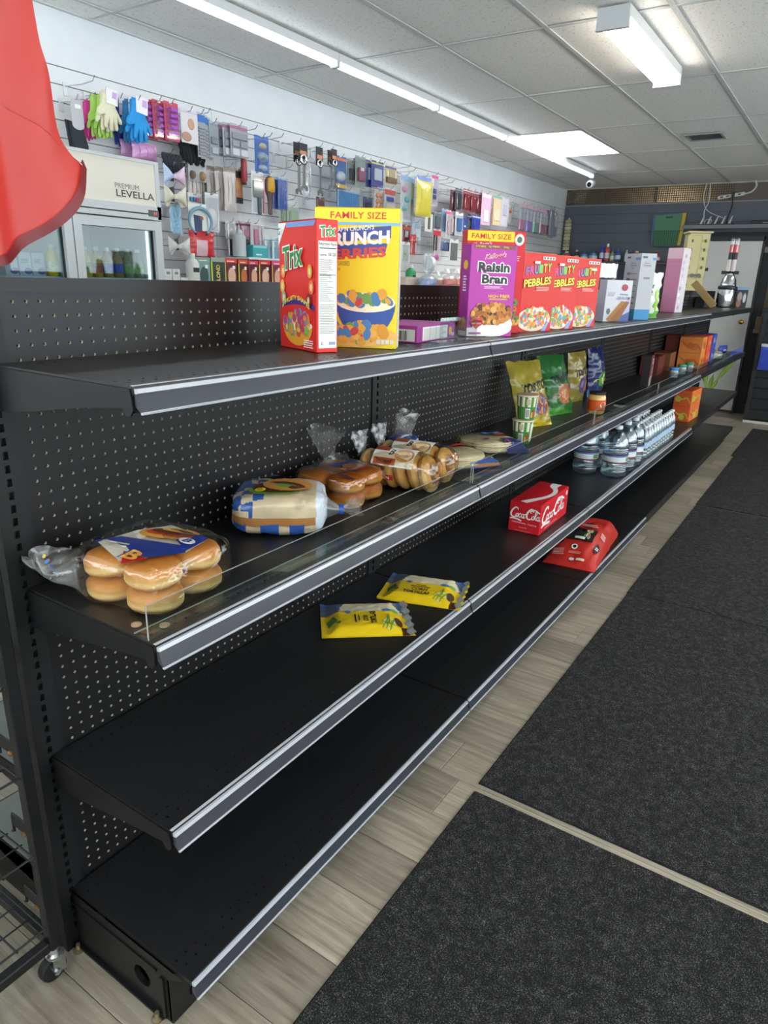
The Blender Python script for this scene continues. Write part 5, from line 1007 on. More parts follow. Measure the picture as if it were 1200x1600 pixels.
('card', 'comb_card', 'white card with a dark patterned comb', 'combs', -2.2, 3.027, 1.911, 0.109, 0.255, {'c': '#e0e0de', 'hc': '#d3d3d1', 'items': [(0.5, 0.62, 0.75, 0.42, '#6a7075', 0.012, 'box'), (0.62, 0.2, 0.28, 0.42, '#54656a', 0.012, 'box')]}),
('brush', 'hair_brush', 'brown hair brush with a gold pad', 'brush', -2.2, 3.131, 1.912, 0.088, 0.24, {}),
('headband', 'headband', 'light blue padded headband on a white card', 'headband', -2.12, 2.436, 1.724, 0.195, 0.17, {}),
('card', 'glove_card', 'white glove-shaped pack right of the headband', 'gloves', -2.2, 2.62, 1.773, 0.111, 0.22, {'c': '#dfe0e0', 'hc': '#d3d4d6', 'items': [(0.45, 0.35, 0.8, 0.6, '#e8e8e6', 0.02, 'ell')]}),
('card', 'nail_card', 'card of nail polish minis above the headband', 'card', -2.26, 2.54, 1.83, 0.113, 0.156, {'c': '#dfe2de', 'hc': '#e6e8e6', 'items': [(0.2, 0.82, 0.16, 0.16, '#3a9aa8', 0.012, 'box'), (0.4, 0.82, 0.16, 0.16, '#3a6ac0', 0.012, 'box'), (0.60, 0.82, 0.16, 0.16, '#e0608a', 0.012, 'box'), (0.8, 0.82, 0.16, 0.16, '#c9b9a0', 0.012, 'box'), (0.5, 0.3, 0.9, 0.5, '#cfd8d2', 0.004, 'box')]}),
('pack', 'red_bag', 'shiny red bag with a pink window', 'bag', -2.24, 2.559, 1.617, 0.21, 0.168, {'c': '#dc3a3f', 'win': '#eac3cc'}),
('bottle', 'white_bottle', 'white bottle with a black label on the wall shelf', 'bottle', -2.132, 2.376, 1.454, 0.084, 0.183, {'c': '#dcddd6'}),
('dye', 'hair_dye_box', 'green-grey hair dye box at the start of the row', 'hair dye', -2.148, 2.477, 1.44, 0.114, 0.178, {'c': '#7fa09a', 'e': '#c9d43a', 'hd': '#86a89a', 'p': '#31504e'}),
('dye', 'hair_dye_box', 'black and lime hair dye box lettered for blond', 'hair dye', -2.144, 2.596, 1.441, 0.119, 0.182, {'c': '#3a3c3a', 'e': '#c9d43a', 'hd': '#9aa89a', 'p': '#2a2b2a', 't': 'BLOND'}),
('dye', 'hair_dye_box', 'red hair dye box with a face, third in the row', 'hair dye', -2.152, 2.714, 1.442, 0.113, 0.179, {'c': '#6a2430', 'e': '#c9d43a', 'hd': '#e0443a', 'p': '#e0b49a'}),
('dye', 'hair_dye_box', 'orange-red hair dye box, fourth in the row', 'hair dye', -2.144, 2.816, 1.442, 0.088, 0.175, {'c': '#4a2420', 'e': '#c9d43a', 'hd': '#e2553a', 'p': '#c4703a'}),
('dye', 'hair_dye_box', 'magenta-headed hair dye box, fifth in the row', 'hair dye', -2.14, 2.907, 1.443, 0.091, 0.173, {'c': '#5a2030', 'e': '#8a2a3a', 'hd': '#e04a5f', 'p': '#e0a98a'}),
('dye', 'hair_dye_box', 'dark red hair dye box, sixth in the row', 'hair dye', -2.136, 3.011, 1.444, 0.114, 0.176, {'c': '#5a1f2c', 'e': '#c9b03a', 'hd': '#e0403a', 'p': '#e2b59a'}),
('dye', 'hair_dye_box', 'pink-headed hair dye box, last before the red cereal', 'hair dye', -2.124, 3.117, 1.445, 0.098, 0.174, {'c': '#7a2a44', 'e': '#c9b03a', 'hd': '#e2527a', 'p': '#dfa890'}),
('card', 'bobby_card', 'white carded cotton pads', 'card', -2.324, 2.894, 1.748, 0.093, 0.111, {'c': '#e2e0dc', 'hc': '#d6d6d6', 'items': [(0.5, 0.4, 0.8, 0.5, '#e9e8e4', 0.02, 'ell')]}),
('bottle', 'nozzle_bottle', 'clear applicator bottle with a pointed nozzle', 'bottle', -2.249, 2.895, 1.615, 0.094, 0.222, {'c': '#d3d8da', 'nozzle': 1}),
('card', 'comb_card', 'pink and black rat-tail comb packs', 'combs', -2.3, 3.013, 1.636, 0.085, 0.227, {'c': '#d9b9c6', 'hc': '#7a4a5a', 'hf': 0.12, 'items': [(0.5, 0.72, 0.7, 0.22, '#c9829a', 0.01, 'box'), (0.5, 0.3, 0.45, 0.5, '#26262a', 0.012, 'box')], 'copies': [(-2.34, 2.983, 1.636), (-2.364, 2.937, 1.636)]}),
('card', 'razor_card', 'white and pink razor card pack', 'card', -2.276, 3.081, 1.711, 0.1, 0.154, {'c': '#e2d9dd', 'hc': '#efe9ec', 'items': [(0.5, 0.4, 0.4, 0.7, '#d98aa0', 0.012, 'box')], 'copies': [(-2.3, 3.135, 1.711)]}),
('box', 'teal_box', 'teal box on the upper wall shelf', 'box', -2.196, 3.037, 1.615, 0.137, 0.101, {'c': '#3fa3a6', 'hd': '#8fcfcf'}),
('card', 'aqua_card', 'aqua-topped cotton swab packs', 'card', -2.196, 3.196, 1.612, 0.085, 0.159, {'c': '#cfdfe2', 'hc': '#3f9fc0', 'hf': 0.12, 'items': [(0.5, 0.4, 0.6, 0.5, '#8fb3c6', 0.01, 'box')], 'copies': [(-2.22, 3.148, 1.612), (-2.32, 3.183, 1.612)]}),
('boxes', 'white_cube', 'small white boxes stacked by the cooler', 'box', -2.14, 2.25, 1.481, 0.115, 0.065, {'c': '#dcdcda'}),
('card', 'clear_card', 'clear packs of pale green items behind the wrench', 'card', -2.26, 3.45, 1.881, 0.119, 0.127, {'c': '#c3cdbf', 'hc': '#d9ddd6', 'items': [(0.5, 0.4, 0.7, 0.6, '#a8bda0', 0.02, 'box')], 'copies': [(-2.292, 3.404, 1.882)]}),
('card', 'orange_card', 'small dark and orange card above the yellow cereal box', 'card', -2.26, 3.766, 1.967, 0.1, 0.123, {'c': '#6a4a40', 'hc': '#8a5a5f', 'items': [(0.5, 0.35, 0.8, 0.4, '#c9703a', 0.01, 'box')]}),
('card', 'toy_card', 'teal and pink carded toys', 'toys', -2.22, 4.903, 2.011, 0.168, 0.374, {'c': '#d9dfe4', 'hc': '#8fb3dc', 'hf': 0.14, 'items': [(0.35, 0.72, 0.5, 0.14, '#e29ab3', 0.02, 'ell'), (0.6, 0.5, 0.5, 0.14, '#6ac0b8', 0.02, 'ell'), (0.4, 0.3, 0.4, 0.12, '#7fc9c9', 0.02, 'ell')], 'copies': [(-2.252, 5.012, 2.012)]}),
('pack', 'yellow_pack', 'plump yellow bagged raincoat with a blue header', 'bag', -2.16, 5.113, 2.068, 0.278, 0.319, {'c': '#e0cf4f', 'hc': '#7f94d6'}),
('card', 'pink_strip', 'pink and white strip of hair ties', 'card', -2.24, 5.433, 2.185, 0.119, 0.267, {'c': '#dcd4de', 'hc': '#d94a94', 'hf': 0.14, 'items': [(0.5, 0.5, 0.4, 0.16, '#4a5596', 0.01, 'box'), (0.5, 0.3, 0.4, 0.14, '#4a5596', 0.01, 'box')]}),
('card', 'knife_card', 'white card with a small dark blade', 'card', -2.24, 5.354, 1.957, 0.142, 0.153, {'c': '#e2e2da', 'hc': '#d9d9d2', 'items': [(0.5, 0.5, 0.25, 0.7, '#6a6a66', 0.008, 'box')]}),
('card', 'grey_card', 'grey and blue blister strip', 'card', -2.24, 5.51, 1.968, 0.147, 0.177, {'c': '#8f949e', 'hc': '#a3a7b3', 'items': [(0.5, 0.5, 0.6, 0.6, '#6d737d', 0.015, 'box')], 'copies': [(-2.264, 5.466, 1.968)]}),
('card', 'blue_tip', 'pale blue card with a bright blue drop', 'card', -2.24, 5.645, 1.977, 0.101, 0.203, {'c': '#a9c3e6', 'hc': '#c3d3ea', 'items': [(0.5, 0.1, 0.7, 0.14, '#3a9ae0', 0.015, 'ell')]}),
('card', 'blossom_card', 'pink flower-topped white card', 'card', -2.2, 5.659, 1.92, 0.089, 0.248, {'c': '#e6dce2', 'hc': '#e2608f', 'hf': 0.16, 'items': [(0.5, 0.4, 0.5, 0.5, '#d9c3cc', 0.01, 'box')]}),
('card', 'lash_box', 'maroon hair clipper blister at the left of the row', 'blister pack', -2.252, 5.825, 2.175, 0.13, 0.187, {'c': '#8a4a58', 'hc': '#a3707c', 'items': [(0.5, 0.45, 0.6, 0.7, '#6a2a38', 0.02, 'box')]}),
('card', 'lash_box', 'charcoal hair clipper blister', 'blister pack', -2.22, 5.869, 2.19, 0.132, 0.192, {'c': '#5a5d66', 'hc': '#9a9ca6', 'items': [(0.5, 0.45, 0.6, 0.7, '#3a3d47', 0.02, 'box')]}),
('card', 'lash_box', 'maroon hair clipper blister with a price dot, third', 'blister pack', -2.21, 6.013, 2.191, 0.137, 0.201, {'c': '#a85a64', 'hc': '#d6d3d6', 'items': [(0.5, 0.45, 0.7, 0.7, '#8a2430', 0.02, 'box'), (0.6, 0.7, 0.2, 0.1, '#e9e6e6', 0.024, 'ell')]}),
('card', 'lash_box', 'maroon hair clipper blister with a price dot, fourth', 'blister pack', -2.21, 6.154, 2.186, 0.141, 0.204, {'c': '#a85a64', 'hc': '#d6d3d6', 'items': [(0.5, 0.45, 0.7, 0.7, '#8a2430', 0.02, 'box'), (0.6, 0.7, 0.2, 0.1, '#e9e6e6', 0.024, 'ell')]}),
('card', 'lash_box', 'maroon hair clipper blister with a price dot, fifth', 'blister pack', -2.234, 6.34, 2.185, 0.132, 0.214, {'c': '#9a505c', 'hc': '#d6d3d6', 'items': [(0.5, 0.45, 0.7, 0.7, '#7d2430', 0.02, 'box'), (0.6, 0.7, 0.2, 0.1, '#e9e6e6', 0.024, 'ell')]}),
('card', 'case_card', 'pink strip carded charm', 'card', -2.2, 5.729, 1.959, 0.052, 0.182, {'c': '#e3c9d3', 'hc': '#d9aabb'}),
('card', 'case_card', 'navy phone case pack, first of the lower row', 'phone case', -2.224, 5.796, 1.952, 0.092, 0.173, {'c': '#2c3a6a', 'hc': '#3a4a7a'}),
('card', 'case_card', 'white-framed blue phone case pack', 'phone case', -2.18, 5.837, 1.954, 0.16, 0.207, {'c': '#e4e6e8', 'hc': '#dfe2e5', 'items': [(0.5, 0.5, 0.6, 0.6, '#4a78b8', 0.012, 'box')]}),
('card', 'case_card', 'royal blue phone case with a price dot', 'phone case', -2.2, 6.0, 1.976, 0.083, 0.153, {'c': '#3a55b8', 'hc': '#4a64c4', 'items': [(0.5, 0.5, 0.4, 0.14, '#e9e9ee', 0.012, 'ell')]}),
('card', 'case_card', 'charcoal phone case pack', 'phone case', -2.224, 6.142, 2.01, 0.113, 0.131, {'c': '#4a4f58', 'hc': '#8f949c'}),
('card', 'case_card', 'royal blue bagged phone cases, end of the lower row', 'phone case', -2.2, 6.245, 2.017, 0.19, 0.156, {'c': '#3a4fb5', 'hc': '#d9dde6', 'hf': 0.15, 'copies': [(-2.248, 6.25, 2.02)]}),
('card', 'pink_card', 'tall pale pink card pack', 'card', -2.2, 6.46, 2.095, 0.227, 0.308, {'c': '#dcb9d6', 'hc': '#e6e2e8', 'hf': 0.15, 'items': [(0.5, 0.3, 0.5, 0.4, '#e6dde6', 0.008, 'box')]}),
('card', 'orange_tall', 'tall pale orange card pack with a teal top', 'card', -2.2, 6.719, 2.114, 0.224, 0.298, {'c': '#e6cfa8', 'hc': '#7fc0b8', 'hf': 0.12, 'items': [(0.5, 0.35, 0.6, 0.4, '#e3dcc0', 0.008, 'box'), (0.05, 0.45, 0.06, 0.9, '#8a5a40', 0.004, 'box')]}),
('card', 'lilac_tall', 'tall pale lilac card pack', 'card', -2.2, 6.927, 2.116, 0.184, 0.292, {'c': '#d3cfdf', 'hc': '#dcdae3', 'items': [(0.5, 0.6, 0.5, 0.4, '#c3c0d6', 0.008, 'box')]}),
('card', 'toy_small', 'small card with a bird-like charm', 'card', -2.22, 7.117, 2.17, 0.104, 0.207, {'c': '#d6d6cc', 'hc': '#7a9a5a', 'items': [(0.5, 0.6, 0.6, 0.2, '#c9603a', 0.015, 'ell')]}),
('bags', 'candy_bag', 'clear candy bags with coloured bottoms on the far wall', 'candy', -2.22, 7.962, 2.102, 1.263, 0.296, {'n': 6}),
('card', 'grey_end', 'narrow grey pack at the far end of the white wall', 'card', -2.16, 8.261, 2.079, 0.174, 0.361, {'c': '#8a8c99', 'hc': '#a9abb5'}),
('card', 'squeegee_card', 'dark red glove pack with red tags', 'gloves', -2.22, 4.929, 1.844, 0.161, 0.136, {'c': '#7a3444', 'hc': '#b5563f', 'hf': 0.25, 'items': [(0.5, 0.5, 0.3, 0.4, '#d3c9c9', 0.01, 'box')]}),
('card', 'spatula_card', 'red spatula pack beside the dark red gloves', 'kitchen tool', -2.18, 4.985, 1.74, 0.11, 0.17, {'c': '#cf4a4f', 'hc': '#cf4a4f', 'items': [(0.5, 0.7, 0.9, 0.3, '#d63f47', 0.02, 'ell')]}),
('card', 'white_pack', 'white pack with a green mark', 'card', -2.16, 4.829, 1.67, 0.149, 0.167, {'c': '#dfe2dc', 'hc': '#d9dcd8', 'items': [(0.5, 0.5, 0.4, 0.2, '#b9cf9a', 0.01, 'ell')]}),
('card', 'mirror_card', 'pale blue hooks card', 'card', -2.22, 5.103, 1.864, 0.146, 0.161, {'c': '#c3d3e6', 'hc': '#7fa9dc', 'items': [(0.5, 0.4, 0.6, 0.5, '#d6e0ea', 0.012, 'box')]}),
('card', 'pump_card', 'white pump in a clear blister', 'card', -2.2, 5.296, 1.606, 0.119, 0.157, {'c': '#d9dde0', 'hc': '#c9cdd0', 'items': [(0.5, 0.5, 0.5, 0.8, '#e6e9eb', 0.03, 'cyl')]}),
('card', 'flower_card', 'pink card with a magenta flower', 'card', -2.2, 5.449, 1.702, 0.148, 0.282, {'c': '#dcc3cf', 'hc': '#c93f4a', 'hf': 0.2, 'items': [(0.5, 0.12, 0.7, 0.2, '#cf5ab0', 0.012, 'ell'), (0.2, 0.6, 0.3, 0.5, '#33363c', 0.02, 'box')]}),
('card', 'frame_card', 'white-framed dark mirror hanging low on the wall', 'mirror', -2.2, 5.8, 1.703, 0.187, 0.212, {'c': '#dcdcd8', 'hc': '#dcdcd8', 'items': [(0.5, 0.5, 0.75, 0.8, '#6a6d70', 0.006, 'box')]}),
('card', 'navy_low', 'navy and white toy card', 'card', -2.224, 5.657, 1.803, 0.179, 0.081, {'c': '#4a5f96', 'hc': '#8fa3c9'}),
('bottle', 'green_bottle', 'green-capped bottle on the lower wall shelf', 'bottle', -2.26, 5.098, 1.478, 0.103, 0.179, {'c': '#3f9a5f'}),
('box', 'kraft_box', 'beige box on the lower wall shelf', 'box', -2.148, 4.983, 1.447, 0.291, 0.104, {'c': '#c3b6a8', 'hd': '#cfc4b6'}),
('blob', 'clear_bag', 'clear knotted bag of blue beads', 'bag', -2.06, 5.076, 1.449, 0.29, 0.175, {'c': '#7f9fd6'}),
('blob', 'clear_bag', 'clear knotted bag of peach beads', 'bag', -2.204, 5.554, 1.449, 0.23, 0.165, {'c': '#e8a078'}),
('blob', 'clear_bag', 'clear knotted bag of coral red beads', 'bag', -2.06, 5.483, 1.451, 0.256, 0.185, {'c': '#e0604f'}),
('blob', 'clear_bag', 'clear knotted bag of orange beads, by the purple cereal box', 'bag', -2.064, 5.687, 1.452, 0.241, 0.189, {'c': '#e8703a'}),
]
HOOKS = [
(1.843, 2.448),
(1.965, 2.443),
(2.116, 2.416),
(2.257, 2.441),
(2.475, 2.44),
(2.612, 2.449),
(2.708, 2.433),
(3.011, 2.431),
(3.147, 2.41),
(3.26, 2.425),
(2.697, 2.428),
(3.436, 2.352),
(4.288, 2.421),
(4.488, 2.426),
(4.881, 2.461),
(4.967, 2.442),
(5.566, 2.446),
(5.669, 2.431),
(2.799, 2.171),
(3.075, 2.268),
(3.347, 2.253),
(2.421, 1.873),
(2.667, 2.032),
(3.376, 2.055),
(7.065, 2.334),
]
def puffy(poly, t, inset, y0=0.0, b=None, mi=0):
    """flat shape with softened rim: outline in (x,z)"""
    b = b or MB(); n = len(poly); ar = sum(poly[i][0]*poly[(i+1) % n][1]-poly[(i+1) % n][0]*poly[i][1] for i in range(n)); sg = 1 if ar > 0 else -1; ins = []
    for i in range(n):
        (ax, az), (bx, bz), (cx, cz) = poly[i-1], poly[i], poly[(i+1) % n]; d1 = Vector((bx-ax, bz-az)); d2 = Vector((cx-bx, cz-bz))
        n1 = Vector((-d1.y, d1.x)).normalized() if d1.length else Vector((0, 0)); n2 = Vector((-d2.y, d2.x)).normalized() if d2.length else Vector((0, 0)); m = (n1+n2); m = m.normalized() if m.length > .1 else n1
        ins.append((bx+m.x*inset*sg, bz+m.y*inset*sg))
    v = [(x, y0-t, z) for x, z in ins] + [(x, y0-t*.35, z) for x, z in poly] + [(x, y0+t*.35, z) for x, z in poly] + [(x, y0+t, z) for x, z in ins]
    f = [(k*n+i, k*n+(i+1) % n, (k+1)*n+(i+1) % n, (k+1)*n+i) for k in range(3) for i in range(n)] + [tuple(range(n))[::-1], tuple(range(3*n, 4*n))]
    return b.add(v, f, mi)
CHR = mat('#c9cccf', .15, 1.0); CLEARP = film('#fbfcfd', .10, .07); hook_cache = {}
HK = []
ORD = ('first', 'second', 'third', 'fourth', 'fifth', 'sixth', 'seventh', 'eighth', 'ninth', 'tenth', 'eleventh', 'twelfth', 'thirteenth', 'fourteenth', 'fifteenth', 'sixteenth', 'seventeenth', 'eighteenth', 'nineteenth', 'twentieth')
def hook(x, y, z, label=None, empty=False):
    if any(abs(y-a) < .028 and abs(z-c) < .06 for a, c in HK): return
    HK.append((y, z)); L_ = round(x-XL+.03, 3)
    if L_ not in hook_cache: hook_cache[L_] = (MB().tube([(0, 0, 0), (L_*.55, 0, -.006), (L_-.02, 0, .0), (L_, 0, .022)], .0026, 6).mesh('rod', CHR, 60), MB().box(.0005, .004, -.013, .013, -.045, .018).mesh('clip_plate', mat('#d5d8da', .3, .3)))
    t = thing('slatwall_hook', label, 'hook', (XL, y, z), 0, 'empty slatwall hooks' if empty else 'slatwall hooks'); a, c = hook_cache[L_]; link('rod', a, t).location = (.004, 0, 0); link('clip_plate', c, t)
GL = [(.30, 1), (.70, 1), (.76, .60), (.97, .30), (.95, .22), (.88, .22), (.76, .38), (.80, .10), (.76, .03), (.68, .05), (.62, .34), (.60, .03), (.54, 0), (.47, .03), (.47, .34), (.38, .08), (.31, .06), (.27, .12), (.31, .40), (.12, .34), (.03, .40), (.05, .50), (.22, .66)]
RZW = R(90)
def blister_item(b, it, w, h, mi, y0):
    cx, cz, rw, rh, c, dp, sh = it; x0, x1, z0, z1 = (cx-rw/2-.5)*w, (cx+rw/2-.5)*w, (cz-rh/2)*h, (cz+rh/2)*h
    if sh == 'box': b.cbox(x0, x1, y0-dp, y0, z0, z1, min(.003, dp*.4), mi)
    elif sh == 'ribs':
        for k in range(9): b.cbox(x0, x1, y0-dp, y0, lerp(z0, z1, k/9), lerp(z0, z1, (k+.6)/9), .001, mi)
    elif sh == 'cyl': b.tube([(x0, y0-dp*.6, (z0+z1)/2), (x1, y0-dp*.6, (z0+z1)/2)], (z1-z0)*.5, 10, mi)
    else: b.grid(lambda u, v: ((x0+x1)/2+(x1-x0)/2*math.cos(2*math.pi*u)*math.sin(math.pi/2*v), y0-dp*math.cos(math.pi/2*v), (z0+z1)/2+(z1-z0)/2*math.sin(2*math.pi*u)*math.sin(math.pi/2*v)), 16, 5, mi, wrapu=True)
def w_card(t, w, h, p):
    r = min(.004, w*.1); m = mat(p['c'], .45)
    MB().prism([(-w/2, 0), (w/2, 0), (w/2, h-r), (w/2-r, h), (w*.10, h), (w*.10, h-.012), (-w*.10, h-.012), (-w*.10, h), (-w/2+r, h), (-w/2, h-r)], -.0008, .0008, 'y').build('backing_card', m, t)
    hf = p.get('hf', .10); MB().prism([(-w/2+.0005, h*(1-hf)), (w/2-.0005, h*(1-hf)), (w/2-.0005, h-.013), (-w/2+.0005, h-.013)], -.0014, -.0008, 'y').build('header_print', mat(p.get('hc', p['c']), .45), t)
    its = p.get('items')
    if its is None: its = [(.5, .45, .72, .72, p['c'], .012, 'box')]
    for it in its:
        b = MB(); blister_item(b, it, w, h*.94, 0, -.001); b.build('product', mat(it[4], .4), t, 40)
    if any(i[5] >= .01 for i in its):
        dm = max(i[5] for i in its)+.004; MB().cbox(-w*.46, w*.46, -dm, -.0016, h*.03, h*(1-hf)-.004, .004).build('blister', CLEARP, t)
def w_pack(t, w, h, p):
    if p.get('rods'):
        n = max(4, int(w/.012))
        for k in range(n): x = (k+.5)/n*w-w/2; MB().tube([(x, 0, .004), (x, 0, h*.9)], w/n*.42, 8).build('rod', mat(p['c'], .3, coat=.3), t, 60)
        MB().cbox(-w/2-.003, w/2+.003, -.012, .012, 0, h*.96, .004).build('sleeve', film('#e6f0fa', .10, .08, .3, 30), t); MB().box(-w/2, w/2, -.001, .001, h*.93, h).build('header_print', mat('#c9d3e0', .4), t); return
    c, fc = p['c'], p.get('fc', p['c']); seed = w*100; tk = min(.05, w*.35)
    def S(u, v, s): q = tk*.5*(math.sin(math.pi*u)**.5)*(math.sin(math.pi*min(1, v/.92))**.5 if v < .92 else 0); return ((u-.5)*w*(1-.05*math.sin(math.pi*v)), s*q+.004*nz(u*6+seed, v*8), v*h)
    b = MB().grid(lambda u, v: S(u, v, -1), 14, 18, lambda u, v: 2 if (p.get('win') and .2 < u < .65 and .05 < v < .6) else (1 if v > .88 else 0)).grid(lambda u, v: S(1-u, v, 1), 14, 18, 0)
    b.build('wrapper', [gloss(c, .3), gloss(p.get('hc', fc), .3), gloss(p.get('win', c), .3)], t, 70)
    MB().box(-w*.4, w*.4, -.0015, .0015, h*.9, h*1.0).build('header_print', mat(p.get('hc', fc), .4), t)
    if not p.get('win'):
        for k in range(3): x = (k-1)*w*.28; MB().tube([(x-w*.02, -tk*.46, h*.2), (x+w*.02, -tk*.50, h*.5), (x-w*.02, -tk*.42, h*.78)], [.001, .0025, .001], 5).build('crease', gloss(fc, .2), t)
def w_glove(t, w, h, p):
    P = [((a-.5)*w, b*h*.97) for a, b in GL]; m = mat(p['c'], .85, var=.12, scale=300, bump=.6)
    puffy(P, .008, .004).build('glove', m, t, 60); puffy([(-x+.004, z-.006) for x, z in P], .008, .004, .02).build('glove', m, t, 60)
    for k in range(3): MB().box(-w*.20, w*.20, -.0093, -.0078, h*(.86+.035*k), h*(.875+.035*k)).build('cuff_rib', m, t)
    MB().tube([(0, .01, h*.94), (0, .006, h*1.03)], .0022, 5).build('plastic_loop', mat('#3a3a3c', .4), t)
    if p.get('tag'):
        MB().prism([(-w*.12, h*.66), (w*.30, h*.62), (w*.34, h*1.0), (-w*.10, h*1.02)], -.0125, -.0115, 'y').build('hang_tag', mat('#eceaf0', .5), t); MB().prism([(w*.10, h*.80), (w*.28, h*.78), (w*.30, h*.94), (w*.14, h*.95)], -.0130, -.0125, 'y').build('tag_print', mat('#c9a3d6', .5), t)
def w_sock(t, w, h, p):
    puffy([(-w*.36, h*.56), (w*.2, h*.54), (w*.42, h*.10), (w*.40, 0), (-w*.22, .0), (-w*.30, h*.06)], .012, .006).build('sock', mat('#2f3137', .9, bump=.4, scale=200), t, 50); puffy([(-w*.40, h*.60), (w*.16, h*.57), (w*.30, h*.12), (w*.26, .01), (-w*.30, .01)], .010, .006, .024).build('sock', mat('#2f3137', .9, bump=.4, scale=200), t, 50)
    a = [(w*-.02+w*.27*math.cos(q), h*.50+h*.10*math.sin(q)) for q in [math.pi+math.pi*k/8 for k in range(9)]]
    MB().prism(a + [(w*.25, h*.92), (w*.17, h), (-w*.21, h), (-w*.29, h*.92)], -.016, -.014, 'y').build('hang_card', mat('#b9babd', .5), t); MB().box(-w*.10, w*.16, -.017, -.016, h*.84, h*.92).build('barcode_sticker', WHT, t)
def w_lace(t, w, h, p):
    m = mat(p['c'], .8, bump=.6, scale=120)
    for k in range(3):
        b = MB().grid(lambda u, v: ((u-.5)*w*(.8+.2*v)+.004*math.sin(v*20), -.012-.016*k+.012*math.sin(u*38+k*2)*(1-v*.6), (h*.1+v*h*.9)-.02*k-.008*math.sin(u*19+k)*(1-v)), 44, 5, 0); b.build('ruffle', m, t, 80)
def w_wrench(t, w, h, p):
    MB().cbox(-w*.5, w*.5, -.004, .004, h*.62, h, .002).build('header_card', mat('#26262a', .4), t); MB().box(-w*.38, w*.38, -.0046, -.004, h*.76, h*.84).build('header_print', mat('#d98a5a', .5), t)
    MB().prism([(-w*.14, h*.12), (w*.14, h*.12), (w*.12, h*.66), (-w*.12, h*.66)], -.012, -.005, 'y').build('shank', CHR, t)
    rg = MB(); rg.grid(lambda u, v: ((w*.30+w*.12*math.cos(2*math.pi*v))*math.cos(2*math.pi*u), -.0085+.005*math.sin(2*math.pi*v), h*.66+(w*.30+w*.12*math.cos(2*math.pi*v))*math.sin(2*math.pi*u)), 18, 6, 0, wrapu=True); rg.build('ring_end', CHR, t, 60)
    MB().prism([(-w*.14, h*.13), (-w*.42, h*.09), (-w*.40, 0), (-w*.18, .0), (-w*.16, h*.05), (w*.14, h*.05), (w*.18, 0), (w*.40, .0), (w*.42, h*.09), (w*.14, h*.13)], -.013, -.004, 'y').build('open_end', CHR, t)
    MB().tube([(0, 0, h*.98), (0, 0, h*1.02)], .002, 5).build('hang_loop', CHR, t)
def w_chain(t, w, h, p):
    for q in range(3):
        pts = [(w*(.28-.06*q)*math.cos(a)+.002*math.sin(9*a), -.006-.007*q, h*.5+h*(.48-.05*q)*math.sin(a)) for a in [2*math.pi*k/28 for k in range(29)]]; MB().tube(pts, [.0035 if k % 2 else .002 for k in range(29)], 6).build('chain_loop', CHR, t, 60)
    MB().tube([(0, -.01, h*.97), (0, -.004, h*1.02)], .002, 5).build('hang_loop', CHR, t)
def w_bow(t, w, h, p):
    for s, c, nm in ((-1, p['c2'], 'loop'), (1, p['c'], 'loop')):
        b = MB().grid(lambda u, v: (s*(.006+u*w*.48), -.02+(.020*math.sin(math.pi*u))*math.cos(2*math.pi*v)-.006*u, h*.55+(.010+u*h*.42)*math.sin(2*math.pi*v)+.08*h*u), 10, 16, 0); b.build(nm, mat(c, .35, coat=.3, bump=.2, scale=50), t, 80)
        b = MB().grid(lambda u, v: (s*(.004+v*w*.30+u*w*.16*v), -.012-.004*v+.005*math.sin(u*6), h*.52-v*h*.52+u*h*.10*v), 6, 8, 0); b.build('ribbon_tail', mat(c, .35, coat=.3), t, 80)
    MB().grid(lambda u, v: (.011*math.cos(2*math.pi*u), -.022+.012*math.sin(2*math.pi*u), h*.55+(v-.5)*h*.22), 12, 4, 0, wrapu=True).build('knot', mat(p['c'], .35), t, 80); MB().box(-w*.1, w*.1, .0, .0015, h*.3, h*1.02).build('hang_card', mat('#3a3a40', .5), t)
def w_ruffle(t, w, h, p):
    m = mat(p['c'], .6); MB().box(-w*.15, w*.15, -.002, .0, 0, h).build('ribbon', m, t)
    for k in range(7): MB().grid(lambda u, v: ((u-.5)*w*(.9+.1*math.sin(k*3)), -.006-.018*math.sin(math.pi*u)*(.5+.5*math.sin(u*25+k)), h*(.03+.135*k)+v*h*.15+.006*math.sin(u*22+k*1.7)), 24, 3, 0).build('ruffle', m, t, 80)
def w_stick(t, w, h, p): MB().tube([(0, -.01, .0), (0, -.01, h*.1), (0, -.01, h*.95)], [w*.2, w*.38, w*.36], 12).build('rod', mat(p['c'], .35), t, 50); MB().cbox(-w*.3, w*.3, -.014, -.002, h*.93, h, .002).build('end_loop', mat('#7a3038', .4), t); MB().tube([(0, -.01, -.012), (0, -.01, .002)], w*.3, 10).build('end_cap', mat('#33302f', .4), t)
def w_brush(t, w, h, p):
    MB().lathe([(.002, 0), (w*.22, .006), (w*.20, h*.25), (w*.28, h*.45), (w*.46, h*.6), (w*.46, h*.88), (w*.25, h*.98), (.002, h)], 14, (0, -.016, 0), sy=.55).build('handle', mat('#55423c', .4), t, 50)
    MB().lathe([(.002, h*.55), (w*.36, h*.60), (w*.40, h*.75), (w*.34, h*.93), (.002, h*.97)], 14, (0, -.030, 0), sy=.4).build('pad', mat('#c9952f', .5), t, 50)
    for k in range(5): MB().tube([(-w*.2, -.034, h*(.64+.06*k)), (w*.2, -.034, h*(.64+.06*k))], .003, 5).build('bristle_row', mat('#8a6420', .6), t)
    MB().box(-w*.62, -w*.48, -.012, .0, h*.02, h*.9).build('side_card', mat('#c98a94', .5), t); MB().tube([(0, -.01, h*.97), (0, 0, h*1.03)], .002, 5).build('hang_loop', CHR, t)
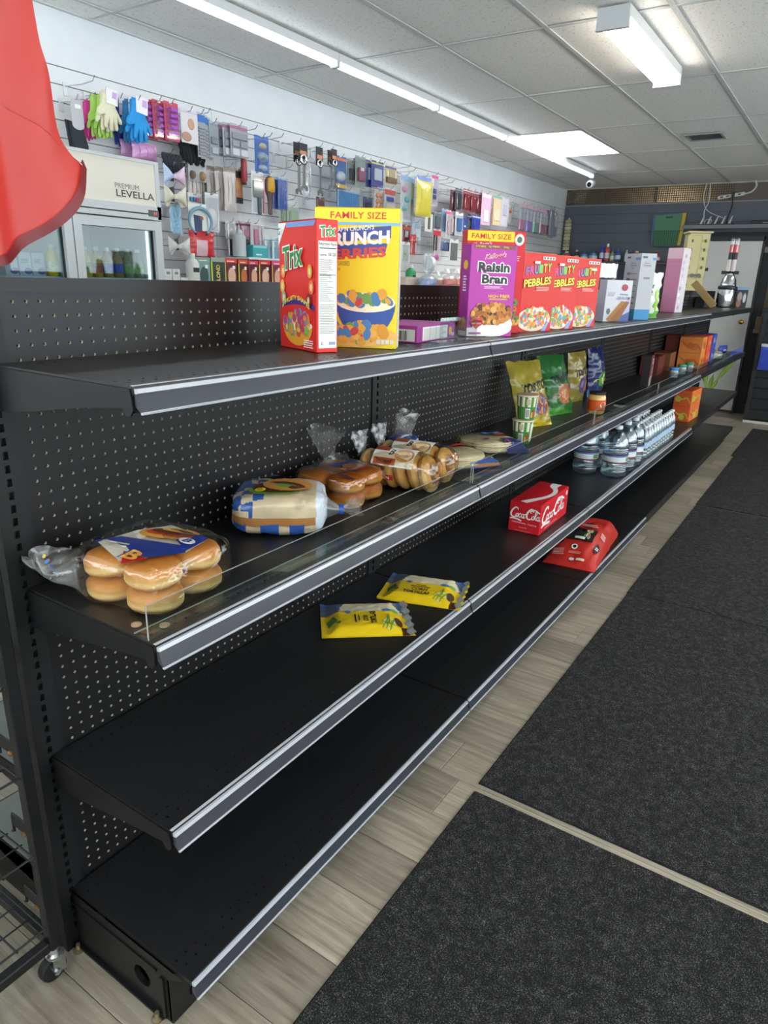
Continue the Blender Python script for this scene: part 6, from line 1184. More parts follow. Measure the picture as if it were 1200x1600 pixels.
def w_headband(t, w, h, p):
    b = MB(); A = [R(-58)+(R(296))*k/30 for k in range(31)]
    b.tube([(w*.44*math.cos(a), -.015, h*.54+h*.43*math.sin(a)) for a in A], [.006+.0045*math.sin(math.pi*k/30) for k in range(31)], 10); b.build('band', mat('#7fa3b4', .7, bump=.3, scale=90), t, 80)
    MB().box(-w*.40, w*.30, .0, .0015, h*.25, h*1.12).build('backing_card', mat('#dde3dd', .5), t); MB().prism([(-w*.18, h*.22), (w*.10, h*.22), (w*.12, h*.72), (-w*.20, h*.75)], -.003, -.001, 'y').build('card_print', mat('#33456a', .5), t); MB().prism([(w*.02, h*.60), (w*.16, h*.60), (w*.16, h*.70), (w*.02, h*.70)], -.0042, -.003, 'y').build('card_print', mat('#a8424c', .5), t)
    for s in (-1, 1): MB().tube([(s*w*.235, -.015, h*.165), (s*w*.20, -.015, h*.10)], .006, 8).build('end_tip', mat('#2a2c30', .4), t)
def w_bottle(t, w, h, p):
    r = w*.48
    if p.get('nozzle'): MB().lathe([(r*.9, 0), (r, .004), (r, h*.62), (r*.7, h*.70), (r*.5, h*.72), (r*.45, h*.80), (r*.16, h*.86), (r*.08, h)], 18).build('body', mat(p['c'], .2, trans=.3), t, 45); [MB().box(r*.3, r*.8, -r*1.02, -r*.7, h*(.2+.12*k), h*(.205+.12*k)).build('scale_mark', mat('#5a8fb0', .4), t) for k in range(4)]; return
    MB().lathe([(r*.92, 0), (r, .005), (r, h*.68), (r*.8, h*.78), (r*.45, h*.84), (r*.42, h*.88)], 18).build('body', mat(p['c'], .35), t, 45); MB().lathe([(r*.48, h*.87), (r*.48, h*.98), (r*.42, h)], 16).build('cap', mat('#e2e3e0', .4), t, 45)
    lb = MB(); lb.add([((r+.0006)*math.sin(a), -(r+.0006)*math.cos(a), z) for z in (h*.42, h*.56) for a in [-.6+.2*k for k in range(7)]], [(k, k+1, k+8, k+7) for k in range(6)]); lb.build('paper_label', mat('#2a2b2e', .5), t)
def w_dye(t, w, h, p):
    d = .055; MB().cbox(-w/2, w/2, 0, d, 0, h, .001).build('carton', mat(p['c'], .4), t); e = Decal(lambda u, v, o: (-w/2+u, -o, v), .0006, .0004)
    e.rect(.001, h*.84, w-.001, h-.001, ink(p['hd'])).rect(0, 0, w*.10, h*.84, ink(p['e'])).up().ell(w*.55, h*.36, w*.30, h*.32, ink(p['p']), 18).up()
    if p.get('t'): e.let.add([(-w/2+lerp(w*.62, w*.34, b), -.0016, lerp(h*.08, h*.74, a)) for a, b in glyphs(p['t'], .03)[0]], glyphs(p['t'], .03)[1], e._mi(e.lm, ink('#d9cf6a')))
    else: e.rect(w*.62, h*.62, w*.82, h*.74, WHT).lines(w*.2, h*.88, w*.8, h*.95, 1, WHT)
    e.done(t)
def w_box(t, w, h, p):
    d = .06; MB().cbox(-w/2, w/2, 0, d, 0, h, .0015).build('carton', mat(p['c'], .45), t); MB().box(-w*.47, w*.47, -.0008, 0, h*.78, h*.97).build('printed_band', mat(p['hd'], .45), t); MB().box(-w*.3, w*.1, -.0008, 0, h*.2, h*.3).build('printed_band', mat('#e6e6e2', .45), t)
def w_blob(t, w, h, p):
    b = MB().lathe([(.001, 0), (w*.42, .004), (w*.5, h*.2), (w*.46, h*.40), (w*.3, h*.50), (.001, h*.52)], 16, cap=False, sy=.6); b.v = [(x*(1+.12*nz(x*30, y*30, z*30)), y, .001+z*(1+.1*nz(x*40, y*20))) for x, y, z in b.v]; b.build('beads', mat(p['c'], .35, bump=1.0, scale=160), t, 70)
    b = MB().lathe([(w*.46, .002), (w*.53, h*.2), (w*.50, h*.46), (w*.30, h*.66), (w*.10, h*.74), (w*.22, h*.86), (w*.34, h)], 22, cap=False, sy=.65); b.v = [(x*(1+.2*nz(x*40, y*40, z*20)), y*(1+.2*nz(x*40+3, y*40, z*20)), z) for x, y, z in b.v]; b.build('bag', film('#f6f8f9', .10, .12, .6, 40, .10), t, 80)
FN = {'card': w_card, 'pack': w_pack, 'glove': w_glove, 'sock': w_sock, 'lace': w_lace, 'wrench': w_wrench, 'chain': w_chain, 'bow': w_bow, 'ruffle': w_ruffle, 'stick': w_stick, 'brush': w_brush, 'headband': w_headband, 'bottle': w_bottle, 'dye': w_dye, 'box': w_box, 'blob': w_blob}
STAND = {'bottle', 'dye', 'box', 'boxes', 'blob'}; ZSH = 1.452
for kind, name, label, cat, x, y, z, w, h, p in WALL:
    if kind in STAND:
        top = z+h; z = ZSH+.001; h = top-z
        if name == 'nozzle_bottle' or name == 'teal_box': z = 1.636; h = top-z
    if kind == 'boxes':
        for k in range(5):
            o = carton('white_cube', 'small white barcode box by the cooler, ' + ('lower left one', 'lower middle one', 'lower right one', 'upper left one', 'upper middle one')[k], 'box', .055, .05, .045, (x+.01, y-.06+.06*(k % 3), ZSH+.001+.0463*(k//3)), RZW, p['c'], 'small white boxes', flaps=False); dc = face(o, .055, .05, .045, 'F'); dc.rect(.015, .015, .04, .030, mat('#8a8a8a', .6)); dc.done(o)
        continue
    if kind == 'bags':
        cols = ('#c95a9a', '#7a5ac0', '#4aa08a', '#b04a6a', '#a85a7a', '#8a6a9a')
        for k in range(p['n']):
            t = thing('candy_bag', 'clear candy bag on the far wall, %s from the left' % ('first', 'second', 'third', 'fourth', 'fifth', 'last')[k], 'candy', (x, y-w/2+w*(k+.5)/p['n'], z), RZW, 'clear candy bags'); ww = w/p['n']*.85
            MB().cbox(-ww*.42, ww*.42, -.025, .0, .01, h*.42, .01).build('candies', mat(cols[k], .35, bump=1.0, scale=90, var=.4), t); MB().cbox(-ww/2, ww/2, -.03, .004, 0, h*.86, .012).build('bag', film('#eef0f5', .12, .1, .5, 30, .10), t); MB().box(-ww/2, ww/2, -.014, -.012, h*.86, h).build('header_card', mat('#c6a3b4', .5), t)
            hook(x, y-w/2+w*(k+.5)/p['n'], z+h-.004, 'chrome slatwall hook holding the %s candy bag on the far wall' % ORD[k])
        continue
    cps = p.get('copies', []); n = 1+len(cps); w *= .82 if kind == 'blob' else 1; t = thing(name, label, cat, (x, y, z), RZW, (cat + ' behind ' + label)[:60] if n > 1 else None); FN[kind](t, w, h, p)
    for k in range(1, n): copy_tree(t, cps[k-1], RZW + random.uniform(-.015, .015), label + (', second in its stack', ', third in its stack', ', fourth in its stack', ', last in its stack')[k-1])
    if kind not in STAND: hook(x, y, z+h-(.007 if kind == 'card' else -.004), 'chrome hook holding the ' + ' '.join(label.split()[:12]).rstrip(','))
ne = 0
for (y1, z1) in sorted(HOOKS):
    c0 = len(HK); hook(-2.20, y1, z1-.022, 'empty chrome slatwall hook, %s along the white wall from the cooler' % ORD[min(ne, 19)], True); ne += len(HK)-c0
# shelves the bottles and boxes stand on
def wshelf(y0, y1, z, dep, lab):
    t = thing('wall_shelf', lab, 'shelf', (XL, y0, z)); MB().cbox(.001, dep, 0, y1-y0, -.014, 0, .002).build('board', mat('#d9dbdb', .4), t)
    for a in (.15, y1-y0-.15): MB().prism([(.001, -.014), (dep*.85, -.014), (.001, -.10)], a, a+.006, 'y').build('bracket', mat('#c3c6c8', .35, .4), t)
wshelf(1.98, 6.2, ZSH, .42, 'long white shelf fixed low on the slat wall behind the gondola'); wshelf(2.86, 3.36, 1.635, .29, 'short white upper shelf carrying the teal box')
for kind, name, label, cat, x, y, z, w, h, p in WALL[:0]: pass
# ================================================================== DRINKS COOLER
FX, FY0, FY1, FH = -1.80, .885, 1.895, 2.04
fr = thing('drinks_cooler', 'upright two-door glass drinks cooler with a lit sign header', 'refrigerator', (FX, FY0, 0)); gw = mat('#c6cacc', .35); FW = FY1-FY0
MB().box(-.60, -.575, 0, FW, .08, FH).box(-.575, -.06, 0, .03, .08, FH).box(-.575, -.06, FW-.03, FW, .08, FH).box(-.575, -.06, .03, FW-.03, FH-.03, FH).box(-.575, -.06, .03, FW-.03, .08, .30).box(-.575, -.06, FW/2-.012, FW/2+.012, .30, 1.76).build('cabinet', mat('#d3d7da', .4), fr)
MB().box(-.573, -.565, .032, FW-.032, .31, 1.77).build('liner', mat('#dfe6ea', .35), fr)
MB().box(-.06, .0, .0, FW, 1.795, 1.80).box(-.06, .0, .0, .022, 1.80, FH).box(-.06, .0, FW-.022, FW, 1.775, FH).box(-.06, .0, .022, FW-.022, FH-.014, FH).box(-.06, .0, .0, FW, 1.772, 1.835).build('header_frame', gw, fr)
MB().box(-.05, -.006, .022, FW-.022, 1.835, FH-.014).build('sign_panel', emit('#f1ebdf', .03), fr)
MB().tube([(-.058, .05, 1.915), (-.058, FW-.05, 1.915)], .012, 8).build('sign_lamp', emit('#ffd9a0', 1.0), fr)
dc = Decal(lambda u, v, e: (e-.0055, u-FY0, v), .0006); gy = mat('#4a4744', .5)
dc.text('PREMIUM', 1.637, 1.899, 1.772, 1.921, gy, -.012).text('LEVELLA', 1.640, 1.862, 1.862, 1.893, gy, .012); dc.done(fr)
MB().box(.0, .001, 1.815-FY0, 1.878-FY0, 1.787, 1.817).build('display_window', mat('#2b2f33', .2), fr); dc = Decal(lambda u, v, e: (e+.0012, u-FY0, v), .0003); dc.rect(1.848, 1.795, 1.855, 1.809, emit('#c0504a', .4)).rect(1.860, 1.795, 1.867, 1.809, emit('#c0504a', .4)); dc.done(fr)
for k, (a, b_) in enumerate(((.004, FW/2-.003), (FW/2+.003, FW-.004))):
    d_ = MB().box(-.05, .0, a, a+.042, .12, 1.765).box(-.05, .0, b_-.042, b_, .12, 1.765).box(-.05, .0, a+.042, b_-.042, 1.722, 1.765).box(-.05, .0, a+.042, b_-.042, .12, .18).build('door', gw, fr)
    MB().box(-.030, -.026, a+.042, b_-.042, .18, 1.722).build('pane', film('#dfecef', .04, .02), d_); MB().box(-.034, -.02, a+.038, a+.046, .18, 1.722).box(-.034, -.02, b_-.046, b_-.038, .18, 1.722).build('gasket', mat('#3a3e42', .6), d_)
    MB().tube([(.02, b_-.02 if k == 0 else a+.02, .85), (.028, b_-.02 if k == 0 else a+.02, .88), (.028, b_-.02 if k == 0 else a+.02, 1.28), (.02, b_-.02 if k == 0 else a+.02, 1.31)], .008, 8).build('handle', mat('#aeb3b7', .3, .5), d_, 60)
for z in (.55, 1.02, 1.492): MB().box(-.56, -.075, .034, FW-.034, z-.008, z-.001).build('wire_shelf', mat('#c9ced2', .35), fr)
MB().box(-.075, -.067, .04, .05, .32, 1.72).build('interior_light', emit('#eef6ff', .8), fr); MB().box(-.075, -.067, FW-.05, FW-.04, .32, 1.72).build('interior_light', emit('#eef6ff', .8), fr)
MB().box(-.56, -.04, .02, FW-.02, 0, .08).build('plinth', mat('#55595c', .5), fr)
bp = [(.026, 0), (.0285, .004), (.0285, .070), (.027, .085), (.016, .110), (.0125, .118), (.0125, .128)]
for k, (y, c, lc, nm) in enumerate([(1.520, '#d9b42a', '#8fae3a', 'yellow juice bottle with a green label'), (1.580, '#c9a032', '#b0552f', 'amber juice bottle with a mixed label'), (1.640, '#a8803f', '#3a4fae', 'brown tea bottle with a blue label, left of two'), (1.700, '#a07a44', '#3a4fae', 'brown tea bottle with a blue label, right of two'), (1.762, '#8f8a6a', '#8fae5a', 'grey-green drink bottle with a light label, left of two'), (1.822, '#8a866a', '#8fae5a', 'grey-green drink bottle with a light label, right of two')]):
    t = thing('juice_bottle', nm + ' in the cooler', 'bottle', (-1.925, y, 1.4915), 0, 'bottles behind the right cooler door'); MB().lathe(bp, 16).build('body', mat(c, .12, coat=.5), t, 45); MB().lathe([(.0290, .022), (.0290, .066)], 16, cap=False).build('paper_label', mat(lc, .4, var=.5, scale=60), t, 60); MB().lathe([(.014, .124), (.014, .138), (.012, .140)], 12).build('cap', mat('#d9dadb', .3), t, 40)
t = thing('juice_bottle', 'yellow juice bottle alone behind the left cooler door', 'bottle', (-1.92, 1.342, 1.4915), 0); MB().lathe(bp, 16).build('body', mat('#e6c322', .12, coat=.5), t, 45); MB().lathe([(.0290, .022), (.0290, .066)], 16, cap=False).build('paper_label', mat('#dfe0a0', .4, var=.3, scale=60), t, 60); MB().lathe([(.014, .124), (.014, .138), (.012, .140)], 12).build('cap', mat('#d9d7c0', .3), t, 40)
for k, (y, c) in enumerate(((1.135, '#d3c9cb'), (1.200, '#cbc6cd'), (1.262, '#c6c2c9'))):
    o = carton('drink_carton', 'pale drink carton with a purple swirl behind the left cooler door, %s' % ('leftmost', 'middle one', 'rightmost')[k], 'carton', .058, .055, .098, (-1.90, y, 1.4915), RZW, c, 'pale cartons in the cooler'); dc = face(o, .058, .055, .098, 'F'); dc.ell(.04, .02, .02, .014, ink('#7a5a9a'), 12).lines(.010, .055, .045, .075, 3, mat('#8a8690', .6)); dc.done(o)
# ================================================================== RED CLOTH FLAG
fl_ = thing('cloth_flag', 'red cloth flag with a dark red hem hanging over the near shelf end', 'flag', (0, 0, 1.52))
edge_pts = spline([(.150, .43), (.152, .36), (.165, .315), (.176, .240), (.205, .195), (.232, .180)], 6); bot = spline([(.232, .180), (.205, .125), (.160, .075), (.100, .040), (.040, .005), (-.08, -.004), (-.25, .03)], 6)
def flag_y(v):      # right boundary as a function of v (top 1 .. bottom 0 in 180 mm..430)
    return None
ring_pts = edge_pts + bot[1:]; n = len(ring_pts); b = MB(); V = []; K = 30
hub = (-.32, .50)
def fx(y, z): return .014*math.sin((y*1.0+z*.15)*40)+.007*math.sin((y-z*.12)*71)+.005*nz(y*12, z*8)
for i, (py, pz) in enumerate(ring_pts):
    for k in range(K+1):
        t_ = k/K; y = lerp(hub[0], py, t_); z = lerp(hub[1], pz, t_); V.append((fx(y, z), y, z))
F = []; mi = []
for i in range(n-1):
    for k in range(K): F.append((i*(K+1)+k, i*(K+1)+k+1, (i+1)*(K+1)+k+1, (i+1)*(K+1)+k)); mi.append(0)
b.add(V, F, mi)
def cloth_mat(c, c2):
    m = bpy.data.materials.new('nylon'); m.use_nodes = True; nt = m.node_tree; N, L = nt.nodes, nt.links; N.clear(); o_ = N.new('ShaderNodeOutputMaterial'); d = N.new('ShaderNodeBsdfDiffuse'); d.inputs[0].default_value = (*lin(c), 1); tr = N.new('ShaderNodeBsdfTranslucent'); tr.inputs[0].default_value = (*lin(c2), 1); mx = N.new('ShaderNodeMixShader'); mx.inputs[0].default_value = .42; gl = N.new('ShaderNodeBsdfGlossy'); gl.inputs['Roughness'].default_value = .45; m2 = N.new('ShaderNodeMixShader'); m2.inputs[0].default_value = .05
    L.new(d.outputs[0], mx.inputs[1]); L.new(tr.outputs[0], mx.inputs[2]); L.new(mx.outputs[0], m2.inputs[1]); L.new(gl.outputs[0], m2.inputs[2]); L.new(m2.outputs[0], o_.inputs[0]); return m
red = cloth_mat('#d8413a', '#e8483f')
b.build('red_field', red, fl_, 80)
b = MB(); V = []
hem_pts = ring_pts[len(edge_pts)-6:]
for i, (py, pz) in enumerate(hem_pts):
    g = .018*sm(i/5); V += [(fx(py, pz)+.005, py, pz), (fx(py-g*.55, pz+g*.8)+.005, py-g*.55, pz+g*.8)]
b.add(V, [(2*i, 2*i+1, 2*i+3, 2*i+2) for i in range(len(hem_pts)-1)]); b.build('hem', cloth_mat('#8a1f26', '#9a2a2c'), fl_, 80)
b = MB().grid(lambda u, v: (fx(lerp(-.32, .115, u), lerp(.38, .50, v))+.006, lerp(-.32, lerp(.080, .150, v), u), lerp(.383, .50, v)), 24, 8, 0); b.build('green_field', cloth_mat('#3f7a4a', '#4a8a55'), fl_, 80)
MB().tube([(0, -.32, .50), (0, -.30, .80), (0, -.28, 1.25)], .002, 5).tube([(0, .13, .49), (0, -.05, .85), (0, -.28, 1.24)], .002, 5).build('hanging_cord', mat('#d9d9d9', .6), fl_)
# ================================================================== ROLLING WIRE RACK
rk = thing('wire_rack', 'black rolling wire display rack beside the gondola end', 'rack', (0, 0, 0)); rb_ = mat('#17181a', .38)
PX = (.032, -.36); PY = (-.072, -.62)
for x in PX:
    for y in PY: MB().cbox(x-.0125, x+.0125, y-.0125, y+.0125, .085, 1.06, .002).build('post', rb_, rk)
for x in PX: MB().cbox(x-.012, x+.012, PY[1]+.013, PY[0]-.013, .085, .110, .002).build('bottom_rail', rb_, rk)
for y in PY: MB().cbox(PX[1]+.013, PX[0]-.013, y-.012, y+.012, .085, .110, .002).build('bottom_rail', rb_, rk)
for lv, z in enumerate((.145, .345, .548, .755)):
    s = MB().tube([(PX[0], PY[0]-.012, z), (PX[0], PY[1]+.012, z)], .0028, 6).build('wire_shelf', rb_, rk, 60)
    for k in range(7): x = lerp(PX[0]-.055, PX[1], k/6); MB().tube([(x, PY[0]-.004, z-.004), (x, PY[1]+.004, z-.004)], .0022, 6).build('wire', rb_, s, 60)
    for k in range(9): y = lerp(PY[0]-.012, PY[1]+.012, k/8); MB().tube([(PX[0]+.006, y, z), (PX[1]-.006, y, z)], .0024, 6).build('wire', rb_, s, 60)
    a = MB().cbox(PX[0]-.080, PX[0]-.011, PY[0]-.005, PY[0]-.001, z+.038, z+.070, .001).tube([(PX[0]-.078, PY[0]-.003, z+.066), (PX[0]-.080, PY[0]-.003, z+.02), (PX[0]-.088, PY[0]-.003, z+.016)], .003, 6).build('arm', rb_, rk)
    MB().lathe([(.006, 0), (.006, .003), (.003, .005)], 8).xf(Matrix.Translation((PX[0]-.016, PY[0]-.013, z+.054)) @ Matrix.Rotation(R(90), 4, 'X')).build('bolt', mat('#b08a5a', .3, .9), a, 40)
for x in PX:
    for y in PY:
        c = MB().lathe([(.020, .064), (.020, .072), (.014, .076), (.012, .086)], 16, (x+.004, y-.002, 0)).box(x-.020, x-.0175, y-.016, y+.012, .022, .066).box(x+.0175, x+.020, y-.016, y+.012, .022, .066).build('caster', mat('#b9bcbe', .25, .9), rk, 40)
        MB().lathe([(.012, -.010), (.028, -.011), (.030, -.006), (.030, .006), (.028, .011), (.012, .010)], 22).xf(Matrix.Translation((x, y-.010, .030)) @ Matrix.Rotation(R(90), 4, 'Y')).build('wheel', mat('#1d1e20', .5), c, 40)
        MB().lathe([(.007, -.024), (.007, .024)], 6).xf(Matrix.Translation((x, y-.010, .030)) @ Matrix.Rotation(R(90), 4, 'Y')).build('axle_nut', mat('#c9cbcc', .25, .9), c)
# ================================================================== FAR END
# goods on the top shelf, far bays
t = thing('card_tray', 'tan folded cardboard tray tipped on its edge at the far end of the top shelf', 'tray', (.165, 6.20, Z1+.003), 0)
M_ = Matrix.Rotation(R(45), 4, 'Y')
tn = mat('#b89a68', .6, var=.08, scale=20)
MB().prism([(-.27, .0), (.0, .0), (.0, .012), (-.27, .012)], 0, .05, 'y').xf(M_).build('tray_floor', tn, t); MB().prism([(-.27, .0), (.0, .0), (.0, .055), (-.27, .055)], -.006, .0, 'y').xf(M_).build('tray_side', mat('#9c7f50', .6), t); MB().prism([(-.27, .0), (.0, .0), (.0, .055), (-.27, .055)], .05, .056, 'y').xf(M_).build('tray_side', tn, t)
t = thing('foil_gift', 'silver foil-wrapped bundle with a black band and tall sticks on top', 'gift', (.178, 6.86, Z1))
b = MB().lathe([(.055, 0), (.075, .01), (.080, .06), (.078, .13), (.066, .19), (.070, .20), (.060, .25), (.040, .29), (.030, .305), (.046, .325)], 30, cap=False)
b.v = [(x*(1+.16*nz(x*28, y*28, z*16)), y*(1+.16*nz(x*28+5, y*28, z*16)), z) for x, y, z in b.v]; b.build('foil', mat('#d3d6d8', .12, 1.0), t, 25)
MB().lathe([(.080, .165), (.083, .172), (.083, .188), (.080, .195)], 24, cap=False).build('band', mat('#26272a', .4), t, 60); MB().cbox(-.075, .075, -.012, .012, .300, .330, .004).build('bow', mat('#2a2725', .4), t)
for x_ in (-.020, .020):
    s_ = MB().lathe([(.019, .31), (.019, .43)], 14, (x_, 0, 0)).build('stick', mat('#d9cfcf', .4), t, 40); MB().lathe([(.0195, .43), (.0195, .49)], 14, (x_, 0, 0)).build('sleeve', mat('#2a2c33', .4), s_, 40); MB().lathe([(.0185, .49), (.0185, .555), (.010, .562)], 14, (x_, 0, 0)).build('tip', mat('#d8342f', .35), s_, 40); MB().lathe([(.020, .495), (.020, .61), (.004, .62)], 14, (x_, 0, 0)).build('cover', CLEARP, s_, 40)
o = carton('picture_box', 'dark picture box with a light blue top at the end of the top shelf', 'box', .10, .09, .185, (.285, 7.10, Z1), R(20), '#23252b', top='#7fa9d0')
dc = face(o, .10, .09, .185, 'F'); dc.rect(.0, .165, .10, .184, ink('#7fa3cf')).up().ell(.032, .10, .022, .045, mat('#a89a90', .6), 14).ell(.030, .04, .020, .04, mat('#a07058', .6), 14).ell(.075, .09, .014, .045, mat('#c9ced6', .6), 12).ell(.074, .13, .009, .012, mat('#6a7488', .6), 10); dc.done(o)
t = thing('black_tray', 'low black ribbed tray behind the foil bundle', 'tray', (.012, 6.30, Z1)); MB().cbox(0, .08, 0, .5, 0, .09, .003).build('body', mat('#1d1e21', .5), t)
for k in range(5): MB().box(.08, .084, .0, .5, .012+.016*k, .018+.016*k).build('rib', mat('#2b2c30', .5), t)
# sunglasses tower
t = thing('sunglasses_tower', 'pale yellow sunglasses display tower near the back wall', 'display', (-.42, 8.25, 0), R(25)); ye = mat('#d8cf9c', .5)
MB().cbox(-.11, .11, -.11, .11, 1.20, 2.11, .006).build('column', ye, t); MB().cbox(-.13, .13, -.13, .13, 2.11, 2.13, .004).build('cap', ye, t); MB().lathe([(.20, 0), (.20, .03), (.03, .05), (.025, 1.20)], 20).build('stand', mat('#8a8676', .4), t, 40)
MB().cbox(-.13, .02, -.125, -.112, 1.25, 2.09, .004).build('panel', mat('#d2c993', .5), t)
for k in range(9):
    z = 1.27+.093*k
    for x_ in (-.085, .055): MB().cbox(x_, x_+.014, -.135, -.126 if x_ < 0 else -.111, z, z+.03, .002).build('slot', mat('#6a6030', .5), t)
    MB().cbox(.111, .128, -.05, -.03, z, z+.03, .002).build('peg', mat('#c4ba80', .5), t)
for k, (z, a) in enumerate([(1.665, 0), (1.475, 0), (1.735, 1), (1.47, 1), (1.39, 1)]):
    g = thing('sunglasses', 'dark sunglasses on the yellow tower, %s' % ('upper front pair', 'lower front pair', 'upper side pair', 'middle side pair', 'lowest side pair')[k], 'sunglasses', (-.42, 8.25, z), R(25 + 90*a), 'sunglasses on the tower')
    for x_ in (-.034, .034): MB().lathe([(.026, 0), (.026, .003)], 16, sy=.8).xf(Matrix.Translation((x_, -.150, 0)) @ Matrix.Rotation(R(90), 4, 'X')).build('lens', mat('#2b2622', .12), g, 40)
    MB().tube([(-.012, -.151, .006), (0, -.153, .010), (.012, -.151, .006)], .003, 6).build('bridge', mat('#1f1c1a', .3), g, 60)
    for x_ in (-.060, .060): MB().tube([(x_, -.150, .005), (x_*.95, -.140, .004)], .003, 6).build('temple', mat('#1f1c1a', .3), g, 60)
# green boards with basket on the dark slatwall
for k, (dx, dz, c, lab) in enumerate([(.045, .012, '#c9b03a', 'yellow plastic cutting board peeking out behind the green one'), (-.030, .010, '#3f6a9a', 'blue plastic cutting board peeking out behind the green one'), (0, 0, '#3f7d5a', 'green plastic cutting board on the dark slatwall')]):
    o = MB().prism([(-.16, -.01), (.13, -.01), (.15, .375), (-.17, .355)], -.006, .006, 'y').build('cutting_board', mat(c, .4)); o.location = (-1.0+dx, YB-.035-.016*k, 2.045+dz); tag(o, lab, 'board', 'hanging cutting boards')
    MB().cbox(-.045, .045, -.0075, .0075, .325, .345, .003).build('handle_slot', mat('#24262a', .5), o)
t = thing('wire_basket', 'small green wire basket in front of the cutting boards', 'basket', (-1.0, YB-.085, 2.03))
for k in range(13): MB().tube([(-.15+.0245*k, -.01, .0), (-.155+.026*k, -.012, .19)], .0034, 5).build('wire', mat('#28503c', .5), t)
for z in (.0, .095, .19): MB().tube([(-.155, -.012, z), (.150, -.012, z)], .003, 5).build('rim', mat('#3c6e52', .5), t)
for s_ in (-.155, .15): MB().tube([(s_*1.5, -.012, .19), (s_*1.5, .083, .19)], .003, 5).tube([(s_, -.012, .19), (s_*1.5, -.012, .19)], .003, 5).build('rim', mat('#3c6e52', .5), t)
# long dark shelf over the door, gear and cables
t = thing('dark_shelf', 'long dark shelf fixed across the back wall above the white door', 'shelf', (-.78, YB, 2.27)); MB().cbox(0, 2.4, -.28, -.001, -.02, 0, .004).build('board', mat('#4a4e55', .4), t); MB().cbox(0, 2.4, -.285, -.275, -.045, .0, .003).build('lip', mat('#6d7178', .4), t)
for a in (.2, 1.2): MB().prism([(-.001, -.02), (-.25, -.02), (-.001, -.16)], a, a+.01, 'x').build('bracket', mat('#33363b', .4), t)
t = thing('network_box', 'flat black electronics box on the dark shelf', 'electronics', (-.02, YB-.22, 2.271)); MB().cbox(0, .42, 0, .18, 0, .045, .006).build('case', mat('#1d1f24', .35), t); MB().box(.12, .22, -.001, 0, .014, .020).build('printed_mark', mat('#a3a6ab', .4), t)
t = thing('card_rack', 'rack of white plastic card holders on the dark shelf', 'holder', (-.62, YB-.20, 2.271)); MB().cbox(0, .42, -.03, .06, 0, .012, .003).build('base', mat('#33363b', .4), t)
for k in range(5): MB().prism([(.02+.08*k, .012), (.045+.08*k, .012), (.065+.08*k, .10), (.055+.08*k, .10)], -.01, .01, 'y').build('holder', mat('#b9bcc0', .3), t)
t = thing('power_strip', 'white power strip hung on the lattice board', 'power strip', (-.47, YB-.032, 2.575), 0); o = MB().cbox(0, .30, 0, .03, 0, .04, .006).xf(Matrix.Rotation(R(-8), 4, 'Y')).build('body', mat('#d6d7d6', .4), t)
for k in range(4): MB().box(.03+.065*k, .06+.065*k, -.001, .0, .012, .028).xf(Matrix.Rotation(R(-8), 4, 'Y')).build('socket', mat('#4a4c50', .5), t)
MB().cbox(.155, .185, -.03, .0, .015, .075, .004).build('plug', mat('#2a2b2e', .4), t)
def cable(label, pts, c='#d3d5d6', r=.006):
    o = MB().tube(spline(pts, 8), r, 7).build('cable', mat(c, .45), None, 60); tag(o, label, 'cable', 'cables at the back wall')
y_ = YB-.05
cable('white cable looping from the ceiling down to the dark shelf, left strand', [(-.62, y_, 2.768), (-.63, y_, 2.60), (-.56, y_-.02, 2.45), (-.36, y_-.05, 2.36)]); cable('white cable dropping beside the other, ending in a coil', [(-.58, y_, 2.768), (-.56, y_-.02, 2.56), (-.59, y_-.04, 2.44), (-.56, y_-.08, 2.30), (-.50, y_-.09, 2.28), (-.48, y_-.09, 2.33), (-.54, y_-.09, 2.34), (-.56, y_-.08, 2.29)]); cable('thick white cable from the power strip up to the ceiling', [(-.18, y_+.01, 2.63), (-.10, y_, 2.65), (-.06, y_, 2.71), (-.08, y_, 2.768)], r=.010); cable('black cable hanging from the power strip plug', [(-.30, y_, 2.60), (-.29, y_, 2.50), (-.31, y_-.05, 2.35), (-.30, y_-.08, 2.28)], '#1d1e21')
# strip of little packets at the left of the dark wall
t = thing('clip_strip', 'hanging clip strip of small beige packets on the dark slatwall', 'packets', (-2.33, YB-.045, 1.98))
MB().box(-.012, .012, .0, .003, 0, .42).build('strip', mat('#d9d9d6', .4), t)
for k in range(9): MB().cbox(-.045, .045, -.02, -.001, .005+.044*k, .044+.044*k, .004).build('packet', mat(('#c9c2a3', '#b5ae8a', '#a8a480')[k % 3], .4), t)
hk = MB().tube([(-2.33, YB-.001, 2.405), (-2.33, YB-.08, 2.41), (-2.33, YB-.10, 2.43)], .003, 6).build('slatwall_hook', CHR); tag(hk, 'chrome hook holding the beige packet strip on the dark wall', 'hook')
# low shelf of bottles and packs along the dark wall
t = thing('back_counter', 'dark counter along the back wall carrying bottles', 'counter', (XL+.02, YB-.42, 0)); MB().cbox(0, 1.55, 0, .41, 1.80, 1.83, .004).build('worktop', mat('#3a3d44', .4), t); MB().cbox(.02, 1.53, .03, .41, 0, 1.80, .004).build('body', mat('#2d3036', .5), t)
def bottle(label, x, c, capc, r, h, sx=1):
    t = thing('spray_bottle', label, 'bottle', (x, YB-.25, 1.831), 0, 'bottles on the back counter'); MB().lathe([(r*.9, 0), (r, .006), (r, h*.68), (r*.5, h*.82), (r*.4, h*.84)], 16).build('body', mat(c, .3, coat=.3), t, 45); MB().lathe([(r*.5, h*.83), (r*.5, h*.97), (r*.35, h)], 14).build('cap', mat(capc, .35), t, 45); MB().lathe([(r+.0006, h*.2), (r+.0006, h*.5)], 16, cap=False).build('paper_label', mat('#c9cdd6', .4), t, 60)
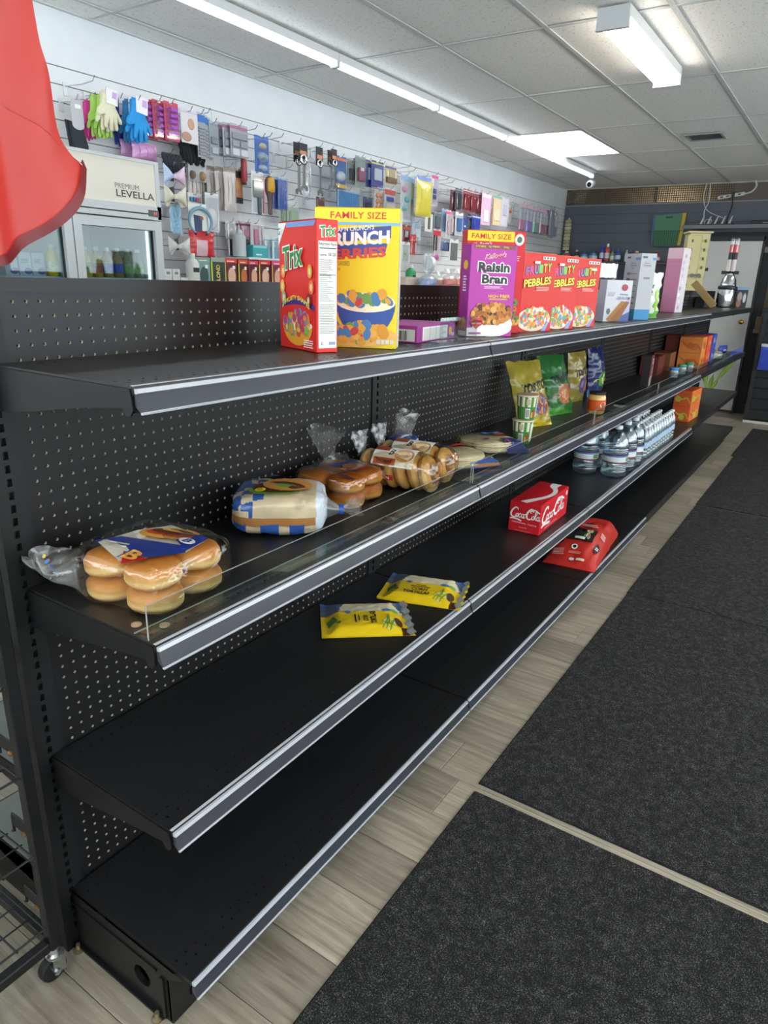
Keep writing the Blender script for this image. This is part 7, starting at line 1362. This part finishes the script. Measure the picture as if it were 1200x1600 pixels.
for (lab, x, c, k2, r, h) in [('red bottle at the left of the back counter', -2.24, '#b8403a', '#d9d9d6', .05, .13), ('black bottle with a silver top on the back counter', -2.10, '#2a2b30', '#c9cdd2', .03, .15), ('pale blue bottle on the back counter', -1.99, '#4a86b8', '#33507a', .05, .13), ('teal blue bottle on the back counter', -1.87, '#3a7aa8', '#2a4a6a', .055, .15), ('tall royal blue spray can on the back counter', -1.755, '#3346a8', '#3a4fc0', .030, .225), ('tall white and red spray bottle on the back counter', -1.685, '#c95a4a', '#e2e2e0', .032, .225), ('green-labelled bottle on the back counter', -1.615, '#8a9a6a', '#4a5f9a', .03, .15), ('deep blue bottle on the back counter', -1.54, '#3f5fa8', '#3a5a9a', .038, .16), ('white slim bottle on the back counter', -1.43, '#d3d5d8', '#b9bcc0', .022, .15), ('red-topped box-shaped bottle on the back counter', -1.30, '#a8484a', '#c9c0b8', .045, .14), ('small red bottle at the right of the back counter', -1.05, '#b02a34', '#8a2a2a', .05, .12)]: bottle(lab, x, c, k2, r, h)
# black slatted counter and blue bag at the right
t = thing('black_counter', 'black slatted checkout counter at the right edge', 'counter', (.345, 8.72, 0)); bc = mat('#1f2125', .45)
MB().cbox(.012, 1.6, .012, .42, .04, 1.30, .004).build('body', mat('#17181b', .5), t); MB().cbox(-.02, 1.62, -.02, .44, 1.30, 1.335, .004).build('worktop', mat('#2b2d31', .35), t); MB().cbox(0, 1.6, .0, .012, 0, .03, .002).build('toe_trim', mat('#cfcdc6', .5), t)
for k in range(10): MB().cbox(.0, 1.6, -.002, .011, .05+.125*k, .165+.125*k, .003).build('slat', bc, t); 
for k in range(10): MB().cbox(-.002, .011, .012, .42, .05+.125*k, .165+.125*k, .003).build('slat', bc, t)
MB().cbox(.0, .05, -.01, .01, .035, 1.30, .003).build('corner_post', mat('#26282c', .45), t)
o = pouch('blue_bag', 'bright blue bag hanging on the black counter front', 'bag', .26, .30, .06, (.52, 8.64, .64), 0, lambda u, v: 1 if v > .9 else 0, [gloss('#4058c8'), gloss('#c3c9d6')], 16, 18, seed=2)
MB().tube([(-.05, .02, .29), (-.04, .05, .34), (.04, .05, .34), (.05, .02, .29)], .004, 6).build('handle', gloss('#c3c9d6'), o)
hk = MB().tube([(.52, 8.718, .99), (.52, 8.67, .975), (.52, 8.66, .99)], .003, 6).build('counter_hook', CHR); tag(hk, 'chrome hook holding the blue bag on the black counter', 'hook')
t = thing('wood_block', 'small brown wooden card box mounted at the doorway', 'box', (.215, YB-.09, 1.02)); MB().cbox(0, .13, 0, .06, 0, .20, .004).build('body', mat('#7a6650', .55, var=.15, scale=20), t); MB().cbox(-.01, .14, -.01, .0, 0, .05, .003).build('tray_lip', mat('#8a745a', .55), t)
# tall leafy cut stems leaning behind the far shelves
t = thing('leafy_stems', 'green plastic leaf stems leaning behind the far shelf end', 'plant', (-.12, 8.80, 0)); gm_ = mat('#8fae4f', .5)
MB().lathe([(.09, 0), (.12, .25), (.125, .26), (.10, .26)], 16).build('pot', mat('#3a3b3e', .5), t, 40)
for k, (dx, dz) in enumerate([(-.10, .62), (-.05, .56), (.03, .50), (.08, .46), (.24, .76)]):
    MB().tube([(0, 0, .22), (dx*.5, 0, lerp(.22, dz, .6)), (dx, 0, dz)], [.010, .014, .003], 6).build('stem', gm_, t, 60); MB().grid(lambda u, v: (dx*lerp(.5, 1.25, v)+(u-.5)*.05*math.sin(math.pi*min(1, v+.05)), .02*math.sin(u*3), lerp(.22, dz, lerp(.5, 1.12, v))), 4, 8, 0).build('leaf', gm_, t, 80)
